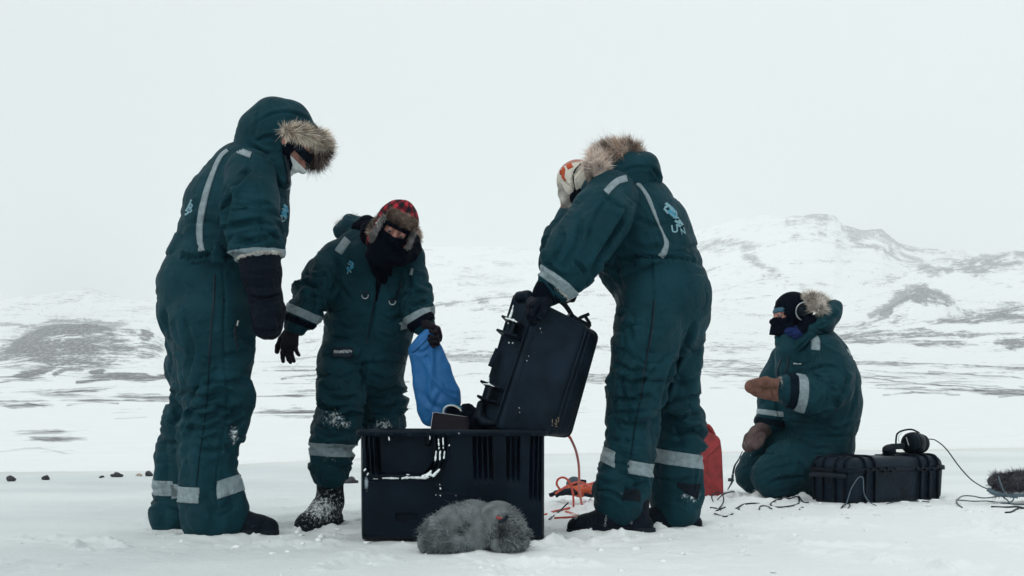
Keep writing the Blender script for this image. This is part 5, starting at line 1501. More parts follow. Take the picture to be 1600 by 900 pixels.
# ================================================================ person 4: kneeling beyond the flat case
def person_four():
    T = 7.12
    gx_, gy_ = P(1260, 650, 7.0)[0], 7.0
    root = thing('person', 'person kneeling in the snow behind the flat case, masked, wearing brown mittens', 'person', (gx_, gy_, gz(gx_, gy_)))
    torso = C((1263,522,T,24,1,1),(1268,545,T,42,1,1),(1273,570,T,56,1,2),(1279,600,T,62,1,3),(1281,630,T,61,1,4),(1281,655,T,56,1,5),(1284,680,T,48,1,4),(1288,700,T,40,1,3))
    collar = C((1228,530,7.05,12,1.4),(1232,548,7.04,20,1.3,1),(1238,575,7.05,28,1.2,2))
    narm = C((1290,550,6.92,28,1,1),(1300,580,6.88,33,1,3),(1298,604,6.86,34,1,5),(1282,620,6.84,31,1,6),(1258,617,6.80,27,1,4),(1236,611,6.78,25,1,3),(1230,609,6.78,22,1,1))
    farm = C((1225,560,7.26,22,1,1),(1212,595,7.26,22,1,3),(1206,630,7.22,22,1,5),(1200,658,7.16,19,1,3),(1198,664,7.14,16,1,1))
    nth_ = C((1292,700,7.12,42,1,3),(1262,712,7.04,42,1,4),(1232,728,6.96,39,1,5),(1208,744,6.92,34,1,3))
    nsh = C((1208,748,6.93,28,1,2),(1240,756,7.0,24,1,3),(1285,758,7.12,21,1,3),(1330,758,7.2,18,1,3))
    fth = C((1262,700,7.24,38,1,3),(1225,706,7.22,37,1,5),(1195,722,7.22,34,1,5),(1181,741,7.22,30,1,3))
    fsh = C((1183,750,7.22,22,1,2),(1240,755,7.3,21,1,2),(1310,755,7.36,18,1,2))
    cre = [([(1270,532),(1290,545),(1318,560)],2,4),([(1265,580),(1288,572),(1312,576)],2.5,6),([(1275,555),(1268,575),(1272,595)],2.5,6),([(1235,560),(1250,570),(1268,566)],2,4),
        ([(1290,600),(1305,612),(1318,605)],2.5,6),([(1275,590),(1290,600),(1306,598)],2.5,4),([(1262,600),(1272,612),(1270,630)],2.5,4),([(1325,580),(1318,610),(1300,640)],2.5,8),([(1338,600),(1330,640),(1318,660)],2.5,5),
        ([(1240,645),(1270,650),(1310,640)],2.5,7),([(1225,655),(1260,662),(1300,660)],2.5,5),([(1230,672),(1260,680),(1300,684)],2.5,5),([(1290,665),(1310,672),(1325,664)],2.5,6),([(1215,690),(1235,682),(1262,690)],2.5,6),([(1262,690),(1272,700),(1300,700)],2.5,6),
        ([(1175,715),(1195,708),(1215,712)],2.5,7),([(1190,730),(1215,716),(1245,712)],2.5,4),([(1195,760),(1220,748),(1260,745)],2.5,8),([(1182,745),(1210,732),(1250,728)],2.5,4),([(1200,775),(1225,766),(1258,764)],2.5,5),([(1160,735),(1172,728),(1190,726)],2,4),([(1245,720),(1258,735),(1262,755)],2.5,5),([(1155,750),(1165,755),(1175,760)],2,3),
        ([(1212,600),(1215,640),(1222,660)],2,5)]
    suit = sdf_obj('coverall', root, M['suit'], [torso, collar, narm, farm, nth_, nsh, fth, fsh], h=0.0075, k=0.03, creases=cre, seams=[([(1281,528),(1283,560)],1.2,3)], seed=54, freq=12,
                   snow=[(1180,772,9,10,.42),(1160,768,8,8,.34),(1172,710,12,12,.22),(1215,745,40,20,.17)])
    hc = P(1236, 493, 7.08); R = frame((-0.97, -0.20, -0.02), (-0.02, 0, 1.0))
    body_mesh(root, [torso, narm, farm, nth_, fth, C((1262,530,T,40),(1246,510,7.1,30))], hc, R, 1.05)
    s = 1.05
    def bala(x, y, z):
        d = np.maximum(head_d(x, y, z, 0.012), -head_d(x, y, z, 0.004))
        slit = np.maximum(np.maximum(np.abs(z - 0.013) - 0.032, np.abs(x) - 0.064), 0.030 - y)
        return np.maximum(d, -slit)
    local_shell('balaclava', root, M['black_cloth'], hc, R, bala, s=s, fold=0.0015, h=0.004)
    def cap(x, y, z):
        d = np.maximum(head_d(x, y, z, 0.008), -head_d(x, y, z, 0.001))
        return np.maximum(np.maximum(d, 0.016 - z), 0.025 - y)
    local_shell('forehead_band', root, M['paleblue'], hc, R, cap, s=s, h=0.004)
    def hood_in(x, y, z):
        k = np.sqrt((x / 0.100) ** 2 + ((y + 0.015) / 0.118) ** 2 + ((z - 0.030) / 0.112) ** 2)
        d = (k - 1) * 0.1
        d = np.maximum(d, -head_d(x, y, z, 0.010))
        return np.maximum(d, (y - 0.078) + 0.3 * np.clip(-z, 0, 1) + 0.0 * x)
    local_shell('inner_hood', root, M['black_cloth'], hc, R, hood_in, s=s, fold=0.003, h=0.004)
    # pointed face guard hanging from the nose
    def guard(x, y, z):
        yy = 0.118 + (-0.0 - z) * 0.22
        d = np.sqrt((x / 1.15) ** 2 + 0 * y + 0 * z) * 1.0 + (y - yy) * 0.75
        shell = np.maximum(d, -(d + 0.010))
        return np.maximum(np.maximum(np.maximum(shell, z + 0.010), -(z + 0.115)), 0.025 - y) 
    local_shell('face_guard', root, M['black_cloth'], hc, R, guard, s=s, fold=0.0015, h=0.004)
    sdf_obj('neck_warmer', root, M['navy'], [C((1231,520,7.06,12,1.8,0),(1240,524,7.06,15,1.9,0),(1250,520,7.06,14,1.9,0))], h=0.005, k=0.02, seed=57, creases=[([(1218,518),(1230,523),(1243,516)],1.4,3),([(1220,524),(1232,528),(1244,522)],1.4,3)])
    sdf_obj('collar', root, M['suit'], [C((1213,527,7.05,3,1),(1218,537,7.04,6,1.8),(1228,546,7.03,8,2.0),(1238,548,7.00,9,1.8),(1250,538,6.99,10,1.8,1),(1264,524,7.0,11,1.8,1),(1276,514,7.02,10,1.6,1)),
                                             C((1214,527,7.12,4,1),(1230,545,7.22,9,1.2),(1254,528,7.28,12,1))], h=0.0055, k=0.02, seed=58, freq=14, creases=[([(1222,541),(1236,551),(1252,540),(1268,524)],1.3,5),([(1232,540),(1246,534),(1262,520)],1.3,3)])
    hood = sdf_obj('hood', root, M['suit'], [C((1268,515,6.98,14,1.2,1),(1284,505,7.02,17,1.6,1),(1296,492,7.1,16,2.0,1),(1302,482,7.12,13,2.0,1)), C((1262,520,7.1,20,1.6),(1288,512,7.12,14,1.8))], [C((1280,470,7.1,10,1.5),(1268,480,7.1,8,1.6))], h=0.006, k=0.02, seed=59, freq=14,
                   creases=[([(1275,512),(1290,505),(1305,490)],1.8,4),([(1284,500),(1296,498),(1310,486)],1.6,4),([(1268,505),(1278,515),(1290,520)],1.6,4)])
    sdf_obj('hood_lining', root, M['black_cloth'], [C((1256,496,7.0,11,1.2),(1266,504,6.99,11,1.3),(1256,514,6.99,10,1.4),(1244,524,6.99,7,1.4))], h=0.006, k=0.02, seed=60)
    sdf_obj('hood_rim', root, M['black_cloth'], [C((1300,478,7.1,7,1.6),(1306,482,7.1,5,1.6))], h=0.006, k=0.02, seed=60)
    pal = [(.62,.56,.48),(.75,.70,.62),(.45,.38,.32),(.22,.18,.16),(.82,.78,.72)]
    fur('fur_trim', root, C((1258,463,7.02,3),(1268,468,6.96,6),(1278,478,6.92,8),(1284,486,6.94,5)), 3000, 0.048, seed=61, pal=pal, bias=(0.1, -.1, 0.05))
    fur('fur_trim', root, C((1264,464,7.08,6),(1280,468,7.12,8),(1292,476,7.14,9)), 1500, 0.045, seed=62, pal=pal, bias=(0, 0, 0.2))
    # headphones worn over the hood
    ec = P(1256, 487, 6.97)
    cup = sdf_obj('ear_cup', root, M['plastic'], [[Nd(ec + np.array([0.0, 0.02, 0]), 0.046, 0.8), Nd(ec + np.array([0, 0.0, 0]), 0.044, 0.6)]], h=0.004, folds=False, dust_all=0)
    tube('cup_rim', cup, M['metal'], [ec + np.array([0.052 * math.cos(a), -0.014, 0.056 * math.sin(a)]) for a in np.linspace(math.radians(70), math.radians(250), 12)], 0.0035, n=1)
    # lapel, tape, zips
    st = bvh(suit)
    ribbon('reflective_tape', root, M['reflect'], st, [(1270,523),(1275,535),(1274,547)], 13)
    ribbon('reflective_tape', root, M['reflect'], st, [(1325,545),(1329,557)], 5)
    pxband('reflective_tape', root, M['reflect'], suit, (1250,592), (1247,636), 6.8, 15, rad=0.17, gap=lambda c: c[:, 1] > 7.0)
    pxband('cuff_strap', root, M['suit_dark'], suit, (1236,590), (1233,634), 6.8, 14, rad=0.16, gap=lambda c: c[:, 1] > 6.95)
    pxband('reflective_tape', root, M['reflect'], suit, (1184,643), (1220,648), 7.19, 8, rad=0.13)
    pxband('cuff_strap', root, M['suit_dark'], suit, (1182,656), (1217,662), 7.16, 10, rad=0.12)
    ribbon('front_zip', root, M['zip'], st, [(1233,556),(1230,575),(1224,590)], 3, m=1)
    ribbon('chest_label', root, M['print'], st, [(1240,568.5),(1252,568.5)], 1.4, m=1)
    ribbon('chest_zip', root, M['zip'], st, [(1222,560),(1216,575),(1214,590)], 2, m=1)
    # mittens
    mm = [C((1222,609,6.78,18,1,0),(1212,609,6.77,17,.8,1),(1198,607,6.76,16.5,.75,1),(1184,605,6.75,14.5,.75,1),(1174,604,6.74,11,.7,0)), C((1208,600,6.70,9,1,0),(1196,596,6.67,8,1,0),(1188,596,6.66,6.5,1,0))]
    mo = sdf_obj('mitten', root, M['tan'], mm, h=0.0045, k=0.012, seed=63, freq=22, snow=[(1166,604,10,14,.24)], creases=[([(1210,594),(1205,610),(1210,624)],1.2,4)])
    ring = [Nd(P(1219, 609, 6.78) + np.array([0.006 * math.sin(a), math.cos(a), math.sin(a)]) * 0.071, 0.006) for a in np.linspace(0, 2 * math.pi, 22)]
    fur('cuff_fleece', mo, ring, 1300, 0.010, pal=[(.5,.44,.38),(.4,.34,.3),(.6,.55,.5)], seed=64)
    mf = [C((1193,670,7.12,14,1,0),(1184,678,7.08,14,.9,1),(1175,688,7.05,14,.8,1),(1170,696,7.03,11,.8,0)), C((1190,682,7.0,7,1),(1186,692,6.99,6.5,1),(1181,698,6.99,5.5,1))]
    sdf_obj('mitten', root, M['greybrown'], mf, h=0.0045, k=0.010, seed=65, freq=22, snow=[(1165,694,12,12,.30)], creases=[([(1184,668),(1186,680),(1182,694)],1.2,4)])
    for px, D_ in ((1338, 7.23), (1322, 7.38)):
        q = P(px, 0, D_)
        boot(root, (q[0] - 0.04, D_), (0.99, 0.1), gz(q[0], D_) + 0.002, dust=0.1, seed=9)
    return root
person_four()
# ================================================================ equipment
def bar(name, parent, material, a, b, w, t, up=(0, -1, 0), bevel=0.0015, taper=1.0):
    """a solid bar from a to b; w across, t along `up`"""
    a, b = np.array(a, float), np.array(b, float)
    d = b - a; L = np.linalg.norm(d); d /= L
    u = np.array(up, float); u -= d * (u @ d); u /= np.linalg.norm(u); s = np.cross(d, u)
    bm = bmesh.new(); q = []
    for i, p in enumerate((a, b)):
        k = taper if i else 1.0
        for x, y in ((-1, -1), (1, -1), (1, 1), (-1, 1)):
            q.append(bm.verts.new(V(p + s * x * w / 2 * k + u * y * t / 2)))
    for f in ((0, 1, 2, 3), (7, 6, 5, 4), (0, 4, 5, 1), (1, 5, 6, 2), (2, 6, 7, 3), (3, 7, 4, 0)): bm.faces.new([q[i] for i in f])
    return frombm(name, bm, material, parent, smooth=False, bevel=bevel)

def qring(c, r, seg=4, out=0.0):
    c = [np.array(p, float) for p in c]
    ctr = sum(c) / 4
    if out:
        n = []
        for i in range(4):
            a = c[i] - c[i - 1]; b = c[i] - c[(i + 1) % 4]
            a /= np.linalg.norm(a); b /= np.linalg.norm(b)
            n.append(c[i] + (a + b) * out)
        c = n
    ring = []
    for i in range(4):
        p = c[i]; a = c[i - 1]; b = c[(i + 1) % 4]
        da = (a - p); la = np.linalg.norm(da); db = (b - p); lb = np.linalg.norm(db)
        s = p + da / la * min(r, la * .45); e = p + db / lb * min(r, lb * .45)
        for j in range(seg + 1):
            t = j / seg
            ring.append((1 - t) ** 2 * s + 2 * t * (1 - t) * p + t * t * e)
    return ring

def loft(name, parent, material, rings, cap0=True, cap1=True, smooth=True):
    n = len(rings[0]); vs = [p for r in rings for p in r]; fs = []
    for i in range(len(rings) - 1):
        for j in range(n):
            k = (j + 1) % n
            fs.append((i * n + j, i * n + k, (i + 1) * n + k, (i + 1) * n + j))
    if cap0: fs.append(tuple(range(n))[::-1])
    if cap1: fs.append(tuple(range((len(rings) - 1) * n, len(rings) * n)))
    bm = bmesh.new(); bv = [bm.verts.new(V(p)) for p in vs]
    for f in fs: bm.faces.new([bv[i] for i in f])
    o = frombm(name, bm, material, parent, smooth=smooth)
    if smooth:
        m = o.modifiers.new('edges', 'EDGE_SPLIT'); m.split_angle = math.radians(48)
    return o

def lump(name, parent, pts, seed, material=None, flat=0.6):
    """a bit of snow caught on something: list of (position, radius)"""
    nd = [Nd(p, r, 1.0) for p, r in pts]
    fld = Field(nd, 0.0022 if max(r for _, r in pts) < 0.012 else 0.004, 0.012); fld.chain(nd, 0.006)
    v, f = fld.mesh(); n = vnormals(v, f)
    v = v + n * (0.0022 * fbm(v * 170, seed, 3))[:, None]
    return raw(name, v, f, material or M['snowlump'], parent)

# ---------------------------------------------------------------- big open transport box
def big_box():
    D0, D1 = 4.45, 4.97
    xl, xr = P(562, 0, D0)[0], P(851, 0, D0)[0]
    g = gz((xl + xr) / 2, 4.7)
    root = thing('transport_box', 'large open black moulded transport box standing in the middle of the group', 'transport box', ((xl + xr) / 2, 4.7, g))
    px = np.arange(562, 851.01, 0.8); py = np.arange(684.0, 848.1, 0.8)
    X, Y = np.meshgrid(px, py)
    h = np.zeros_like(X)
    def ss(a, b, v): t = np.clip((v - a) / (b - a), 0, 1); return t * t * (3 - 2 * t)
    xo_r = np.interp(Y, [680, 701, 722, 737, 751, 752], [702, 703, 699, 690, 675, 674])
    xo_l = np.interp(Y, [680, 700, 706, 735, 752], [569, 569, 567, 567, 576])
    sh_l = np.interp(Y, [680, 702, 710, 735, 751], [0, 0, 4, 6, 12]); sh_r = np.interp(Y, [680, 700, 708, 722, 737, 751], [0, 0, 3, 5, 9, 14])
    inz = ss(-1, 1, X - xo_l) * ss(-1, 1, xo_r - X) * ss(-1, 0.6, 751.5 - Y)
    h += 0.024 * inz
    # recessed panel with rounded lower corners
    cx, cy, hx, hy, rr = 632, 705, 45, 38, 12
    qx = np.abs(X - cx) - (hx - rr); qy = np.abs(Y - cy) - (hy - rr)
    dp = np.hypot(np.maximum(qx, 0), np.maximum(qy, 0)) + np.minimum(np.maximum(qx, qy), 0) - rr
    h -= (0.050 + 0.004 * fbm(np.stack([X.ravel() / 30, Y.ravel() / 30, 0 * X.ravel()], 1), 4, 2).reshape(X.shape)) * ss(1.2, -1.2, dp)
    for off in (4.2, 11.4, 18.2):        # slots between the ribs of the handle frame
        h -= 0.030 * np.exp(-((X - (570 + off + sh_l * 0.35)) / 1.5) ** 2) * inz * ss(744, 738, Y)
    for off in (5.0, 12.0, 19.2):
        h -= 0.030 * np.exp(-((X - (xo_r - off)) / 1.6) ** 2) * inz * ss(748, 744, Y)
    h += 0.012 * np.exp(-((Y - 746) / 2.2) ** 2) * ss(578, 584, X) * ss(680, 672, X)
    for gx_ in (741, 749, 757, 766):
        h -= 0.028 * np.exp(-((X - gx_ - (Y - 690) * 0.03) / 1.9) ** 2) * ss(762, 735, Y)
    for gx_ in (794, 802, 810):
        h -= 0.026 * np.exp(-((X - gx_ + (Y - 690) * 0.0) / 1.9) ** 2) * ss(766, 735, Y)
    for gx_ in (831, 838, 845):
        h -= 0.026 * np.exp(-((X - gx_ + (Y - 690) * 0.02) / 1.8) ** 2) * ss(800, 760, Y)
    h += 0.018 * ss(-1, 1, X - 664.5) * ss(-1, 1, 672 - X) * ss(700, 697, Y)
    h += 0.018 * ss(-1, 1, X - 602.5) * ss(-1, 1, 608 - X) * ss(691, 688, Y)
    h += 0.010 * (np.exp(-(((X - 687) / 5) ** 2 + ((Y - 763) / 4) ** 2)))
    h -= 0.012 * ss(-1, 1, X - 618) * ss(-1, 1, 652 - X) * ss(-1, 1, Y - 806) * ss(-1, 1, 818 - Y)
    for k in range(9):
        h += 0.006 * np.exp(-(((X - 682 - k * 5.2) / 1.5) ** 2 + ((Y - 776) / 1.3) ** 2))
    ex = np.minimum(X - 562, 851 - X)
    h -= 0.035 * (1 - np.clip(ex / 5, 0, 1)) ** 2
    h -= 0.020 * np.clip((Y - 838) / 10, 0, 1) ** 2
    h -= 0.00010 * (Y - 684) * 1.2
    dep = D0 - h
    vx = (X - 800) / F * D0; vz = EYE + (HOR - Y) / F * D0 + g
    vs = np.stack([vx, dep, vz], -1).reshape(-1, 3)
    ny, nx = X.shape
    i, j = np.meshgrid(np.arange(ny - 1), np.arange(nx - 1), indexing='ij')
    q = np.stack([i * nx + j, (i + 1) * nx + j, (i + 1) * nx + j + 1, i * nx + j + 1], -1).reshape(-1, 4)
    # skirt back to the shell
    per = [(0, j) for j in range(nx)] + [(i, nx - 1) for i in range(1, ny)] + [(ny - 1, j) for j in range(nx - 2, -1, -1)] + [(i, 0) for i in range(ny - 2, 0, -1)]
    pid = np.array([a * nx + b for a, b in per]); base = len(vs)
    back = vs[pid].copy(); back[:, 1] = D0 + 0.075
    vs = np.concatenate([vs, back]); n = len(pid); k = np.arange(n)
    q2 = np.stack([pid[k], pid[(k + 1) % n], base + (k + 1) % n, base + k], 1)
    front = raw('front_wall', vs, np.concatenate([q, q2]), M['plastic'], root)
    a = front.data.attributes.new('snow', 'FLOAT', 'POINT')
    sn = 0.16 * np.exp(-(((X - 572) / 5) ** 2 + ((Y - 760) / 14) ** 2)) * 3 + 0.10 * np.exp(-(((X - 632) / 40) ** 2 + ((Y - 712) / 30) ** 2)) + 0.12 * np.exp(-(((X - 687) / 6) ** 2 + ((Y - 762) / 5) ** 2))
    a.data.foreach_set('value', np.concatenate([sn.ravel(), np.zeros(n)]).astype(np.float32))
    top = EYE + (HOR - 685) / F * D0 + g
    def rect(z, out=0.0, y0=D0 + 0.06): return [np.array([xl + 0.006 - out, y0 - out, z]), np.array([xr - 0.006 + out, y0 - out, z]), np.array([xr - 0.006 + out, D1 + out, z]), np.array([xl + 0.006 - out, D1 + out, z])]
    rings = [qring(rect(g + 0.002), .05), qring(rect(g + .02, .0), .05), qring(rect(top), .05)]
    inner = [qring(rect(top, -.012), .04), qring(rect(g + .05, -.02), .04)]
    loft('shell', root, M['plastic'], rings + inner, True, True)
    # overhanging rim
    def rr_(z, o_): return qring(rect(z, o_, D0 + 0.0), .035, 4)
    rim_top = EYE + (HOR - 674.5) / F * D0 + g
    rim_bot = EYE + (HOR - 684.5) / F * D0 + g
    rim = loft('rim', root, M['plastic'], [rr_(rim_bot, .0), rr_(rim_bot, .014), rr_(rim_bot + .010, .020), rr_(rim_top - .006, .020), rr_(rim_top, .014), rr_(rim_top, -.006), rr_(rim_top - .006, -.014), rr_(rim_bot, -.014), rr_(rim_bot, .0)], False, False)
    # rim notches and clips seen from the front
    for x in (588, 612, 640, 668, 700, 716, 792, 833):
        bar('rim_clip', root, M['plastic'], P(x - 3, 682, D0 - .022) + [0, 0, g], P(x + 3, 682, D0 - .022) + [0, 0, g], .012, .012, (0, 0, 1))
    # snow lodged on the handle ledge and in the slots
    def S(x, y, r, d=0.02): return (P(x, y, D0 - d) + np.array([0, 0, g]), r * D0 / F)
    lump('ledge_snow', root, [S(598, 749.5, 1.5, .016), S(612, 749, 2.2, .016), S(622, 750, 1.6, .016)], 1)
    lump('ledge_snow', root, [S(628, 750, 1.6, .018), S(636, 747.5, 3.2, .018), S(652, 748, 3.0, .018), S(664, 748, 3.3, .018), S(671, 745, 4.2, .016)], 2)
    lump('ledge_snow', root, [S(583, 751, .6, .018), S(590, 751, .7, .018)], 3)
    for (x0, y0, x1, y1, r) in ((677,746,686,737,2.4),(680,722,681.5,708,1.5),(687,721,688,708,1.5),(693.5,719,695,708,1.3),(685.5,699,685.5,689,1.3),(692.5,698,692.5,687,1.3),(685.5,704,686,702,1.2),(692.5,703,692.5,701.5,1.1),(701.5,699,702,698,1.3),(671.5,742,673,739,2.0),(608,690,607.5,686,1.2),(672,690,671.5,684,1.0),(571,736,569,738,1.3),(575,743,574,745,1.2)):
        lump('slot_snow', root, [S(x0, y0, r, .020), S(x1, y1, r * .8, .020)], int(x0))
    for (x, y, r) in ((688,766,1.6),(681,776,.8),(688,777,1.0),(712,777,.5),(687,760,.9),(717,680,.9)):
        lump('snow_fleck', root, [S(x, y, r, .012 if y > 700 else .03), S(x + .5, y + 1, r * .8, .012 if y > 700 else .03)], int(x + y))
    return root
big_box()

# things standing in the box
def laptop():
    a, b, c, d = P(672, 676, 4.70), P(677, 644.5, 4.74), P(733, 652, 4.74), P(732, 676, 4.70)
    root = thing('laptop', 'thin dark laptop sticking up out of the open box beside the tilted case', 'laptop', (float((a[0] + d[0]) / 2), 4.70, 0.25))
    dn = (a - b) * 2.0
    cs = [b, c, d + (d - c) * 3.0, a + dn]
    nrm = np.cross(c - b, a - b); nrm /= np.linalg.norm(nrm)
    if nrm[1] > 0: nrm = -nrm
    loft('lid', root, M['laptop'], [qring([p - nrm * .003 for p in cs], .010), qring([p + nrm * .002 for p in cs], .012), qring([p + nrm * .0035 for p in cs], .014, out=-.0015)])
    tube('lid_edge', root, M['metal'], [b + (a - b) * .9 + nrm * .001, b + (a - b) * .15 + nrm * .001, b + (c - b) * .06 + nrm * .001, c + (b - c) * .05 + nrm * .001], 0.0012, sides=5)
    z0 = min(p[2] for p in cs)
    base = [np.array([cs[3][0], 4.69, z0 + .004]), np.array([cs[2][0], 4.69, z0 + .004]), np.array([cs[2][0], 4.90, z0 + .004]), np.array([cs[3][0], 4.90, z0 + .004])]
    loft('keyboard_base', root, M['laptop'], [qring(base, .01), qring([p + np.array([0, 0, .014]) for p in base], .01)])
laptop()

def pads():
    root = thing('gear_pouch', 'dark lumpy padded pouch between the laptop and the tilted case', 'pouch', P(727, 660, 4.86))
    sdf_obj('pouch_body', root, M['black_cloth'], [C((718,655,4.88,14,1,3),(728,652,4.88,14,1,4),(740,654,4.88,14,1,3),(738,668,4.86,18,1,2),(738,700,4.86,20,1,2))], h=0.005, seed=70, freq=40)
    for k, (x, y) in enumerate(((722,646),(733,647))):
        thing_ball('pad_knob', root, M['suit_dark'], P(x, y, 4.80), 0.011, 8)
    r2 = thing('coiled_strap', 'small coil of pale and teal rimmed strap at the mouth of the blue bag', 'strap coil', P(704, 640, 4.84))
    for q, (rx, ry, m_, ox) in enumerate(((15, 12, M['fleece'], 0), (17.5, 13.5, M['logo2'], 1), (12, 10, M['zip'], 1), (9, 7.5, M['rubber'], 2), (14, 11, M['suit_dark'], 5))):
        pts = [P(708 + ox + rx * math.cos(t), 646 - ry * math.sin(t) + 3 * math.cos(t), 4.84 + .01 * q) for t in np.linspace(math.radians(20), math.radians(200), 12)]
        tube('strap_loop', r2, m_, pts, 0.0028 if q else 0.0036, sides=6, n=2)
    sdf_obj('strap_pad', r2, M['black_cloth'], [C((703,650,4.88,9,1,1),(712,643,4.88,9,1,1),(720,650,4.88,9,1,1),(715,662,4.88,10))], h=0.005, seed=71)
pads()

def blue_bag():
    root = thing('blue_bag', 'bright blue cloth bag held upside down by the person in plaid hat', 'bag', P(680, 590, 5.03))
    D = 5.04
    rows = [(671,521,8,.6),(667,533,13,.5),(664,548,21,.42),(670,566,23,.42),(674,585,26,.40),(680,605,28,.40),(685,622,30,.40),(685,636,28,.42),(677,648,17,.5),(671,655,8,.6)]
    ch = C(*[(x, y, D, r, q, 0.3) for x, y, r, q in rows])
    tipc = C((648,546,D,7,.6,0),(668,534,D,9,.6,0),(676,523,D,6,.5,0))
    edge = C((652,560,D,8,.7,0),(657,600,D,8,.7,0),(663,640,D,7,.7,0),(668,652,D,7,.7,0))
    edge2 = C((684,545,D,6,.7,0),(695,575,D,6,.7,0),(708,612,D,7,.7,0),(711,628,D,7,.7,0))
    cre = [([(676,528),(675,560),(678,592),(700,612),(712,626)],3.5,-3),([(662,560),(658,590),(664,620),(670,645)],6,2),([(690,612),(682,628),(676,645)],4,2.5),([(656,556),(668,575),(672,600),(668,625)],3.5,-3),([(648,548),(660,550),(674,540),(682,530)],2.5,4),([(692,600),(700,610),(714,618)],2.5,3),([(660,612),(672,630),(690,640)],4,3)]
    o = sdf_obj('bag_cloth', root, M['blue'], [ch, tipc, edge, edge2], h=0.0045, k=0.03, creases=cre, seed=72, freq=9, seams=[([(643,552),(665,540),(680,522)],1.2,2)])
    t = bvh(o)
    ribbon('bag_hem', root, M['blue'], t, [(643,549),(656,538),(672,520)], 6, lift=0.004)
blue_bag()

# ---------------------------------------------------------------- the tilted hard case
def tilted_case():
    TL, TR, BR, BL = P(805,457,4.76), P(935,522,4.80), P(890,683,4.82), P(742,668,4.78)
    fTL, fTR, fBR, fBL = P(842,471,4.66), P(917,508,4.68), P(862,681,4.70), P(778,672,4.67)
    seam = [BL, BR, TR, TL]; frontq = [fBL, fBR, fTR, fTL]
    back = [P(750,660,4.94), P(880,676,4.98), P(922,530,4.96), P(812,470,4.92)]
    root = thing('hard_case', 'black hard case with latches, tipped up on the box edge by the bending person', 'hard case', (float(BR[0] + BL[0]) / 2, 4.8, float(BL[2])))
    def L(a, b):      # lateral and depth mix between seam and front
        return [np.array([s[0] + (f[0] - s[0]) * a, s[1] + (f[1] - s[1]) * b, s[2] + (f[2] - s[2]) * a]) for s, f in zip(seam, frontq)]
    yv = np.array([0, 1, 0.0])
    lid = loft('lid', root, M['plastic_worn'], [qring(seam, .035, 6, .000), qring(L(.04, .12), .036, 6), qring(L(.35, .45), .038, 6), qring(L(.72, .75), .036, 6), qring(L(.90, .92), .032, 6), qring(L(1.0, 1.0), .03, 6), qring(L(1.0, 1.02), .026, 6, -.008), qring(L(1.0, 1.02), .02, 6, -.03)], cap0=True, cap1=True)
    a = lid.data.attributes.new('snow', 'FLOAT', 'POINT')
    loft('base_shell', root, M['plastic'], [qring([p + yv * .004 for p in seam], .035, 6, .001), qring([p + yv * .012 for p in seam], .035, 6, .001), qring([s + (b - s) * .5 for s, b in zip(seam, back)], .04, 6), qring([s + (b - s) * .9 for s, b in zip(seam, back)], .045, 6), qring(back, .05, 6, -.012)])
    loft('seam_flange', root, M['plastic'], [qring([p - yv * .005 for p in seam], .035, 6, .0), qring([p - yv * .005 for p in seam], .035, 6, .005), qring([p + yv * .009 for p in seam], .035, 6, .005), qring([p + yv * .009 for p in seam], .035, 6, .0)], False, False)
    # raised double rib down both long sides of the lid
    def on(px, py, d=4.655): return P(px, py, d)
    for (p, q, w) in (((848,476),(786,668),.006), ((836,474),(772,664),.005), ((916,516),(866,674),.007), ((922,519),(873,676),.006)):
        dd = 4.662 if p[0] < 860 else (4.672 if p[0] < 920 else 4.69)
        bar('lid_rib', root, M['plastic_worn'], P(*p, dd), P(*q, dd + .012), w, .012, (0, -1, 0))
    bar('lid_rib', root, M['plastic_worn'], P(852,479,4.664), P(906,506,4.674), .008, .010, (0, -1, 0))
    # corner bumper at the bottom left
    sdf_obj('corner_bumper', root, M['plastic'], [C((752,632,4.735,7,1),(749,652,4.735,8,1.2),(758,661,4.72,8,1),(772,662,4.70,7,1))], h=0.004, k=0.02, folds=False, dust_all=0)
    sdf_obj('corner_bumper', root, M['plastic'], [C((812,464,4.72,9,1),(824,463,4.70,8,1),(832,472,4.69,7,1))], h=0.004, k=0.02, folds=False, dust_all=0)
    def latch(rows):
        (x0, y0, x1, y1), (x2, y2, x3, y3), (bx, by, cx, cy) = rows
        o = bar('latch', root, M['plastic'], P(bx, by, 4.70), P(cx, cy, 4.70), .030, .030, (0, -1, 0), bevel=.004)
        bar('latch_bracket', o, M['plastic'], P(x0, y0, 4.73), P(x1, y1, 4.66), .011, .040, (0, -1, .2), bevel=.003)
        bar('latch_bracket', o, M['plastic'], P(x2, y2, 4.73), P(x3, y3, 4.66), .011, .040, (0, -1, .2), bevel=.003)
        bar('latch_hook', o, M['rubber'], P(bx + 3, by + 2, 4.67), P(cx + 3, cy - 2, 4.67), .012, .018, (0, -1, 0), bevel=.002)
        return o
    latch(((787,497,815,508),(779,518,811,528),(800,503,794,524)))
    latch(((754,598,784,609),(749,621,778,631),(764,603,757,626)))
    bar('padlock_eye', root, M['metal'], P(770,555,4.72), P(768,563,4.72), .018, .012, (0, -1, 0), bevel=.003)
    bar('padlock_eye', root, M['plastic'], P(778,545,4.72), P(766,573,4.72), .022, .020, (0, -1, 0), bevel=.003)
    for (x, y) in ((801,536),(794,505)):
        thing_ball('rivet', root, M['print'], P(x, y, 4.668), .0035, 8)
    # top handle and its brackets, second latch at the top
    tube('handle', root, M['rubber'], [P(842,470,4.80), P(848,461,4.80), P(862,464,4.80), P(880,474,4.81), P(892,490,4.82), P(896,500,4.82)], [.009,.010,.011,.011,.010,.009], sides=8)
    bar('handle_bracket', root, M['plastic'], P(837,462,4.79), P(848,474,4.79), .030, .05, (0, -1, 0), bevel=.004)
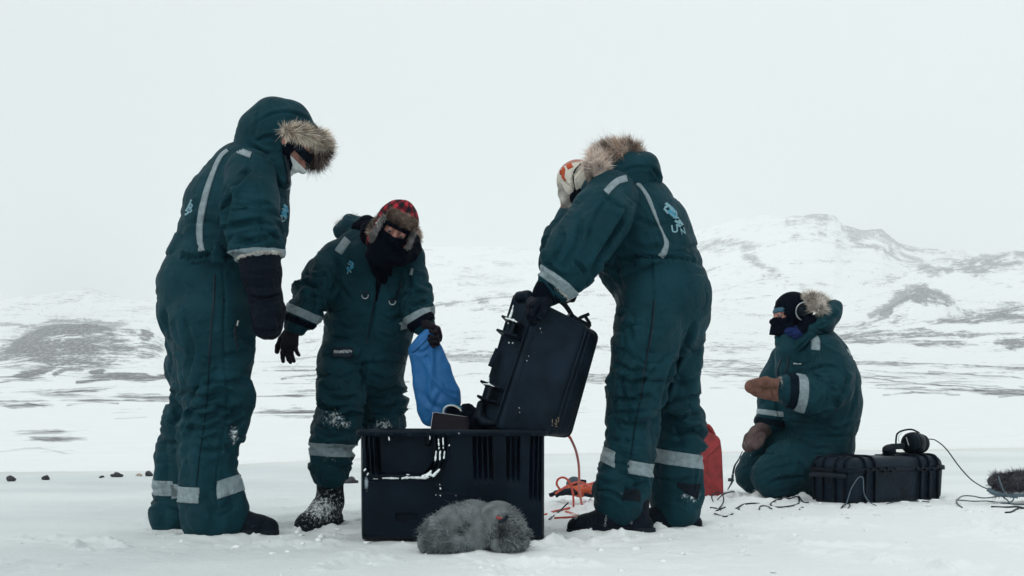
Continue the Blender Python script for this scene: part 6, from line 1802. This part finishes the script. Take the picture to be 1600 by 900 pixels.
    bar('handle_bracket', root, M['plastic'], P(888,492,4.81), P(902,502,4.82), .026, .05, (0, -1, 0), bevel=.004)
    o = bar('latch', root, M['plastic'], P(895,497,4.80), P(921,510,4.82), .020, .05, (0, -1, 0), bevel=.004)
    bar('latch_hook', o, M['plastic'], P(905,497,4.80), P(920,491,4.81), .014, .03, (0, -1, 0), bevel=.004)
    bar('latch_hook', o, M['plastic'], P(914,494,4.80), P(922,506,4.81), .012, .03, (0, -1, 0), bevel=.004)
    tube('wrist_strap', root, M['rubber'], [P(828,456,4.72), P(834,464,4.70), P(845,475,4.69), P(852,482,4.69), P(858,481,4.72)], .006, sides=6)
    # frost on latches, scuffs and the small maker's marks
    def S(x, y, r, d=4.655): return (P(x, y, d), r * d / F)
    lump('frost', root, [S(802,477,.9), S(800,486,1.3), S(797,495,2.2)], 5)
    lump('frost', root, [S(790,497,1.1), S(802,500,1.4), S(811,505,1.0)], 6)
    lump('frost', root, [S(764,590,.8), S(763,596,1.7)], 7)
    lump('frost', root, [S(755,600,.8), S(764,600,1.2), S(772,604,.8)], 8)
    lump('frost', root, [S(827,460,1.0,4.68), S(827,464,.8,4.68)], 9)
    for x, y, r in ((838,506,.8),(844,513,.7),(846,519,.6),(795,535,1.0),(826,556,.7),(823,563,.7),(811,637,.8),(768,548,.8),(812,644,.6)):
        lump('frost_fleck', root, [S(x, y, r, 4.66), S(x + .4, y + 1.4, r * .7, 4.66)], int(x))
    for k, (x0, y0, x1, y1) in enumerate(((863,655,863,661),(866,662,870,663),(869,655,869,662),(871,653,874,653),(873,655,872,660),(862,664,864,665),(868,666,871,666))):
        bar('printed_mark', root, M['gold'], P(x0, y0, 4.668), P(x1, y1 + .3, 4.668), .0022, .004, (0, -1, 0), bevel=0)
tilted_case()

# ---------------------------------------------------------------- flat case on the snow at the right
def flat_case():
    A = np.array([1.905, 6.40]); ex = np.array([.84, .54]); ex /= np.linalg.norm(ex); ey = np.array([-ex[1], ex[0]])
    Lx, Ly = 0.83, 0.307
    g = gz(*(A + ex * .4 + ey * .15)) - 0.006
    root = thing('hard_case', 'low ribbed black hard case lying flat on the snow beside the kneeling person', 'hard case', (float(A[0] + .3), float(A[1] + .35), g))
    def p(u, v, z): q = A + ex * u + ey * v; return np.array([q[0], q[1], g + z])
    def rect(z, o=0.0): return [p(-o, -o, z), p(Lx + o, -o, z), p(Lx + o, Ly + o, z), p(-o, Ly + o, z)]
    loft('base_shell', root, M['plastic_worn'], [qring(rect(.0, -.035), .04, 5), qring(rect(.008, -.016), .045, 5), qring(rect(.03, -.006), .045, 5), qring(rect(.186, .0), .045, 5)])
    loft('seam_flange', root, M['plastic'], [qring(rect(.183, .0), .045, 5), qring(rect(.185, .010), .045, 5), qring(rect(.196, .012), .045, 5), qring(rect(.200, .010), .045, 5), qring(rect(.211, .010), .045, 5), qring(rect(.213, .0), .045, 5)], True, True)
    loft('lid', root, M['plastic_worn'], [qring(rect(.211, .0), .045, 5), qring(rect(.238, -.004), .05, 5), qring(rect(.256, -.014), .05, 5), qring(rect(.267, -.030), .05, 5), qring(rect(.270, -.050), .05, 5)])
    rib = []
    for u in (.115, .195, .60, .675, .755):
        bar('rib', root, M['plastic'], p(u, -.004, .012), p(u, -.009, .183), .016, .016, (ex[1], -ex[0], 0), bevel=.004)
        pts = [p(u, -.006, .213), p(u, -.004, .238), p(u, .010, .262), p(u, .040, .274), p(u, .12, .275), p(u, Ly - .04, .274), p(u, Ly + .004, .22)]
        for a, b in zip(pts[:-1], pts[1:]): rib.append((a, b))
        tube('lid_rib', root, M['plastic'], pts, .0085, sides=6, n=3)
    for v in (.05, .115, .205, .27):
        bar('rib', root, M['plastic'], p(-.004, v, .02), p(-.008, v, .183), .014, .014, (-ex[0], -ex[1], 0), bevel=.004)
        tube('lid_rib', root, M['plastic'], [p(-.006, v, .213), p(-.003, v, .24), p(.012, v, .262), p(.05, v, .273)], .007, sides=6, n=3)
    # toothed hinges along the seam
    for u0, n in ((.10, 8), (.54, 7)):
        hg = bar('hinge', root, M['plastic'], p(u0, -.014, .198), p(u0 + n * .034, -.014, .198), .012, .014, (ex[1], -ex[0], 0), bevel=.003)
        for k in range(n):
            bar('hinge_knuckle', hg, M['plastic'], p(u0 + .008 + k * .034, -.017, .192 + .012 * (k % 2)), p(u0 + .026 + k * .034, -.017, .192 + .012 * (k % 2)), .020, .014, (ex[1], -ex[0], 0), bevel=.003)
    # end handle and latch
    tube('handle', root, M['rubber'], [p(-.012, .03, .165), p(-.045, .05, .168), p(-.052, .10, .170), p(-.052, .19, .170), p(-.045, .25, .168), p(-.012, .275, .165)], .013, sides=8)
    la = bar('latch', root, M['plastic'], p(-.018, .13, .205), p(-.018, .13, .120), .055, .020, (-ex[0], -ex[1], 0), bevel=.004)
    bar('latch_hook', la, M['rubber'], p(-.028, .12, .16), p(-.028, .12, .125), .02, .014, (-ex[0], -ex[1], 0), bevel=.003)
    bar('latch_hook', la, M['rubber'], p(-.028, .145, .17), p(-.028, .145, .118), .012, .014, (-ex[0], -ex[1], 0), bevel=.003)
    for u in (.52, .08):
        bar('lid_ridge', root, M['plastic'], p(u, .08, .272), p(u, Ly - .06, .272), .05, .008, (0, 0, 1), bevel=.002)
    # stamped name on the face is worn away; a few scuffs remain
    for k in range(7):
        bar('scuff', root, M['print'] if k == 9 else M['plastic_worn'], p(.585 + .002 * k, -.003, .16 - .014 * k), p(.592 + .002 * k, -.003, .155 - .014 * k), .005, .003, (ex[1], -ex[0], 0), bevel=0)
    # snow banked against the foot of the case
    for (u, v, r) in ((.03, -.03, .022), (.13, -.035, .020), (.26, -.03, .018), (.40, -.03, .022), (.55, -.035, .024), (.68, -.03, .022), (.80, -.03, .024), (-.035, .06, .018), (-.035, .2, .018)):
        q = p(u, v, -.006)
        lump('snow_clod', root, [(q, r), (q + np.array([ex[0] * .05, ex[1] * .05, 0]), r * .8)], int(u * 100))
    # headphones resting on the lid
    hp = thing('headphones', 'black padded headphones lying on the lid of the flat case', 'headphones', p(.60, .12, .272))
    c = P(1428, 687, 6.86); c[2] = g + .272 + .070
    n_ = np.array([-.35, -.92, .05]); n_ /= np.linalg.norm(n_)
    sdx = np.array([-n_[1], n_[0], 0]); sdx /= np.linalg.norm(sdx); upv = np.cross(sdx, n_)
    if upv[2] < 0: upv = -upv
    def disc(name, cc, ax, r0, prof, material, parent):
        ax = ax / np.linalg.norm(ax); e1 = np.cross(ax, [0, 0, 1.0]); e1 /= np.linalg.norm(e1); e2 = np.cross(ax, e1)
        rings = [[cc + ax * t + (e1 * math.cos(a) + e2 * math.sin(a)) * r0 * r for a in np.linspace(0, 2 * math.pi, 25)[:-1]] for t, r in prof]
        return loft(name, parent, material, rings)
    prof = [(-.045, .55), (-.042, .85), (-.030, 1.0), (.0, 1.03), (.018, 1.02), (.020, .95), (.024, .95), (.030, .98), (.045, .93), (.055, .75), (.058, .5)]
    axc = np.array([-.80, -.60, .05])
    e = disc('ear_cup', c, axc, .066, prof, M['plastic'], hp)
    disc('ear_cushion', c - axc * .058, axc, .060, [(-.022, .7), (-.020, .95), (0, 1.0), (.012, .9)], M['rubber'], hp)
    bar('printed_mark', e, M['print'], P(1416, 683, 6.78) + [0, 0, 0], P(1420, 696, 6.78), .003, .003, bevel=0)
    c2 = P(1389, 696, 6.80); c2[2] = g + .272 + .030
    e2 = disc('ear_cup', c2, np.array([-.4, -.4, .8]), .038, [(-.025, .7), (-.02, 1.0), (.005, 1.05), (.02, .9), (.024, .5)], M['plastic'], hp)
    bar('band_yoke', hp, M['rubber'], P(1392, 698, 6.80), P(1412, 697, 6.82), .035, .03, bevel=.006)
    tube('headband', hp, M['plastic'], [P(1400, 700, 6.80), P(1400, 688, 6.80), P(1402, 678, 6.80), P(1410, 673, 6.81), P(1424, 671, 6.84), P(1436, 676, 6.86)], .0055, sides=8)
    tube('yoke', hp, M['metal'], [P(1405, 692, 6.785), P(1404, 683, 6.785), P(1409, 676, 6.79)], .002, sides=5)
    return hp
flat_case()

# headphone cable to the furry microphone
mic = thing('microphone', 'microphone in dark shaggy fur windshield lying at the right edge of the photo', 'microphone', P(1590, 785, 6.4))
mc = C((1552,752,6.42,9,1),(1566,754,6.42,13,1),(1590,752,6.42,16,1),(1625,750,6.42,17,1),(1665,748,6.42,15,1))
fur('fur_windshield', mic, mc, 7000, 0.048, seed=80, pal=[(.050,.045,.065),(.026,.024,.038),(.10,.10,.12),(.016,.016,.026),(.16,.17,.19)], width=0.0013, curl=0.9, bias=(-.15, 0, -.1))
tube('handle', mic, M['grey_cable'], [P(1543,764,6.38), P(1556,771,6.36), P(1580,774,6.36), P(1620,773,6.36), P(1670,773,6.36)], [.012,.014,.010,.010,.010])
tube('shock_mount', mic, M['grey_cable'], [P(1560,744,6.30), P(1566,762,6.27), P(1575,775,6.3), P(1590,778,6.33)], .004)
tube('shock_mount', mic, M['grey_cable'], [P(1560,771,6.36), P(1576,784,6.36), P(1566,796-8,6.38)], .004)
tube('shock_mount', mic, M['grey_cable'], [P(1586,774,6.36), P(1580,784,6.36), P(1560,788,6.36)], .004)

def on_ground(pts, r=0.004, lift=0.0):
    """(column,row) points laid on the snow"""
    out = []
    for q in pts:
        px, py = q[:2]
        D = 890.0 / (py - 650.0)
        for _ in range(6):
            x = (px - 800) / F * D
            z = gz(x, D)
            D = (EYE - z) * F / (py - 650.0)
        x = (px - 800) / F * D
        out.append(np.array([x, D, gz(x, D) + r * 0.8 + (q[2] if len(q) > 2 else 0)]))
    return out

def cable(label, pts, material, r, cat='cable', name='cable', group=None):
    o = tube(name, None, material, pts, r, sides=6, n=6)
    props(o, label, cat, group)
    return o
cable('thin black cord rising from the flat snow mic to the headphones on the flat case', [P(1452,686,6.80), P(1462,688,6.74), P(1478,701,6.66), P(1498,728,6.55), P(1516,748,6.45), P(1532,759,6.40), P(1543,764,6.38)], M['cable'], .0035, 'cord', 'headphone_cable')['label'] = 'thin dark cable hanging from the headphones across to the furry microphone'
cable('grey cord looped on the snow left of the furry microphone', on_ground([(1562,776),(1538,779),(1520,776),(1504,776),(1495,783),(1497,789),(1503,794)]), M['grey_cable'], .0045, 'cord', 'grey_cable')
cable('pale grey cord lying straight on the snow under the furry microphone', on_ground([(1494,782),(1520,784),(1545,784),(1575,788),(1610,789),(1650,790)]), M['grey_cable'], .004, 'cord', 'grey_cable')
cable('dark forked cord nearest the camera at the right edge', on_ground([(1549,794.5),(1570,793.5),(1590,795),(1612,796),(1650,798)]), M['cable'], .0055, 'cord', 'black_cable')
cable('short dark cord end branching off at the lower right corner of the snow', on_ground([(1571,802),(1580,801),(1590,796),(1600,795)]), M['cable'], .0055, 'cord', 'black_cable')
# thin aerial wires in front of the flat case
cable('thin grey wire arched up against the front of the flat case', [on_ground([(1316,794)])[0], P(1322,788,6.25), P(1330,764,6.27), P(1340,748,6.28), P(1346,745,6.28), P(1349,750,6.28), P(1350,770,6.27), P(1358,784,6.25), on_ground([(1369,791)])[0]], M['grey_cable'], .0028, 'wire', 'thin_wire')
cable('short black wire end curled at the near foot of the flat case', on_ground([(1314,795),(1318,790),(1326,789),(1328,792),(1325,795)]), M['cable'], .003, 'wire', 'thin_wire')
cable('thin black wire lying along the right foot of the flat case', on_ground([(1385,788),(1400,784.5),(1420,784),(1440,784),(1452,785)]), M['cable'], .003, 'wire', 'thin_wire')
cable('black wire loop on the snow in front of the knees', on_ground([(1203,781),(1215,779.5),(1232,780),(1246,782),(1248,787),(1235,792),(1215,794),(1205,791),(1206,786),(1218,783),(1234,782)]), M['cable'], .0042, 'wire', 'black_wire')
cable('long black wire running from the bending person toward the kneeling person', on_ground([(1086,795),(1098,795.5),(1112,798.5),(1130,797.5),(1148,796),(1162,789),(1180,786),(1194,783.5)]), M['cable'], .0045, 'wire', 'black_wire')
cable('black wire strand beside the bent wire, left of the knees', on_ground([(1110,799.5),(1120,800),(1128,803),(1133,805)]), M['cable'], .004, 'wire', 'black_wire')
cable('short black wire crossing the long one on the snow', on_ground([(1112,798),(1135,800),(1155,797)]), M['cable'], .004, 'wire', 'black_wire')
cable('kinked black wire lying on the snow below the knees', on_ground([(1186,797),(1189,791),(1198,793),(1206,796)]), M['cable'], .0038, 'wire', 'black_wire')
cable('short wire end lying left of the flat case', on_ground([(1248,779),(1255,785),(1264,786)]), M['cable'], .004, 'wire', 'black_wire')
cable('tiny twig of wire on the snow between wire loop and flat case', on_ground([(1249,797),(1252,792),(1255,794)]), M['cable'], .003, 'wire', 'black_wire')
cable('curled black wire springing from the snow by the red fuel can', [on_ground([(1114,783)])[0], P(1112,776,6.55), P(1117,771,6.6), P(1125,770,6.6), P(1130,776,6.55), P(1130,785,6.45), on_ground([(1124,795)])[0]], M['cable'], .004, 'wire', 'black_wire')
cable('short black wire crossing the curled one by the red fuel can', [on_ground([(1121,781)])[0], P(1128,774,6.6), P(1136,770,6.62), on_ground([(1147,771.5)])[0]], M['cable'], .004, 'wire', 'black_wire')
cable('black cord with knots hanging beside the left knee', [P(1160,705,6.96), P(1154,718,6.98), P(1148,728,6.98), P(1145,742,6.96), P(1144,752,6.95), P(1140,760,6.93), P(1137,765,6.92)], M['cable'], [.003,.004,.006,.008,.007,.004,.003], 'cord', 'knotted_string')

# ---------------------------------------------------------------- red fuel can
def fuel_can():
    D = 7.15; x1 = P(1128, 0, D)[0]; g = gz(x1 - .17, D) - .004
    root = thing('fuel_can', 'red metal fuel can standing in the snow behind the bending person', 'fuel can', (x1 - .17, D, g))
    cx = x1 - .17
    prof = [(-.17,.012),(-.155,0),(.155,0),(.17,.012),(.168,.10),(.160,.30),(.150,.375),(.138,.398),(.085,.425),(.06,.432),(-.10,.432),(-.15,.40),(-.160,.36),(-.168,.10)]
    def lo(name, y0, y1, s, m_, parent, bev):
        bm = bmesh.new()
        f = [bm.verts.new((cx + x * s, D + y0, g + .215 + (z - .215) * s)) for x, z in prof]
        b = [bm.verts.new((cx + x * s, D + y1, g + .215 + (z - .215) * s)) for x, z in prof]
        bm.faces.new(f); bm.faces.new(b[::-1])
        for i in range(len(prof)):
            j = (i + 1) % len(prof); bm.faces.new((f[j], f[i], b[i], b[j]))
        return frombm(name, bm, m_, parent, smooth=False, bevel=bev, seg=3)
    lo('can_body', -.078, .078, .985, M['red'], root, .022)
    lo('weld_seam', -.005, .005, 1.012, M['red'], root, .003)
    y = D - .080
    def q(x, z): return np.array([cx + x, y, g + z])
    for (a, b) in (((.135,.345),(.035,.250)), ((.035,.250),(-.10,.250)), ((.06,.285),(.06,.20)), ((.06,.20),(.135,.055)), ((.135,.055),(.150,.03)), ((.045,.130),(-.10,.130)), ((-.10,.25),(-.13,.34)), ((-.10,.13),(-.14,.05)), ((.045,.13),(.12,.035))):
        bar('pressed_rib', root, M['red'], q(*a), q(*b), .016, .012, bevel=.005)
    bar('stamped_plate', root, M['red'], q(.02, .236), q(.07, .236), .010, .012, bevel=.002)
    bar('stamped_plate', root, M['red'], q(.00, .118), q(.065, .118), .010, .012, bevel=.002)
    for yy in (-.05, 0, .05):
        tube('handle', root, M['red'], [np.array([cx + .115, D + yy, g + .405]), np.array([cx + .085, D + yy, g + .458]), np.array([cx + .05, D + yy, g + .468]), np.array([cx - .03, D + yy, g + .468]), np.array([cx - .06, D + yy, g + .455]), np.array([cx - .075, D + yy, g + .425])], .010, sides=8)
    bar('filler_neck', root, M['red'], np.array([cx - .125, D, g + .40]), np.array([cx - .150, D, g + .455]), .06, .06, bevel=.01)
    bar('filler_cap', root, M['red'], np.array([cx - .150, D, g + .455]), np.array([cx - .158, D, g + .472]), .072, .072, bevel=.008)
    lump('snow_clod', root, [(np.array([cx + .10, D - .10, g]), .022), (np.array([cx + .16, D - .07, g - .004]), .026)], 4)
fuel_can()

# ---------------------------------------------------------------- orange power tool and its cable
def tool():
    D = 6.45
    p = on_ground([(905, 786)])[0]
    root = thing('power_tool', 'orange and black power tool lying in the snow behind the near boot', 'power tool', p)
    zb = (HOR - 787) / F * D + EYE
    sdf_obj('motor_housing', root, M['orange'], [C((896,767,D,8,1.2),(906,767,D,9.5,1.2),(918,765,D,9.5,1.2),(932,763,D,8,1.2)), C((884,765,D,5,1),(896,766,D,6,1))], h=0.004, k=0.015, folds=False)
    sdf_obj('grip', root, M['rubber'], [C((868,770,D-.02,4,1),(878,769,D-.02,5,1.2),(893,768,D-.02,5.5,1.3),(900,770,D-.03,4,1.2)), C((872,772,D-.02,3,1),(870,776,D-.02,2))], h=0.004, k=0.012, folds=False)
    c = P(897, 757, D + .06)
    vs = [[c + np.array([math.cos(a) * .046 * k, t, math.sin(a) * .046 * k]) for a in np.linspace(0, 2 * math.pi, 25)[:-1]] for k, t in ((.9, -.012), (1, -.008), (1, .008), (.9, .012))]
    loft('disc_guard', root, M['grey_cable'], vs)
    c = P(898, 757.5, D + .02)
    vs = [[c + np.array([math.cos(a) * .015 * k, t, math.sin(a) * .015 * k]) for a in np.linspace(0, 2 * math.pi, 17)[:-1]] for k, t in ((.8, -.03), (1, -.025), (1, .0))]
    loft('hub', root, M['rubber'], vs)
    bar('side_knob', root, M['rubber'], P(907, 752, D + .02), P(916, 753, D + .02), .022, .03, bevel=.004)
    sdf_obj('power_lead_boot', root, M['rubber'], [C((915,773,D-.06,3,1),(925,775,D-.06,3,1))], h=0.003, folds=False)
tool()
cable('orange power cable hanging from the tilted case down to the snow', [P(888,680,4.84), P(893,688,4.9), P(900,705,5.1), P(904,725,5.35), P(905,745,5.6), P(905,760,5.8), P(907,776,6.0), P(909,788,6.1)], M['orange_cable'], .0062, 'cable', 'orange_cable')
cable('orange cable loop standing up from the power tool', [P(861,776,6.2), P(868,771,6.2), P(885,760,6.25), P(905,753,6.3), P(920,760,6.25), P(932,772,6.2)], M['orange_cable'], .0062, 'cable', 'orange_cable')
cable('tall orange cable bight left of the hanging cable', [P(876,766,6.15), P(870,757,6.15), P(872,749,6.15), P(880,746,6.15), P(888,751,6.15), P(894,765,6.15), P(896,780,6.15), on_ground([(896,793)])[0]], M['orange_cable'], .0062, 'cable', 'orange_cable')
cable('orange cable passing behind the legs of the bending person', [P(912,760,6.3), P(925,755,6.35), P(945,751,6.4), P(975,758,6.4), P(1000,765,6.4), P(1014,767,6.4), P(1040,772,6.4)], M['orange_cable'], .0062, 'cable', 'orange_cable')
cable('orange cable lying nearest the camera beside the boot toe', on_ground([(852,804),(866,800),(880,797),(890,796)]), M['orange_cable'], .0062, 'cable', 'orange_cable')
cable('orange cable strand flat on the snow below the others', on_ground([(866,811),(880,810),(895,812),(905,809),(893,803),(884,800)]), M['orange_cable'], .0062, 'cable', 'orange_cable')
pl = thing('cable_plug', 'small black plug end of the orange cable left of the tool', 'plug', P(861, 773, 6.2))
bar('plug_body', pl, M['rubber'], P(867, 771, 6.2), P(858, 774, 6.2), .020, .020, bevel=.003)
cable('thin black cord curving over the snow from the box to the boot', on_ground([(858,816),(864,808),(872,801),(880,797,.01),(888,794,.03)]), M['cable'], .004, 'cord', 'black_cable')

# ---------------------------------------------------------------- grey fur lying in front of the box
fb = thing('fur_bundle', 'grey fur bundle with a small red tag lying against the front of the open box', 'fur', P(735, 862, 4.15))
f1 = C((668,842,4.16,16,1),(686,832,4.16,28,.9),(708,826,4.16,36,.9),(738,820,4.18,39,.9),(764,822,4.18,35,.9),(745,840,4.12,22,1),(700,846,4.12,20,1),(668,850,4.14,16,1))
f2 = C((778,818,4.15,36,.8),(796,830,4.14,28,.8),(808,846,4.14,19,.8),(780,850,4.12,17,1))
pal = [(.17,.205,.22),(.12,.145,.16),(.24,.275,.29),(.07,.09,.10),(.34,.37,.38)]
def no_snow(o, s=0): return o
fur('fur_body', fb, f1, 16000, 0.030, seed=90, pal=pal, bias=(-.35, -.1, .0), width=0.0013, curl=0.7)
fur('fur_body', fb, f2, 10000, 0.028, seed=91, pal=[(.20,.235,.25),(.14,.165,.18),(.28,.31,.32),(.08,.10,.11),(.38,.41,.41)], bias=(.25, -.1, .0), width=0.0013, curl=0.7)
tube('red_tag', fb, M['red'], [P(776,808,3.99), P(784,811,3.985)], .006, sides=6)
tube('drawstring', fb, M['rubber'], [P(780,816,3.985), P(788,812,3.98), P(793,806,3.985)], .007, sides=6)

# ---------------------------------------------------------------- stones frozen in along the shore
def stone(px, py, w, hgt, label, material=None, seed=0, name='stone', cat='stone'):
    p = on_ground([(px, py)])[0]
    s = p[1] / F
    w = w * (0.8 + .05 * (seed % 4))
    n = [Nd(p + np.array([-w * .30 * s, 0, hgt * .20 * s]), hgt * .34 * s), Nd(p + np.array([0, 0, hgt * .38 * s]), hgt * .42 * s), Nd(p + np.array([w * .30 * s, .01, hgt * .18 * s]), hgt * .36 * s)]
    fld = Field(n, 0.007, .05); fld.chain(n, 0.03)
    v, f = fld.mesh(); nn = vnormals(v, f)
    v = v + nn * (0.024 * fbm(v * 22 + seed, seed, 4))[:, None]
    o = raw(name, v, f, material or M['rock'], None)
    a = o.data.attributes.new('snow', 'FLOAT', 'POINT')
    a.data.foreach_set('value', np.clip(0.9 * (nn[:, 2] - 0.75), 0, 0.3).astype(np.float32))
    props(o, label, cat)
    GEO[o.name] = (v, f)
    return o
stone(17, 752, 16, 7, 'small dark stone on the ice at the far left edge', seed=1)
stone(71, 750, 18, 6, 'low dark stone on the ice, second from the left edge', seed=2)
stone(182, 745.5, 27, 8, 'widest dark stone on the ice, left of the tall person', seed=3)
stone(158, 747, 14, 2.5, 'flat sliver of stone beside the widest dark stone', seed=4)
stone(232, 744, 14, 6, 'dark stone peeping out behind the legs of the tall person', seed=5)
stone(215, 744, 16, 3.5, 'pale tan stone on the ice next to the tall person', M['tan_rock'], seed=6)
stone(549, 755, 26, 10, 'snow dusted dark stone between the boot and the open box', seed=7)
stone(1142, 752, 14, 4, 'small grey snow covered stone right of the red fuel can', seed=8)

# ---------------------------------------------------------------- kicked-up crumbs of snow
def clods():
    rg = np.random.default_rng(3)
    bm = bmesh.new(); bmesh.ops.create_icosphere(bm, subdivisions=1, radius=1.0)
    bv = np.array([v.co[:] for v in bm.verts]); bf = np.array([[v.index for v in f.verts] for f in bm.faces]); bm.free()
    vs, fs, n = [], [], 0
    ctr = [(-1.1, 4.7, .35), (-.85, 5.0, .35), (.35, 4.6, .4), (.5, 5.0, .45), (.55, 6.2, .4), (.3, 5.5, .5), (1.6, 6.6, .5), (2.2, 6.3, .5), (-.1, 4.1, .5), (2.9, 6.1, .4), (1.2, 6.9, .3)]
    for k in range(600):
        cx, cy, sp = ctr[rg.integers(len(ctr))]
        x, y = rg.normal(cx, sp), rg.normal(cy, sp)
        if y < 3.5: continue
        r = 0.003 + 0.012 * rg.random() ** 4
        v = bv * r * (1 + 0.35 * rg.normal(size=(len(bv), 1))) * np.array([1.2, 1.1, .7])
        vs.append(v + np.array([x, y, 0])); fs.append(bf + n); n += len(bv)
    ctrs = np.array([v.mean(0) for v in vs]); zz = terrain(ctrs[:, 0], ctrs[:, 1])
    for v, z in zip(vs, zz): v[:, 2] += z + 0.001
    o = raw('snow_crumbs', np.concatenate(vs), [tuple(f) for f in np.concatenate(fs)], M['snow'])
    props(o, kind='stuff')
clods()
# ---------------------------------------------------------------- haze: the snowy air between the camp and the hills
HZ = 4700.0
zlo = float(min(gzv.min(), 0)) - 1.0
zhi = float(gzv.max()) + 8.0
hv = [(x, y, z) for z in (zlo, zhi) for y in (-HZ, HZ) for x in (-HZ, HZ)]
hf = [(0, 2, 3, 1), (4, 5, 7, 6), (0, 1, 5, 4), (2, 6, 7, 3), (0, 4, 6, 2), (1, 3, 7, 5)]
haze = raw('haze', hv, hf, smooth=False)
props(haze, kind='stuff')
hm = bpy.data.materials.new('haze'); hm.use_nodes = True
ht = hm.node_tree; ht.nodes.clear()
ho = ht.nodes.new('ShaderNodeOutputMaterial')
pv = ht.nodes.new('ShaderNodeVolumePrincipled')
pv.inputs['Color'].default_value = (0.97, 0.985, 0.99, 1)
pv.inputs['Density'].default_value = HAZE_DENSITY
pv.inputs['Anisotropy'].default_value = 0.0
ht.links.new(pv.outputs[0], ho.inputs['Volume'])
haze.data.materials.append(hm)
